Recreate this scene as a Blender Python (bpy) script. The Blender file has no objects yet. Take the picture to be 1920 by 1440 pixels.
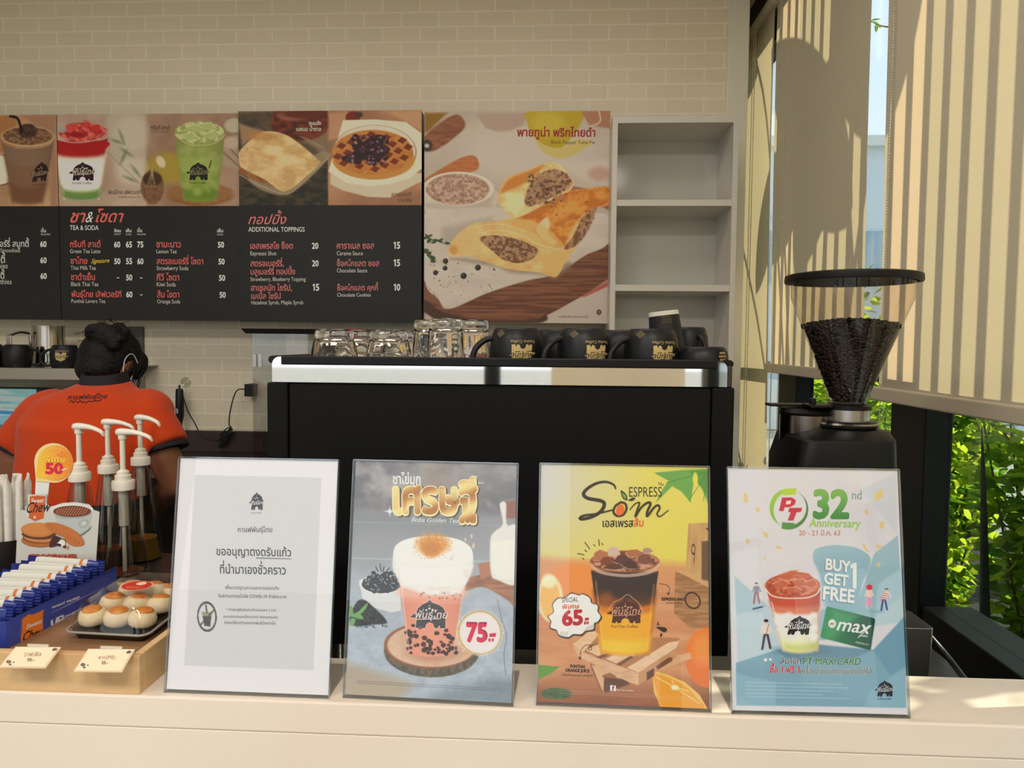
import bpy, bmesh, math, random
import numpy as np
from mathutils import Vector, Matrix
from math import sin, cos, pi, radians, sqrt, atan2

SC = bpy.context.scene
COL = SC.collection
random.seed(7)

# ------------------------------------------------------------------ camera
FPX, EYE = 1400.0, 1.5
YAW, PITCH, ROLL = radians(3.0), radians(3.15), radians(0.5)
_f = Vector((-sin(YAW) * cos(PITCH), cos(YAW) * cos(PITCH), -sin(PITCH)))
_r0 = Vector((cos(YAW), sin(YAW), 0.0))
_u0 = _r0.cross(_f)
_r = _r0 * cos(ROLL) + _u0 * sin(ROLL)
_u = _u0 * cos(ROLL) - _r0 * sin(ROLL)
cam_data = bpy.data.cameras.new('camera')
cam_data.sensor_width = 36.0
cam_data.lens = 36.0 * FPX / 1920.0
cam_data.clip_start = 0.02
cam_data.clip_end = 300.0
cam = bpy.data.objects.new('camera', cam_data)
COL.objects.link(cam)
cam.matrix_world = Matrix(((_r.x, _u.x, -_f.x, 0), (_r.y, _u.y, -_f.y, 0), (_r.z, _u.z, -_f.z, EYE), (0, 0, 0, 1)))
SC.camera = cam

# ------------------------------------------------------------------ view, sky, sun, added fill lights
SC.view_settings.view_transform = 'Standard'
SC.view_settings.look = 'None'
SC.view_settings.exposure = 0.0
SC.view_settings.gamma = 1.0
SC.view_settings.use_curve_mapping = False

world = bpy.data.worlds.new('sky')
SC.world = world
world.use_nodes = True
_nt = world.node_tree
_bg = _nt.nodes['Background']
_tc = _nt.nodes.new('ShaderNodeTexCoord')
_sep = _nt.nodes.new('ShaderNodeSeparateXYZ')
_ramp = _nt.nodes.new('ShaderNodeValToRGB')
_nt.links.new(_tc.outputs['Generated'], _sep.inputs[0])
_nt.links.new(_sep.outputs['Z'], _ramp.inputs[0])
_nt.links.new(_ramp.outputs[0], _bg.inputs[0])
_ramp.color_ramp.elements[0].position = 0.0
_ramp.color_ramp.elements[0].color = (0.93, 0.97, 1.0, 1)
_ramp.color_ramp.elements[1].position = 0.8
_ramp.color_ramp.elements[1].color = (0.55, 0.74, 1.0, 1)
_bg.inputs[1].default_value = 1.55

SUN_TO = Vector((1.0, 0.15, 0.45)).normalized()      # direction towards the sun
sun_d = bpy.data.lights.new('sun', 'SUN')
sun_d.energy = 9.0
sun_d.angle = radians(0.6)
sun_d.color = (1.0, 0.885, 0.675)
sun = bpy.data.objects.new('sun', sun_d)
COL.objects.link(sun)
sun.rotation_euler = (-SUN_TO).to_track_quat('-Z', 'Y').to_euler()
sun.location = (6, 2, 5)

for _i, (_x, _y, _e) in enumerate([(-1.6, -0.9, 38), (0.1, -0.9, 38), (-1.6, 1.5, 7), (-0.1, 1.5, 7)]):  # unseen area lights added overhead to brighten the room
    ld = bpy.data.lights.new('fill_light', 'AREA')
    ld.shape = 'RECTANGLE'; ld.size = 1.0; ld.size_y = 0.5
    ld.energy = _e; ld.color = (1.0, 0.93, 0.84)
    lo = bpy.data.objects.new('fill_light', ld)
    COL.objects.link(lo); lo.location = (_x, _y, 2.96)

# ------------------------------------------------------------------ helpers
def ray(px, py):
    return _f + _r * ((px - 960.0) / FPX) + _u * ((720.0 - py) / FPX)

def at(px, py, x=None, y=None, z=None):
    """world point seen at a photo pixel, on the plane x=, y= or z= of the room"""
    d = ray(px, py)
    t = x / d.x if x is not None else (y / d.y if y is not None else (z - EYE) / d.z)
    return Vector((0, 0, EYE)) + d * t

def lin(c):
    a = np.asarray(c, float)
    return np.where(a <= 0.04045, a / 12.92, ((a + 0.055) / 1.055) ** 2.4)

def s255(r, g, b):
    return tuple(float(v) for v in lin(np.array((r, g, b)) / 255.0))

_M = {}
def mat(name, col=(200, 200, 200), rough=0.5, metal=0.0, spec=0.5, trans=0.0, ior=1.45, coat=0.0, emit=None, bump=None, vary=None, sheen=0.0):
    if name in _M: return _M[name]
    m = bpy.data.materials.new(name); m.use_nodes = True
    nt = m.node_tree; b = nt.nodes['Principled BSDF']
    c = s255(*col)
    b.inputs['Base Color'].default_value = (*c, 1)
    b.inputs['Roughness'].default_value = rough
    b.inputs['Metallic'].default_value = metal
    b.inputs['Specular IOR Level'].default_value = spec
    b.inputs['Transmission Weight'].default_value = trans
    b.inputs['IOR'].default_value = ior
    b.inputs['Coat Weight'].default_value = coat
    b.inputs['Sheen Weight'].default_value = sheen
    if emit:
        b.inputs['Emission Color'].default_value = (*s255(*emit[0]), 1)
        b.inputs['Emission Strength'].default_value = emit[1]
    tc = None
    if bump or vary:
        tc = nt.nodes.new('ShaderNodeTexCoord')
    if bump:      # (scale, strength, distance)
        n = nt.nodes.new('ShaderNodeTexNoise'); n.inputs['Scale'].default_value = bump[0]; n.inputs['Detail'].default_value = 4
        bp = nt.nodes.new('ShaderNodeBump'); bp.inputs['Strength'].default_value = bump[1]; bp.inputs['Distance'].default_value = bump[2]
        nt.links.new(tc.outputs['Object'], n.inputs['Vector']); nt.links.new(n.outputs[0], bp.inputs['Height'])
        nt.links.new(bp.outputs[0], b.inputs['Normal'])
    if vary:      # (scale, second colour, stretch xyz)
        mp = nt.nodes.new('ShaderNodeMapping'); mp.inputs['Scale'].default_value = vary[2] if len(vary) > 2 else (1, 1, 1)
        n = nt.nodes.new('ShaderNodeTexNoise'); n.inputs['Scale'].default_value = vary[0]; n.inputs['Detail'].default_value = 5
        r = nt.nodes.new('ShaderNodeValToRGB')
        r.color_ramp.elements[0].position = 0.35; r.color_ramp.elements[1].position = 0.65
        r.color_ramp.elements[0].color = (*c, 1); r.color_ramp.elements[1].color = (*s255(*vary[1]), 1)
        nt.links.new(tc.outputs['Object'], mp.inputs[0]); nt.links.new(mp.outputs[0], n.inputs['Vector'])
        nt.links.new(n.outputs[0], r.inputs[0]); nt.links.new(r.outputs[0], b.inputs['Base Color'])
    _M[name] = m
    return m

def pane_mat(name, tint=(1, 1, 1), rough=0.0, ior=1.45, extra=0.0):
    """thin clear sheet: transparent, with fresnel reflections"""
    if name in _M: return _M[name]
    m = bpy.data.materials.new(name); m.use_nodes = True
    nt = m.node_tree; nt.nodes.remove(nt.nodes['Principled BSDF'])
    t = nt.nodes.new('ShaderNodeBsdfTransparent'); t.inputs[0].default_value = (*tint, 1)
    g = nt.nodes.new('ShaderNodeBsdfGlossy'); g.inputs['Roughness'].default_value = rough
    fr = nt.nodes.new('ShaderNodeLayerWeight'); fr.inputs[0].default_value = 0.5
    pw = nt.nodes.new('ShaderNodeMath'); pw.operation = 'POWER'; pw.inputs[1].default_value = 5.0
    f0 = ((ior-1)/(ior+1))**2
    ad = nt.nodes.new('ShaderNodeMath'); ad.operation = 'MULTIPLY_ADD'; ad.inputs[1].default_value = 0.9-f0; ad.inputs[2].default_value = f0+extra
    nt.links.new(fr.outputs['Facing'], pw.inputs[0]); nt.links.new(pw.outputs[0], ad.inputs[0])
    mx = nt.nodes.new('ShaderNodeMixShader')
    nt.links.new(ad.outputs[0], mx.inputs[0]); nt.links.new(t.outputs[0], mx.inputs[1]); nt.links.new(g.outputs[0], mx.inputs[2])
    nt.links.new(mx.outputs[0], nt.nodes['Material Output'].inputs[0])
    _M[name] = m
    return m

def thin_mat(name, col, tcol, mix=0.5):
    """light-passing sheet (blind cloth, leaves): diffuse + translucent"""
    if name in _M: return _M[name]
    m = bpy.data.materials.new(name); m.use_nodes = True
    nt = m.node_tree; nt.nodes.remove(nt.nodes['Principled BSDF'])
    d = nt.nodes.new('ShaderNodeBsdfDiffuse'); d.inputs[0].default_value = (*s255(*col), 1)
    t = nt.nodes.new('ShaderNodeBsdfTranslucent'); t.inputs[0].default_value = (*s255(*tcol), 1)
    mx = nt.nodes.new('ShaderNodeMixShader'); mx.inputs[0].default_value = mix
    nt.links.new(d.outputs[0], mx.inputs[1]); nt.links.new(t.outputs[0], mx.inputs[2])
    nt.links.new(mx.outputs[0], nt.nodes['Material Output'].inputs[0])
    _M[name] = m
    return m

class MB:
    """collects faces and links them as one mesh object"""
    def __init__(self): self.v = []; self.f = []; self.mi = []; self.cur = 0
    def add(self, vs, fs):
        o = len(self.v); self.v += [tuple(p) for p in vs]
        for f in fs: self.f.append(tuple(i + o for i in f)); self.mi.append(self.cur)
        return self
    def box(self, x0, x1, y0, y1, z0, z1):
        return self.add([(x0,y0,z0),(x1,y0,z0),(x1,y1,z0),(x0,y1,z0),(x0,y0,z1),(x1,y0,z1),(x1,y1,z1),(x0,y1,z1)],
                        [(0,3,2,1),(4,5,6,7),(0,1,5,4),(1,2,6,5),(2,3,7,6),(3,0,4,7)])
    def lathe(self, prof, n=32, c=(0,0,0), closed=False):
        """prof: list of (radius, z); caps where the radius is 0 are merged naturally"""
        vs = []; fs = []
        for r, z in prof:
            for k in range(n):
                a = 2*pi*k/n; vs.append((c[0]+r*cos(a), c[1]+r*sin(a), c[2]+z))
        m = len(prof)
        for i in range(m if closed else m-1):
            j = (i+1) % m
            for k in range(n):
                k2 = (k+1) % n
                fs.append((i*n+k, i*n+k2, j*n+k2, j*n+k))
        return self.add(vs, fs)
    def tube(self, pts, r, n=10, cap=True, closed=False):
        P = [Vector(p) for p in pts]; m = len(P)
        rs = r if isinstance(r, (list, tuple)) else [r]*m
        vs = []; fs = []; ref = None
        for i in range(m):
            if closed: t = P[(i+1) % m] - P[i-1]
            else: t = P[min(i+1, m-1)] - P[max(i-1, 0)]
            t.normalize()
            if ref is None:
                ref = t.orthogonal().normalized()
            ref = (ref - t*ref.dot(t)).normalized()
            b = t.cross(ref)
            for k in range(n):
                a = 2*pi*k/n; vs.append(P[i] + (ref*cos(a) + b*sin(a))*rs[i])
        for i in range(m if closed else m-1):
            j = (i+1) % m
            for k in range(n):
                k2 = (k+1) % n; fs.append((i*n+k, i*n+k2, j*n+k2, j*n+k))
        if cap and not closed:
            fs.append(tuple(range(n))[::-1]); fs.append(tuple(range((m-1)*n, m*n)))
        return self.add(vs, fs)
    def prism(self, poly, o, ax, ay, az):
        """extrude a 2-D outline: o + ax*x + ay*y, thickness along az"""
        o, ax, ay, az = Vector(o), Vector(ax), Vector(ay), Vector(az)
        n = len(poly)
        vs = [o + ax*x + ay*y for x, y in poly] + [o + ax*x + ay*y + az for x, y in poly]
        fs = [tuple(range(n)), tuple(range(2*n-1, n-1, -1))] + [(i, (i+1) % n + n if False else i+n, (i+1) % n + n, (i+1) % n) for i in range(n)]
        return self.add(vs, fs)
    def sphere(self, c, r, n=12, m=8, sc=(1,1,1)):
        prof = [(max(1e-5, r*sin(pi*i/m)), -r*cos(pi*i/m)) for i in range(m+1)]
        vs = []; fs = []
        for rr, z in prof:
            for k in range(n):
                a = 2*pi*k/n; vs.append((c[0]+rr*cos(a)*sc[0], c[1]+rr*sin(a)*sc[1], c[2]+z*sc[2]))
        for i in range(m):
            for k in range(n):
                k2 = (k+1) % n; fs.append((i*n+k, i*n+k2, (i+1)*n+k2, (i+1)*n+k))
        return self.add(vs, fs)
    def loft(self, rings, cap=True):
        n = len(rings[0]); vs = [p for r in rings for p in r]; fs = []
        for i in range(len(rings)-1):
            for k in range(n):
                k2 = (k+1) % n; fs.append((i*n+k, i*n+k2, (i+1)*n+k2, (i+1)*n+k))
        if cap:
            fs.append(tuple(range(n))[::-1]); fs.append(tuple(range((len(rings)-1)*n, len(rings)*n)))
        return self.add(vs, fs)
    def build(self, name, mats, parent=None, smooth=None, bevel=0.0, seg=2, sub=0, loc=None):
        me = bpy.data.meshes.new(name); me.from_pydata(self.v, [], self.f); me.update()
        bm = bmesh.new(); bm.from_mesh(me)
        bmesh.ops.recalc_face_normals(bm, faces=bm.faces)
        bm.to_mesh(me); bm.free()
        ml = mats if isinstance(mats, (list, tuple)) else [mats]
        for m in ml: me.materials.append(m)
        if len(ml) > 1: me.polygons.foreach_set('material_index', self.mi)
        if smooth is not None:
            me.polygons.foreach_set('use_smooth', [True]*len(me.polygons))
            if smooth < 180: me.set_sharp_from_angle(angle=radians(smooth))
        o = bpy.data.objects.new(name, me); COL.objects.link(o)
        if parent: o.parent = parent
        if loc: o.location = loc
        if bevel:
            b = o.modifiers.new('bevel', 'BEVEL'); b.width = bevel; b.segments = seg; b.limit_method = 'ANGLE'; b.angle_limit = radians(40)
            b.harden_normals = False
        if sub:
            s = o.modifiers.new('subsurf', 'SUBSURF'); s.levels = sub; s.render_levels = sub
        return o

def tag(o, label=None, cat=None, group=None, kind=None):
    if label: o['label'] = label
    if cat: o['category'] = cat
    if group: o['group'] = group
    if kind: o['kind'] = kind
    return o

def thing(name, label, cat, loc=(0,0,0), rz=0.0, group=None):
    o = bpy.data.objects.new(name, None); COL.objects.link(o)
    o.empty_display_size = 0.05
    o.location = loc; o.rotation_euler = (0, 0, rz)
    return tag(o, label, cat, group)

def dup(root, loc, rz, label, group=None):
    r = root.copy(); COL.objects.link(r); r.location = loc; r.rotation_euler = (0, 0, rz); r['label'] = label
    if group: r['group'] = group
    for ch in list(root.children):
        c = ch.copy(); COL.objects.link(c); c.parent = r
        for g in list(ch.children):
            d = g.copy(); COL.objects.link(d); d.parent = c
    return r

def bez(pts, n=12):
    """Catmull-Rom through 3-D points"""
    P = [Vector(p) for p in pts]; out = []
    for i in range(len(P)-1):
        p0 = P[max(i-1,0)]; p1 = P[i]; p2 = P[i+1]; p3 = P[min(i+2,len(P)-1)]
        for k in range(n):
            t = k/n
            out.append(0.5*((2*p1) + (p2-p0)*t + (2*p0-5*p1+4*p2-p3)*t*t + (3*p1-p0-3*p2+p3)*t**3))
    out.append(P[-1])
    return out

# lettering
_gl = {}
_tc_ = bpy.data.curves.new('lettering', 'FONT'); _tc_.dimensions = '2D'; _tc_.fill_mode = 'FRONT'; _tc_.resolution_u = 3
_to_ = bpy.data.objects.new('lettering', _tc_); COL.objects.link(_to_)
def _mesh_of(txt, off):
    _tc_.body = txt; _tc_.offset = off
    bpy.context.view_layer.update()
    ob = _to_.evaluated_get(bpy.context.evaluated_depsgraph_get()); me = ob.to_mesh()
    v = [(p.co.x, p.co.y) for p in me.vertices]; f = [tuple(p.vertices) for p in me.polygons]
    ob.to_mesh_clear(); return v, f
def glyph(ch, off=0.0):
    k = (ch, off)
    if k not in _gl:
        if ('|', 0) not in _gl: _gl[('|', 0)] = (*_mesh_of('|', 0), 0)
        bar = max(p[0] for p in _gl[('|', 0)][0])
        ws = _mesh_of('|'+ch+'|', 0)[0]
        adv = max(p[0] for p in ws)-max(p[0] for p in _mesh_of('||', 0)[0])
        v, f = ([], []) if ch == ' ' else _mesh_of(ch, off)
        if ch == '1':      # the face draws 1 as a bare stroke: give it its flag
            a = min(p[0] for p in v); h = max(p[1] for p in v); o = len(v)
            v = [(p[0]+0.06, p[1]) for p in v] + [(a+0.06, h), (a-0.07, h-0.09), (a-0.07, h-0.165), (a+0.06, h-0.09)]; f = f + [(o, o+1, o+2, o+3)]
        _gl[k] = (v, f, adv)
    return _gl[k]
UPV = set('\u0e31\u0e34\u0e35\u0e36\u0e37\u0e47\u0e4d'); TONE = set('\u0e48\u0e49\u0e4a\u0e4b\u0e4c')
def layout(txt, off=0.0, track=0.0):
    V = []; F = []; x = 0.0
    for i, ch in enumerate(txt):
        v, f, adv = glyph(ch, off); dy = 0.0
        if ch in TONE and ((i > 0 and txt[i-1] in UPV) or (i+1 < len(txt) and txt[i+1] == '\u0e33')): dy = 0.21
        o = len(V); V += [(px+x, py+dy) for px, py in v]; F += [tuple(a+o for a in q) for q in f]
        x += adv + (track if adv > 0.01 else 0)
    return V, F, x


def bold_shifts(b):
    """heavier strokes: the same outline laid down again, nudged round a small circle"""
    if b <= 0.0: return [(0.0, 0.0)]
    n = 4 if b < 0.012 else 6 if b < 0.03 else 12
    return [(0.0, 0.0)] + [(b*cos(2*pi*k/n+0.4), b*sin(2*pi*k/n+0.4)) for k in range(n)] + ([(b*0.5*cos(2*pi*k/6), b*0.5*sin(2*pi*k/6)) for k in range(6)] if b > 0.04 else [])
def bold_layout(txt, b, track=0.0):
    V, F, adv = layout(txt, 0.0, track); out = []
    for dx, dy in bold_shifts(b): out.append([(x+dx, y+dy) for x, y in V])
    return out, F, adv
# ------------------------------------------------------------------ the setting
BW = 2.95          # face of the brick wall
RX = 0.90          # glass line of the right-hand window wall
BK = s255
def brick_mat():
    m = bpy.data.materials.new('white_painted_brick'); m.use_nodes = True
    nt = m.node_tree; b = nt.nodes['Principled BSDF']
    tc = nt.nodes.new('ShaderNodeTexCoord'); sp = nt.nodes.new('ShaderNodeSeparateXYZ'); cb = nt.nodes.new('ShaderNodeCombineXYZ')
    br = nt.nodes.new('ShaderNodeTexBrick')
    br.offset = 0.5
    br.inputs['Scale'].default_value = 1.0
    br.inputs['Brick Width'].default_value = 0.1462
    br.inputs['Row Height'].default_value = 0.0563
    br.inputs['Mortar Size'].default_value = 0.0042
    br.inputs['Mortar Smooth'].default_value = 0.15
    br.inputs['Bias'].default_value = 0.0
    br.inputs['Color1'].default_value = (*s255(232, 221, 196), 1)
    br.inputs['Color2'].default_value = (*s255(237, 225, 199), 1)
    br.inputs['Mortar'].default_value = (*s255(247, 237, 214), 1)
    ax = nt.nodes.new('ShaderNodeMath'); ax.operation = 'ADD'; ax.inputs[1].default_value = 5.057
    az = nt.nodes.new('ShaderNodeMath'); az.operation = 'ADD'; az.inputs[1].default_value = -0.02
    nt.links.new(tc.outputs['Object'], sp.inputs[0])
    nt.links.new(sp.outputs['X'], ax.inputs[0]); nt.links.new(sp.outputs['Z'], az.inputs[0])
    nt.links.new(ax.outputs[0], cb.inputs['X']); nt.links.new(az.outputs[0], cb.inputs['Y'])
    nt.links.new(cb.outputs[0], br.inputs['Vector'])
    nt.links.new(br.outputs['Color'], b.inputs['Base Color'])
    n = nt.nodes.new('ShaderNodeTexNoise'); n.inputs['Scale'].default_value = 60; n.inputs['Detail'].default_value = 3
    nt.links.new(tc.outputs['Object'], n.inputs['Vector'])
    mm = nt.nodes.new('ShaderNodeMath'); mm.operation = 'MULTIPLY_ADD'; mm.inputs[1].default_value = 0.25
    nt.links.new(n.outputs[0], mm.inputs[0]); nt.links.new(br.outputs['Fac'], mm.inputs[2])
    bp = nt.nodes.new('ShaderNodeBump'); bp.inputs['Strength'].default_value = 0.5; bp.inputs['Distance'].default_value = 0.003
    nt.links.new(mm.outputs[0], bp.inputs['Height']); nt.links.new(bp.outputs[0], b.inputs['Normal'])
    b.inputs['Roughness'].default_value = 0.38
    return m

def struct(name, mb, m, **k):
    return tag(mb.build(name, m, **k), kind='structure')

BLACK = mat('black_frame_metal', (11, 12, 12), 0.45, 0.0, 0.25)
WHITEP = mat('white_wall_paint', (214, 208, 196), 0.6)
struct('floor', MB().box(-3.5, RX, -2.5, 4.1, -0.1, 0.0), mat('grey_floor_tile', (128, 122, 114), 0.35, vary=(3, (112, 106, 98))))
struct('ceiling', MB().box(-3.5, RX+0.15, -2.5, 4.1, 3.0, 3.1), mat('ceiling_paint', (205, 198, 186), 0.8))
struct('wall_back', MB().box(-3.5, 0.655, BW, BW+0.1, 0, 3.0), brick_mat())
struct('trim_1', MB().box(0.655, 0.735, BW-0.012, BW+0.1, 0, 3.0), mat('cream_gloss_paint', (232, 226, 210), 0.3), bevel=0.004)
struct('wall_left', MB().box(-3.6, -3.5, -2.5, 4.1, 0, 3.0), WHITEP)
struct('wall_end', MB().box(-3.5, RX, 4.0, 4.1, 0, 3.0), WHITEP)
# front wall behind the camera: glazed shop front
mb = MB(); mb.box(-3.5, RX, -2.5, -2.4, 2.75, 3.0); mb.box(-3.5, RX, -2.5, -2.4, 0, 0.12)
for x in (-3.45, -2.3, -0.38, 0.55): mb.box(x-0.05, x+0.05, -2.5, -2.38, 0.12, 2.75)
struct('wall_front', mb, BLACK)
GLASS = pane_mat('window_glass', (0.86, 0.91, 0.90), 0.0, 1.45)
# right-hand window wall
struct('wall_right', MB().box(RX-0.03, RX+0.1, -2.5, 4.1, 2.8, 3.0).box(RX-0.03, RX+0.1, -2.5, 4.1, 0, 0.1), BLACK)
bays = [3.55, 2.64, 1.735, 0.83, -0.08, -0.98, -1.88]
for i, y0 in enumerate(bays):
    prev = 4.1 if i == 0 else bays[i-1]
    m_w = 0.175 if i != 1 else 0.20
    w = MB(); w.box(RX-0.05, RX+0.012, y0, y0+m_w, 0.1, 1.43)
    w.box(RX-0.02, RX+0.05, y0+m_w, prev, 1.405, 1.43)
    w.box(RX-0.045, RX+0.07, y0+m_w, prev, 0.80, 0.905)
    w.box(RX-0.02, RX+0.05, y0+m_w, prev, 2.72, 2.8)
    f = struct('window_%d' % (i+1), w, BLACK, bevel=0.003)
    MB().box(RX+0.0, RX+0.006, y0+m_w, prev, 0.905, 2.72).box(RX+0.0, RX+0.006, y0+m_w, prev, 0.1, 0.80).build('glass_pane', GLASS, f)

# outside
tag(MB().box(RX+0.1, 4.6, 0.6, 6.0, -0.0195, 0.02).build('planting_bed', mat('dark_soil', (58, 48, 38), 0.95, bump=(20, 0.8, 0.02), vary=(12, (40, 44, 26)))), kind='structure')
gm = mat('outdoor_paving', (176, 170, 158), 0.8, vary=(4, (150, 146, 134)))
tag(MB().box(RX+0.1, 60, -40, 60, -0.12, -0.02).build('ground', gm), kind='structure')
tag(MB().box(-60, RX+0.1, -40, -2.5, -0.12, -0.02).build('ground_front', gm), kind='structure')

# ------------------------------------------------------------------ roller blinds
BLIND = thin_mat('cream_blind_cloth', (206, 192, 170), (206, 186, 150), 0.34)
RAILM = mat('blind_bottom_rail', (196, 184, 160), 0.5)
CHAINM = mat('blind_chain_plastic', (196, 188, 170), 0.35)
def chain(pts, parent, r=0.0026, step=0.0068):
    mb = MB(); P = [Vector(p) for p in pts]
    for a, b in zip(P[:-1], P[1:]):
        L = (b-a).length; n = max(1, int(L/step))
        for k in range(n): mb.sphere(a+(b-a)*(k/n), r, 6, 4)
        mb.tube([a, b], 0.0007, 4)
    return mb.build('bead_chain', CHAINM, parent, smooth=180)
def blind(y0, y1, zb, x, label, ch, wave=0.004):
    t = thing('roller_blind', label, 'blind', (x, (y0+y1)/2, 0), 0, 'cream roller blinds on the window wall')
    mb = MB(); ny, nz = 24, 40; vs = []; fs = []
    for i in range(ny+1):
        for j in range(nz+1):
            yy = y0+(y1-y0)*i/ny; zz = zb+(2.78-zb)*j/nz
            e = abs(2*i/ny-1)**6
            vs.append((wave*sin(3.1*i/ny*2+1.3)*(0.4+0.6*sin(zz*1.3)) + e*0.006*sin(zz*2.0), yy-(y0+y1)/2 + e*0.006*sin(zz*1.9+1)*(1 if i > ny/2 else -1), zz))
    for i in range(ny):
        for j in range(nz):
            a = i*(nz+1)+j; fs.append((a, a+nz+1, a+nz+2, a+1))
    mb.add(vs, fs); mb.build('cloth', BLIND, t, smooth=180)
    h = (y1-y0)/2
    MB().box(-0.014, 0.014, -h-0.004, h+0.004, zb-0.034, zb).build('bottom_rail', RAILM, t, bevel=0.004)
    MB().tube([(0.0, -h+0.01, 2.80), (0.0, h-0.01, 2.80)], 0.022, 14).build('roller_tube', RAILM, t, smooth=40)
    if ch:
        for yy, xx, zl in ch:
            chain([(xx-x, yy-(y0+y1)/2, 2.79), (xx-x, yy-(y0+y1)/2, zl)], t)
    return t
BX = RX-0.075
B1 = at(1441, 690, x=BX); B1b = at(1622, 500, x=BX)
B2 = at(1651, 500, x=BX)
blind(B1b.y, B1.y, 1.432, BX, 'cream roller blind left of the narrow sky gap, half covering the glass behind the grinder', [(at(1446, 700, x=BX-0.02).y, BX-0.02, 0.98), (at(1455, 700, x=BX-0.02).y, BX-0.012, 0.98)])
blind(1.02, B2.y, 1.398, BX, 'cream striped-with-sun roller blind right of the sky gap, cut off by the right edge', [(1.9, BX+0.05, 0.93), (at(1652, 700, x=BX-0.01).y, BX-0.01, 1.02)])
B0 = at(1392, 640, x=BX)
blind(B1.y+0.03, 3.83, 0.98, BX, 'long cream roller blind beside the white shelf, mottled with leaf shadows', [(at(1398, 640, x=BX-0.03).y, BX-0.03, 0.95), (at(1402, 640, x=BX-0.03).y, BX-0.03, 0.95)])
# the same blinds go on behind the camera (seen in the mirror strip of the machine)
blind(0.05, 0.95, 1.3, BX, 'cream roller blind next along the window wall, seen only in reflection', [])
blind(-0.9, 0.0, 1.3, BX, 'cream roller blind further along the window wall, seen only in reflection', [])

fb = thing('roller_blind', 'cream roller blind on the shop front behind the camera, seen only in reflection', 'blind', (0.42, -2.34, 0), 0, 'cream roller blinds on the window wall')
MB().box(-0.42, 0.42, -0.001, 0.001, 0.9, 2.74).build('cloth', BLIND, fb); MB().box(-0.42, 0.42, -0.014, 0.014, 0.87, 0.899).build('bottom_rail', RAILM, fb)

# ------------------------------------------------------------------ outdoors: fin screen, building, plants
fs_ = thing('fin_screen', 'row of thin vertical fins hung outside the window wall', 'screen', (1.5, 2.2, 0))
mb = MB()
y = 0.9
while y < 3.05:
    mb.box(-0.004, 0.004, y-2.2-0.016, y-2.2+0.016, 1.5, 3.4); y += 0.085
mb.build('fins', mat('dark_fin_metal', (60, 60, 58), 0.5), fs_)
MB().box(-0.02, 0.02, -1.4, 0.9, 3.36, 3.42).build('top_bar', BLACK, fs_)
bld = thing('outside_building', 'pale grey flat-fronted building seen through the gap between the blinds', 'building', (7.5, 13.5, 0))
MB().box(-4, 4, 0, 5, 0, 4.95).build('facade', mat('grey_render', (214, 220, 226), 0.8), bld)
MB().box(-4.2, 4.2, -0.15, 5, 4.95, 5.12).build('roof_edge', mat('roof_edge_paint', (222, 222, 218), 0.6), bld)
MB().box(-4.0, 4.0, -0.05, 0.0, 2.6, 3.5).build('window_band', mat('building_window', (150, 172, 190), 0.2), bld)

LEAF = thin_mat('shrub_leaf', (92, 122, 36), (206, 226, 60), 0.6)
LEAF2 = thin_mat('shrub_leaf_deep', (52, 82, 30), (132, 180, 46), 0.55)
LEAFB = thin_mat('broad_leaf', (54, 86, 40), (80, 120, 40), 0.3)
STEM = mat('plant_stem', (86, 74, 48), 0.8)
def leaf(mb, p, d, up, L, W):
    d = d.normalized(); s = d.cross(up)
    if s.length < 1e-3: s = d.orthogonal()
    s.normalize(); n = s.cross(d)
    vs = [p, p+d*L*0.3+s*W*0.42-n*L*0.02, p+d*L*0.3-s*W*0.42-n*L*0.02, p+d*L*0.65+s*W*0.36-n*L*0.09, p+d*L*0.65-s*W*0.36-n*L*0.09, p+d*L-n*L*0.2, p+d*L*0.32+n*0.04*L, p+d*L*0.66-n*0.03*L]
    mb.add(vs, [(0,1,6),(0,6,2),(1,3,7,6),(6,7,4,2),(3,5,7),(7,5,4)])
def shrub(loc, h, rad, n, label, L=0.07, seed=0, mats=None):
    rnd = random.Random(seed)
    t = thing('shrub', label, 'shrub', loc, 0, 'shrubs outside the window wall')
    mb = MB(); st = MB()
    stems = []
    for k in range(11):
        a = rnd.uniform(0, 2*pi); r = rad*rnd.uniform(0.15, 1.0); hh = h*rnd.uniform(0.65, 1.0)
        pts = bez([(rnd.uniform(-.06,.06), rnd.uniform(-.06,.06), 0), (cos(a)*r*0.5, sin(a)*r*0.5, hh*0.45), (cos(a)*r, sin(a)*r, hh)], 8)
        st.tube(pts, [0.008*(1-0.7*i/len(pts)) for i in range(len(pts))], 5)
        stems.append(pts)
    for k in range(n):
        pts = rnd.choice(stems); i = int(len(pts)*rnd.uniform(0.12, 1.0)); i = min(i, len(pts)-1)
        p = pts[i] + Vector((rnd.gauss(0, .05), rnd.gauss(0, .05), rnd.gauss(0, .04)))
        d = Vector((rnd.gauss(0, 1), rnd.gauss(0, 1), rnd.uniform(-0.5, 0.8)))
        mb.cur = 0 if rnd.random() < 0.65 else 1
        leaf(mb, p, d, Vector((rnd.gauss(0.9,.8), rnd.gauss(-.2,.8), rnd.gauss(.5,.6))), L*rnd.uniform(0.6, 1.3), L*0.5*rnd.uniform(0.7, 1.2))
    mb.build('foliage', mats or [LEAF, LEAF2], t); st.build('stems', STEM, t, smooth=60)
    return t
shrub((1.78, 2.62, -0.02), 1.5, 0.42, 4600, 'bright yellow-green shrub close behind the window at the right edge', 0.075, 1)
shrub((1.55, 3.24, -0.02), 1.40, 0.28, 2600, 'green shrub outside, seen between the black mullion and the grinder', 0.075, 2)
shrub((2.75, 3.3, -0.02), 0.95, 0.42, 1800, 'low shrub in the second row outside, behind the mullion', 0.08, 3)
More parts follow.
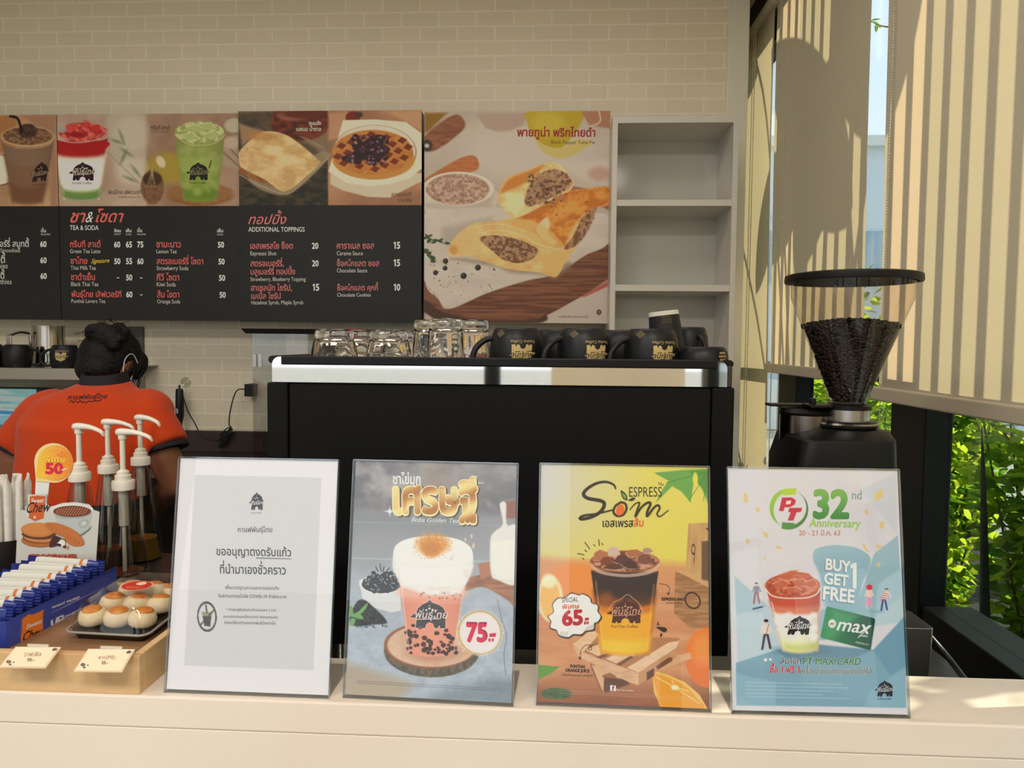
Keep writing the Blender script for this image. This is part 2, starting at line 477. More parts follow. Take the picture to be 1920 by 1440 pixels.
shrub((1.6, 3.84, -0.02), 1.9, 0.28, 1700, 'leafy shrub at the far end whose shadow mottles the long blind', 0.08, 4)
shrub((2.75, 2.25, -0.02), 0.9, 0.42, 1800, 'low shrub further back at the right edge of the window', 0.08, 5)
shrub((2.0, 5.2, -0.02), 1.5, 0.45, 1500, 'green shrub far along the path, seen under the left blind', 0.09, 6)
shrub((3.35, 6.1, -0.02), 1.75, 0.62, 4200, 'broad hedge shrub deepest of the greenery, behind the mullion', 0.13, 7)
shrub((2.45, 6.3, -0.02), 1.6, 0.42, 2600, 'broad hedge shrub far outside, left of the mullion', 0.13, 10)
shrub((3.6, 4.85, -0.02), 1.55, 0.55, 4200, 'broad hedge shrub far outside at the right edge, behind the nearer ones', 0.12, 8)
shrub((1.55, 1.15, -0.02), 1.85, 0.30, 900, 'loose shrub beside the window that dapples the counter with light', 0.085, 9)
# sword-leaved plant by the glass
ag = thing('sword_plant', 'dark sword-shaped leaf standing against the glass in front of the shrubs', 'plant', (1.12, at(1862, 1000, x=1.12).y, -0.02))
sw_h = at(1841, 800, x=1.12).z+0.02; sw_l = at(1841, 800, x=1.12).y-ag.location.y
for k, (dy, lean, h) in enumerate([(0.0, sw_l, sw_h), (-0.09, -0.12, sw_h*0.72), (0.09, 0.16, sw_h*0.55)]):
    mb = MB(); rings = []
    for i in range(13):
        t = i/12; w = 0.042*(1-t)**0.6*(0.55+0.9*t if t < 0.5 else 1.0)+0.0015; z = h*t; yy = dy*0.3+lean*t*t+dy*0.7*t
        rings.append([(0.012*(1-t), yy-w, z), (0.0, yy, z), (0.012*(1-t), yy+w, z), (0.004, yy, z)])
    mb.loft(rings); mb.build('sword_leaf', mat('sword_leaf_green', (20, 36, 28), 0.4, vary=(9, (36, 54, 38), (1, 1, 4))), ag, smooth=50)
# broad-leaved plant whose blades shade the blinds
bp_ = thing('broad_leaf_plant', 'tall broad-leaved plant outside that throws rounded shadows on the blinds', 'plant', (1.95, 2.6, -0.02))
base = Vector((1.95, 2.6, -0.02))
def blade(tip0, tip1, W):
    """one broad blade from tip0 (stalk end) to tip1, in world space"""
    a = Vector(tip0)-base; b = Vector(tip1)-base; d = b-a; L = d.length; d.normalize()
    s = d.cross(Vector((1, 0.15, 0.45))).normalized(); n = s.cross(d)
    mb = MB(); rings = []
    N = 16
    vs = []; fs = []
    for i in range(N+1):
        t = i/N; w = W*(sin(pi*min(1, t*0.98+0.02))**0.7)*(1-0.25*t)
        c = a+d*(L*t)-n*(0.10*L*(t-0.5)**2)
        for q in (-1, -0.5, 0, 0.5, 1):
            vs.append(c+s*(w*q)+n*(0.12*w*abs(q)))
    for i in range(N):
        for q in range(4):
            o = i*5+q; fs.append((o, o+1, o+6, o+5))
    mb.add(vs, fs); mb.build('leaf_blade', LEAFB, bp_, smooth=180)
    st = MB().tube(bez([(0, 0, 0.3), (a.x*0.35, a.y*0.35, a.z*0.6), tuple(a), tuple(a+d*L*0.95)], 8), 0.012, 6); st.build('leaf_stalk', STEM, bp_, smooth=60)
def sh(y, z, s=1.0):
    """point that shades blind point (y, z)"""
    return Vector((BX, y, z)) + Vector((1, 0.15, 0.45))*s
blade(sh(2.15, 1.85), sh(2.95, 2.62), 0.24)
blade(sh(2.30, 2.35), sh(2.60, 1.72), 0.20)
blade(sh(2.55, 2.30), sh(2.95, 1.80), 0.20)
blade(sh(2.05, 2.05), sh(2.30, 2.75), 0.17)
blade(sh(1.80, 2.62), sh(1.98, 1.98), 0.13)
blade(sh(2.85, 2.20), sh(3.10, 1.70), 0.12)
blade(sh(3.15, 2.62), sh(3.95, 2.80), 0.16)  # this blade and the next are added to shade the long blind's top
blade(sh(3.95, 2.75), sh(3.1, 2.9), 0.16)
blade(sh(3.42, 1.25, .9), sh(3.50, 2.55, .9), 0.022)
blade(sh(3.62, 1.30, .9), sh(3.72, 2.55, .9), 0.022)
MB().tube([(0, 0, 0), (0.02, 0.02, 0.9), (0, 0, 1.7)], [0.05, 0.04, 0.03], 8).build('stem', STEM, bp_, smooth=60)
# slim tree whose twigs show in the gap
tr = thing('slim_tree', 'thin bare-twigged tree against the sky in the gap between the blinds', 'tree', (3.02, 6.74, -0.02))
mb = MB(); mb.tube(bez([(0,0,0),(0.1,0.05,1.8),(-0.05,0,3.4),(0.05,0,5.0)], 8), [0.05-0.0014*i for i in range(25)], 7)
rt = random.Random(4); lf = MB()
for k in range(12):
    z = rt.uniform(4.25, 4.95); a = rt.uniform(0, 2*pi); L = rt.uniform(0.3, 0.7)
    p0 = Vector((0, 0, z)); p2 = p0+Vector((cos(a)*L, sin(a)*L, rt.uniform(0.1, 0.5))); p1 = (p0+p2)/2+Vector((0,0,-0.06))
    mb.tube(bez([p0, p1, p2], 5), [0.01-0.0007*i for i in range(11)], 5)
    for q in range(9):
        c = p1+(p2-p1)*rt.random(); leaf(lf, c, Vector((rt.gauss(0,1), rt.gauss(0,1), rt.gauss(0,.6))), Vector((0,0,1)), 0.08, 0.04)
mb.build('trunk', STEM, tr, smooth=60); lf.build('foliage', [LEAF2], tr)
# ------------------------------------------------------------------ counter and worktops
LZ = 1.04                      # top of the narrow front ledge
LEDGE = mat('cream_counter_laminate', (240, 228, 212), 0.42, bump=(90, 0.06, 0.002), vary=(2.2, (234, 219, 203)))
ct = thing('service_counter', 'cream laminate counter ledge running across the whole foreground', 'counter', (0, 0.915, 0))
MB().box(-3.0, 0.845, 0, 0.135, LZ-0.042, LZ).build('ledge_top', LEDGE, ct, bevel=0.0025)
MB().box(-3.0, 0.845, 0.0006, 0.03, 0.0, LZ-0.0424).build('front_panel', LEDGE, ct, bevel=0.001)
DARKTOP = mat('dark_worktop_stone', (36, 33, 31), 0.3, vary=(14, (48, 43, 40)))
wt = thing('machine_worktop', 'dark low worktop behind the ledge under the coffee machine and grinder', 'worktop', (0, 1.052, 0))
MB().box(-0.50, 0.79, 0, 0.55, 0.84, 0.88).build('top', DARKTOP, wt, bevel=0.003)
MB().box(-0.48, 0.77, 0.03, 0.53, 0.0, 0.84).build('cabinet', mat('dark_cabinet', (40, 37, 35), 0.5), wt)
ws = thing('syrup_worktop', 'dark worktop behind the ledge that carries the tray and pump bottles', 'worktop', (-1.75, 1.052, 0))
MB().box(-1.2, 1.245, 0, 0.50, 1.0, LZ).build('top', DARKTOP, ws, bevel=0.003)
MB().box(-1.2, 1.24, 0.03, 0.48, 0.0, 1.0).build('cabinet', mat('dark_cabinet', (40, 37, 35), 0.5), ws)
bc = thing('back_counter', 'dark back counter with brown splashback along the brick wall', 'counter', (-1.6, 2.35, 0))
MB().box(-1.88, 1.75, 0, 0.598, 1.0, 1.05).build('top', mat('brown_back_top', (58, 46, 40), 0.35), bc, bevel=0.003)
MB().box(-1.88, 1.75, 0.04, 0.59, 0.0, 1.0).build('cabinet', mat('dark_cabinet', (40, 37, 35), 0.5), bc)
MB().box(-1.88, 1.75, 0.575, 0.598, 1.05, 1.135).build('splashback', mat('brown_splash', (62, 49, 43), 0.4), bc, bevel=0.002)

# ------------------------------------------------------------------ espresso machine
MY = 1.20
SATIN = mat('satin_black_panel', (15, 16, 16), 0.6, spec=0.18)
GLOSSK = mat('black_trim', (10, 10, 11), 0.4, spec=0.3)
CHROME = mat('mirror_steel', (226, 226, 224), 0.03, 1.0)
STEEL = mat('brushed_steel', (176, 172, 166), 0.28, 1.0)
pl = at(500, 760, y=MY); pr = at(1377, 760, y=MY)
mx0, mx1 = pl.x, pr.x
zt = at(940, 722, y=MY).z
em = thing('espresso_machine', 'wide matt-black coffee machine with mirror strip, seen from behind the signs', 'coffee machine', ((mx0+mx1)/2, MY, 0.88))
hw = (mx1-mx0)/2; zb = 0.995-0.88; zp = zt-0.88
sw = 0.035
MB().box(-hw+sw+0.001, hw-sw-0.001, 0.004, 0.50, zb, zp).build('body', SATIN, em, bevel=0.002)
for s in (-1, 1):
    MB().box(min(s*hw, s*(hw-sw)), max(s*hw, s*(hw-sw)), 0.0, 0.51, zb, zp).build('side_panel', SATIN, em, bevel=0.003)
# mirror strip with rounded upper corners
x0 = at(511, 700, y=MY).x-em.location.x; x1 = at(1363, 700, y=MY).x-em.location.x
h = 0.0345
def rr_top(x0, x1, z0, z1, r, n=8):
    p = [(x0, z0), (x1, z0)]
    p += [(x1-r+r*cos(a), z1-r+r*sin(a)) for a in [pi/2*k/n for k in range(n+1)]]
    p += [(x0+r-r*sin(a), z1-r+r*cos(a)) for a in [pi/2*k/n for k in range(n+1)]]
    return p
MB().prism(rr_top(x0, x1, zp+0.001, zp+h+0.008, 0.013), (0, -0.002, 0), (1, 0, 0), (0, 0, 1), (0, 0.012, 0)).build('mirror_strip', CHROME, em)
for a_, b_, y_ in ((-hw+0.004, -hw+0.016, 0.014), (hw-0.016, hw-0.004, 0.0)): MB().box(a_, b_, y_, 0.49, zp, zp+h).build('tray_side', mat('dark_steel_side', (70, 68, 66), 0.3, 0.8), em, bevel=0.002)
MB().box(-hw+0.017, hw-0.017, 0.0105, 0.48, zp, zp+0.006).build('cup_tray', GLOSSK, em)
MB().box(x0+0.016, x1-0.016, -0.006, 0.003, zp+h-0.005, zp+h+0.0095).build('front_rail', GLOSSK, em, bevel=0.002)
rz_ = zp+h+0.003
MB().tube([(-hw+0.008, 0.004, rz_), (-hw+0.008, 0.49, rz_), (hw-0.008, 0.49, rz_), (hw-0.008, 0.004, rz_)], 0.0065, 8).build('gallery_rail', GLOSSK, em, smooth=60)
for s in (-1, 1):
    for yy in (0.045, 0.45):
        xx = (at(626, 1240, y=MY+0.045).x-em.location.x) if s < 0 else hw-0.07
        MB().lathe([(0.0001, 0), (0.022, 0), (0.022, 0.012), (0.016, 0.02), (0.016, zb), (0.0001, zb)], 20, (xx if s < 0 else xx, yy, 0)).build('foot', STEEL, em, smooth=40)
# customer-side works hidden from the photo but part of its outline: group heads and drip tray on the barista side
MB().box(-hw+0.05, hw-0.05, 0.50, 0.56, zb, zb+0.05).build('drip_tray', STEEL, em, bevel=0.004)
for xx in (-0.17, 0.17):
    MB().lathe([(0.0001, 0), (0.035, 0), (0.038, 0.02), (0.038, 0.06), (0.0001, 0.06)], 20, (xx, 0.545, zp-0.15)).build('group_head', STEEL, em, smooth=40)
TRAYZ = 0.88+zp+0.006

# ------------------------------------------------------------------ mugs
MUGK = mat('matt_black_mug', (22, 23, 26), 0.42, spec=0.4)
GOLD = mat('gold_print', (196, 170, 112), 0.45, 0.0)
GOLDD = mat('dim_gold_print', (92, 78, 52), 0.5)
# outline of the little elephant emblem, 0..1 box, upright
ELEPH = [(0.00,0.40),(0.07,0.46),(0.16,0.52),(0.22,0.70),(0.33,0.83),(0.45,0.90),(0.53,1.0),(0.60,0.90),(0.74,0.84),(0.87,0.74),(0.93,0.58),(1.0,0.50),(0.94,0.44),(0.93,0.20),(0.93,0.02),(0.80,0.0),(0.77,0.12),(0.72,0.0),(0.64,0.03),(0.61,0.17),(0.52,0.22),(0.43,0.16),(0.40,0.02),(0.31,0.0),(0.28,0.10),(0.24,0.0),(0.15,0.03),(0.17,0.20),(0.18,0.36),(0.12,0.37),(0.05,0.385)]
def curved_print(mb, poly, rfun, a0, z0, w, h, flip=False, off=0.0006, cuts=5):
    """wrap a flat outline round a body of revolution"""
    bm = bmesh.new()
    vs = [bm.verts.new((x, y, 0)) for x, y in poly]
    f = bm.faces.new(vs)
    bmesh.ops.triangulate(bm, faces=[f])
    for k in range(1, cuts):
        for co, no in (((k/cuts, 0, 0), (1, 0, 0)), ((0, k/cuts, 0), (0, 1, 0))):
            bmesh.ops.bisect_plane(bm, geom=bm.verts[:]+bm.edges[:]+bm.faces[:], plane_co=co, plane_no=no)
    bm.verts.index_update()
    out = []
    for v in bm.verts:
        u, t = v.co.x-0.5, v.co.y
        if flip: u = -u; t = 1-t
        z = z0+t*h; r = rfun(z)+off; a = a0+u*w/rfun(z)
        out.append((r*cos(a), r*sin(a), z))
    fs = [tuple(v.index for v in f.verts) for f in bm.faces]
    bm.free(); mb.add(out, fs)
def ring_poly(cx, cy, r, n=8): return [(cx+r*cos(2*pi*k/n), cy+r*sin(2*pi*k/n)) for k in range(n)]
MUGP = [(0.0405, 0.0), (0.0440, 0.012), (0.0462, 0.032), (0.0462, 0.052), (0.0440, 0.070), (0.0390, 0.084)]   # inverted: mouth at z=0
def prof_r(P):
    def f(z):
        for (r0, z0), (r1, z1) in zip(P[:-1], P[1:]):
            if z <= z1: return r0+(r1-r0)*max(0, (z-z0))/(z1-z0)
        return P[-1][0]
    return f
def make_mug(label, hang, pr_ang, flip=True, handle_up=False):
    """mug standing on its mouth; hang: handle angle, pr_ang: angle of the print"""
    t = thing('mug', label, 'mug', (0, 0, 0), 0, 'black mugs stacked on the coffee machine')
    P = MUGP
    out = [(0.0375, 0.0)] + P + [(0.036, 0.0875), (0.0001, 0.0875)]
    inn = [(0.0001, 0.082), (0.034, 0.080), (0.0405, 0.066), (0.0425, 0.045), (0.0405, 0.012), (0.0375, 0.0)]
    MB().lathe(inn[::1] + out, 40).build('body', MUGK, t, smooth=50)
    c, s = cos(hang), sin(hang)
    pts = [(0.042*c, 0.042*s, 0.070), (0.056*c, 0.056*s, 0.066), (0.071*c, 0.071*s, 0.052), (0.076*c, 0.076*s, 0.034), (0.071*c, 0.071*s, 0.016), (0.058*c, 0.058*s, 0.008), (0.041*c, 0.041*s, 0.012)]
    MB().tube(bez(pts, 6), 0.0052, 10).build('handle', MUGK, t, smooth=60)
    rf = prof_r(P)
    mb = MB(); mb.cur = 0
    curved_print(mb, ELEPH, rf, pr_ang, 0.024, 0.046, 0.036, flip)
    def wrap(txt, x0, x1, y0, hs, z0, w, h, off, bold=0.0, shear=0.0):
        LS, F, adv = bold_layout(txt, bold); V = LS[0]; xa = min(p[0] for p in V); sc = (x1-x0)/(max(p[0] for p in V)-xa)
        for L_ in LS:
            out = []
            for px, py in L_:
                uu = x0+(px-xa)*sc+py*sc*shear-0.5; tt = y0+py*sc*hs*w/h
                if flip: uu = -uu; tt = 1-tt
                zz = z0+tt*h; rr = rf(zz)+off; aa = pr_ang+uu*w/rf(zz); out.append((rr*cos(aa), rr*sin(aa), zz))
            mb.add(out, F)
    mb.cur = 1      # the lettering knocked out of the emblem, in black
    wrap('พันธุ์ไทย', 0.10, 0.94, 0.40, 1.0, 0.024, 0.046, 0.036, 0.0009, 0.01, 0.2)
    curved_print(mb, [(0.15,0.30),(0.80,0.33),(0.80,0.36),(0.15,0.33)], rf, pr_ang, 0.024, 0.046, 0.036, flip, 0.0009, 3)
    mb.cur = 0      # tiny lettering above the emblem
    wrap('Punthai Coffee', 0.04, 0.96, 0.1, 1.0, 0.0615, 0.046, 0.006, 0.0006, 0.006)
    mb.cur = 2      # dot pattern
    for (dx, dy) in ((0,0),(1,0.5),(-1,0.5),(0,1),(1,-0.5),(-1,-0.5),(0,-1),(2,0),(-2,0)):
        curved_print(mb, ring_poly(0.5, 0.5, 0.5, 6), rf, pr_ang-0.95+dx*0.075, 0.0755+dy*0.0045, 0.0045, 0.0045, flip, 0.0006, 1)
    mb.build('gold_print', [GOLD, MUGK, GOLDD], t)
    return t
def mug_at(px, Y): p = at(px, 640, y=Y); return (p.x, Y, TRAYZ)
A_L = radians(196)
m = make_mug('upside-down black mug with gold emblem, leftmost of the three beside the tall glasses', A_L, radians(-90+18)); m.location = mug_at(968, 1.290)
dup(m, mug_at(1095, 1.285), radians(10), 'upside-down black mug with half-turned gold emblem, middle of the front three')
dup(m, mug_at(1221, 1.280), radians(4), 'upside-down black mug with gold emblem, right of the front three, below the paper cups')
dup(m, mug_at(1046, 1.415), radians(150), 'black mug peeping out in the gap between the left and middle front mugs')
dup(m, mug_at(1164, 1.425), radians(205), 'black mug peeping out in the gap between the middle and right front mugs')
mb_ = dup(m, mug_at(1290, 1.48), radians(95), 'black mug at the back right of the machine, behind the low bowl')
mb_.scale = (0.85, 0.85, 1.0); mb_.location.z = TRAYZ+0.008
# low wide cup at the right end
lc = thing('low_cup', 'low black cup with gold dots at the right end of the machine top', 'cup', mug_at(1319, 1.265), 0, 'black mugs stacked on the coffee machine')
lc.scale = (0.86, 0.86, 1.0)
LP = [(0.036, 0.0), (0.046, 0.014), (0.0485, 0.032), (0.047, 0.048), (0.042, 0.056)]
MB().lathe([(0.0001, 0.050), (0.040, 0.050), (0.045, 0.03), (0.034, 0.0)] + LP + [(0.039, 0.0585), (0.0001, 0.0585)], 40).build('body', MUGK, lc, smooth=50)
mb = MB()
for j in range(4):
    for i in range(5-(j % 2)):
        curved_print(mb, ring_poly(.5, .5, .5, 6), prof_r(LP), radians(-62)+(i+(j % 2)*.5)*0.085, 0.030+j*0.0055, 0.0042, 0.0042, False, 0.0006, 1)
for j in range(2):
    for i in range(3):
        curved_print(mb, ring_poly(.5, .5, .5, 6), prof_r(LP), radians(-68)+(i+j*.5)*0.085, 0.012+j*0.0055, 0.0042, 0.0042, False, 0.0006, 1)
mb.build('gold_print', mat('pale_gold_print', (170, 150, 104), 0.5), lc)
# stacked paper cups, upside down
def paper_cup(label, loc):
    t = thing('paper_cup', label, 'cup', loc, 0, 'upside-down black paper cups')
    K = mat('black_paper', (30, 28, 30), 0.6); W = mat('white_paper', (226, 222, 212), 0.7)
    MB().lathe([(0.0001, 0.083), (0.0265, 0.083), (0.0270, 0.0885), (0.0258, 0.0890), (0.0258, 0.0862), (0.0001, 0.0862)], 36).build('base', W, t, smooth=40)
    MB().lathe([(0.0338, 0.003), (0.02768, 0.081), (0.0268, 0.081), (0.0330, 0.003)], 36, closed=True).build('wall', K, t, smooth=40)
    MB().lathe([(0.0278, 0.0812), (0.0273, 0.0885), (0.0262, 0.0885), (0.0267, 0.0812)], 36, closed=True).build('white_band', W, t, smooth=40)
    pts = [(0.0346*cos(2*pi*k/36), 0.0346*sin(2*pi*k/36), 0.002) for k in range(36)]
    MB().tube(pts, 0.0016, 8, closed=True).build('rim', W, t, smooth=80)
    mb = MB(); rf = lambda z: 0.0338+(0.0272-0.0338)*(z-0.003)/0.085
    for j in range(3):
        for i in range(6): curved_print(mb, ring_poly(.5, .5, .5, 6), rf, radians(-105)+(i+(j % 2)*.5)*0.1, 0.066+j*0.005, 0.004, 0.004, False, 0.0005, 1)
    mb.build('dot_print', mat('olive_dot_print', (70, 62, 42), 0.6), t)
    return t
pc = at(1255, 640, y=1.40)
p_ = paper_cup('lower of two nested upside-down black paper cups, only its white rim showing', (pc.x, 1.40, TRAYZ+0.026)); p_.rotation_euler = (0, radians(-7), 0)
q_ = dup(p_, (pc.x-0.0012, 1.40, TRAYZ+0.0345), 0, 'upper of two nested upside-down black paper cups, white base up, behind the right mug'); q_.rotation_euler = (0, radians(-7), 0)
st = thing('cup_riser', 'small dark block under the nested paper cups behind the mugs', 'riser', (pc.x, 1.40, TRAYZ))
MB().box(-0.03, 0.03, -0.03, 0.03, 0, 0.022).build('block', GLOSSK, st, bevel=0.003)

# ------------------------------------------------------------------ glasses
TUMB = mat('clear_glass', (255, 255, 255), 0.0, trans=1.0, ior=1.48)
def make_glass(label, r0, r1, H, base, group):
    """upside-down faceted tumbler: mouth r0 at z=0, base r1 at z=H"""
    t = thing('glass_tumbler', label, 'glass', (0, 0, 0), 0, group)
    n = 40; vs = []; fs = []
    def ring(r, z, fac): return [((r*(1+fac*(0.5-0.5*cos(10*a))))*cos(a) if fac else r*cos(a), (r*(1+fac*(0.5-0.5*cos(10*a))))*sin(a) if fac else r*sin(a), z) for a in [2*pi*k/n for k in range(n)]]
    hb = H-base
    rings = [ring(r0-0.003, hb*0.0+0.0005, 0), ring(r0-0.0032, hb*0.3, 0), ring(r1-0.0045, hb-0.006, 0), ring(r1-0.010, hb, 0), ring(0.0002, hb+0.0008, 0)]
    outer = [ring(0.0002, H-0.002, 0), ring(r1-0.012, H-0.0025, 0), ring(r1-0.004, H, 0), ring(r1-0.0005, H-0.003, 0), ring(r1, H-0.012, 0.0), ring(r1-0.0012, H-0.0155, 0), ring(r1+0.0008, H-0.020, 0.02), ring(r0+(r1-r0)*0.55, H*0.55, 0.035), ring(r0+(r1-r0)*0.25, H*0.28, 0.02), ring(r0, H*0.12, 0), ring(r0, 0.001, 0), ring(r0-0.0015, 0, 0), ring(r0-0.003, 0.0005, 0)]
    MB().loft(outer+rings, cap=False).build('glass', TUMB, t, smooth=50)
    return t
def gl_at(px, Y): p = at(px, 640, y=Y); return (p.x, Y, TRAYZ)
G1 = 'upside-down tumblers on the coffee machine'
g = make_glass('upside-down short tumbler at the left end of the machine top', 0.0435, 0.0335, 0.083, 0.016, G1); g.location = gl_at(627, 1.285)
dup(g, gl_at(729, 1.285), 0.3, 'upside-down short tumbler, right one of the front pair of short glasses')
dup(g, gl_at(667, 1.375), 0.5, 'short tumbler standing behind the leftmost one, showing at its right side')
dup(g, gl_at(703, 1.56), 0.2, 'short tumbler in the back row between the two front short glasses')
dup(g, gl_at(757, 1.455), 0.1, 'short tumbler half hidden behind the right front short glass')
g2 = make_glass('tall upside-down tumbler standing in front, next to the left mug handle', 0.0325, 0.0290, 0.103, 0.018, G1); g2.location = gl_at(836, 1.285)
dup(g2, gl_at(806, 1.365), 0.4, 'tall tumbler behind and left of the front tall one')
dup(g2, gl_at(886, 1.36), 0.4, 'tall tumbler behind the left mug handle, rightmost of the glasses')

# ------------------------------------------------------------------ grinder
GY = 1.20
gc = at(1594, 640, y=GY)
gr = thing('coffee_grinder', 'black coffee grinder with clear conical bean hopper in front of the blinds', 'grinder', (gc.x, GY, 0.88))
def gz(py): return at(1594, py, y=GY).z-0.88
Rl = (at(1717, 515, y=GY).x-at(1471, 515, y=GY).x)/2
z_l0, z_l1 = gz(530), gz(517)
lidm = mat('black_hopper_lid', (14, 13, 13), 0.45, spec=0.3)
MB().lathe([(0.0001, z_l0+0.010), (Rl-0.008, z_l0+0.010), (Rl-0.006, z_l0), (Rl-0.001, z_l0), (Rl, z_l0+0.003), (Rl-0.001, z_l1), (Rl-0.006, z_l1+0.002), (0.0001, z_l1+0.003)], 64).build('hopper_lid', lidm, gr, smooth=40)
HOP = pane_mat('hopper_acrylic', (0.91, 0.86, 0.82), 0.03, 1.5, 0.012)
zs, zc, zn = gz(559), gz(752), gz(760)
rs, rc = Rl-0.009, (at(1622, 750, y=GY).x-at(1560, 750, y=GY).x)/2+0.001
MB().lathe([(rs-0.001, z_l0+0.008), (rs-0.002, zs), (rc, zc), (rc, zn)], 64).build('hopper', HOP, gr, smooth=35)
MB().lathe([(0.0001, zn-0.006), (rc+0.008, zn-0.006), (rc+0.008, zn), (rc+0.001, zn+0.004), (rc-0.002, zn+0.004), (0.0001, zn)], 40).build('slide_collar', GLOSSK, gr, smooth=40)
MB().box(-0.065, -0.03, -0.02, 0.02, zn-0.003, zn+0.001).build('slide_gate', GLOSSK, gr, bevel=0.001)
zr = gz(788)
MB().lathe([(0.0001, zr), (rc+0.006, zr), (rc+0.006, zn-0.006), (0.0001, zn-0.006)], 48).build('steel_neck', STEEL, gr, smooth=40)
Rr = (at(1638, 792, y=GY).x-at(1530, 792, y=GY).x)/2
mb = MB(); n = 90; vs = []
mb.lathe([(0.0001, zr-0.012), (Rr-0.004, zr-0.012), (Rr-0.001, zr-0.009), (Rr, zr-0.004), (Rr-0.004, zr), (0.0001, zr)], 48)
mb.build('adjusting_ring', GLOSSK, gr, smooth=40)
mb = MB()
for k in range(90):
    a = 2*pi*k/90; c, s = cos(a), sin(a); w = 0.0012
    mb.add([((Rr-0.001)*c-w*s, (Rr-0.001)*s+w*c, zr-0.009), ((Rr-0.001)*c+w*s, (Rr-0.001)*s-w*c, zr-0.009), ((Rr+0.0015)*c+w*s, (Rr+0.0015)*s-w*c, zr-0.005), ((Rr+0.0015)*c-w*s, (Rr+0.0015)*s+w*c, zr-0.005), ((Rr-0.004)*c+w*s, (Rr-0.004)*s-w*c, zr-0.0005), ((Rr-0.004)*c-w*s, (Rr-0.004)*s+w*c, zr-0.0005)], [(0,1,2,3),(3,2,4,5),(0,3,5),(1,4,2),(0,5,4,1)])
mb.build('ring_scale', STEEL, gr)
GB = mat('grinder_black', (14, 15, 16), 0.45, spec=0.3)
zbt = zr-0.012
def rrect(w, d, r, n=5):
    p = []
    for cx, cy, a0 in ((w-r, d-r, 0), (-w+r, d-r, pi/2), (-w+r, -d+r, pi), (w-r, -d+r, 1.5*pi)):
        for k in range(n+1): p.append((cx+r*cos(a0+pi/2*k/n), cy+r*sin(a0+pi/2*k/n)))
    return p
def rr3(w, d, r, z, ox=0, oy=0): return [(x+ox, y+oy, z) for x, y in rrect(w, d, r)]
bw_ = 0.066; ox = at(1583, 840, y=GY-0.06).x-gc.x
MB().loft([rr3(0.075, 0.085, 0.02, 0.03, ox), rr3(0.074, 0.085, 0.02, zbt-0.05, ox), rr3(0.070, 0.078, 0.022, zbt-0.012, ox*0.8), rr3(0.05, 0.055, 0.03, zbt, 0)]).build('body', GB, gr, smooth=35, bevel=0.002)
MB().loft([rr3(0.085, 0.12, 0.02, 0.0, ox), rr3(0.085, 0.12, 0.02, 0.03, ox)]).build('base', GB, gr, bevel=0.003)
# doser drum on the left with its black lid
dx = at(1512, 820, y=GY+0.03).x-gc.x
zd = gz(776)
MB().lathe([(0.0001, 0.2), (0.042, 0.2), (0.042, zd-0.004), (0.0001, zd-0.004)], 40, (dx, 0.03, 0)).build('doser_drum', mat('smoked_steel', (120, 112, 106), 0.2, 1.0), gr, smooth=40)
MB().lathe([(0.0001, zd-0.004), (0.043, zd-0.004), (0.0445, zd), (0.040, zd+0.006), (0.0001, zd+0.0075)], 40, (dx, 0.03, 0)).build('doser_lid', GLOSSK, gr, smooth=40)
MB().box(dx-0.004, dx+0.004, 0.0, 0.012, zd+0.006, zd+0.024).build('lid_knob', GLOSSK, gr, bevel=0.002)
MB().box(-0.115, -0.02, 0.02, 0.05, zn-0.005, zn-0.001).build('slide_lever', GLOSSK, gr, bevel=0.001)
# beans
cb = thing('coffee_beans', 'dark roasted coffee beans heaped inside the clear hopper', 'coffee beans', (gc.x, GY, 0.88)); cb['kind'] = 'stuff'
zbn = gz(612); fr_ = (zbn-zc)/(zs-zc); rb = rc+(rs-0.002-rc)*fr_
BEAN = mat('roasted_bean', (16, 10, 9), 0.45, bump=(300, 0.3, 0.001), vary=(120, (26, 16, 13)))
mb = MB(); mb.lathe([(0.0001, zn+0.006), (rc-0.004, zn+0.006), (rc-0.004, zc), (rb-0.006, zbn-0.002), (rb*0.6, zbn+0.004), (0.0001, zbn+0.006)], 48)
rnd = random.Random(3)
def bean(mb, c, ang, tilt):
    o = len(mb.v); mb.sphere((0, 0, 0), 0.0036, 8, 6, (1.5, 1.0, 0.8))
    R = Matrix.Rotation(ang, 3, 'Z') @ Matrix.Rotation(tilt, 3, 'Y')
    for i in range(o, len(mb.v)): mb.v[i] = tuple(R @ Vector(mb.v[i]) + Vector(c))
for k in range(420):
    r = rb*sqrt(rnd.random())*0.98; a = rnd.uniform(0, 2*pi)
    bean(mb, (r*cos(a), r*sin(a), zbn+0.006+rnd.uniform(-.001, .005)-0.009*(r/rb)**2), rnd.uniform(0, pi), rnd.uniform(-.6, .6))
for k in range(1500):
    t = rnd.random()**0.6; z = zc+(zbn-zc)*t; r = rc+(rs-0.002-rc)*(z-zc)/(zs-zc)-0.0045; a = rnd.uniform(pi*0.95, 2.05*pi)
    bean(mb, (r*cos(a), r*sin(a), z), a+pi/2+rnd.uniform(-.5, .5), rnd.uniform(-1, 1))
mb.build('beans', BEAN, cb, smooth=60)

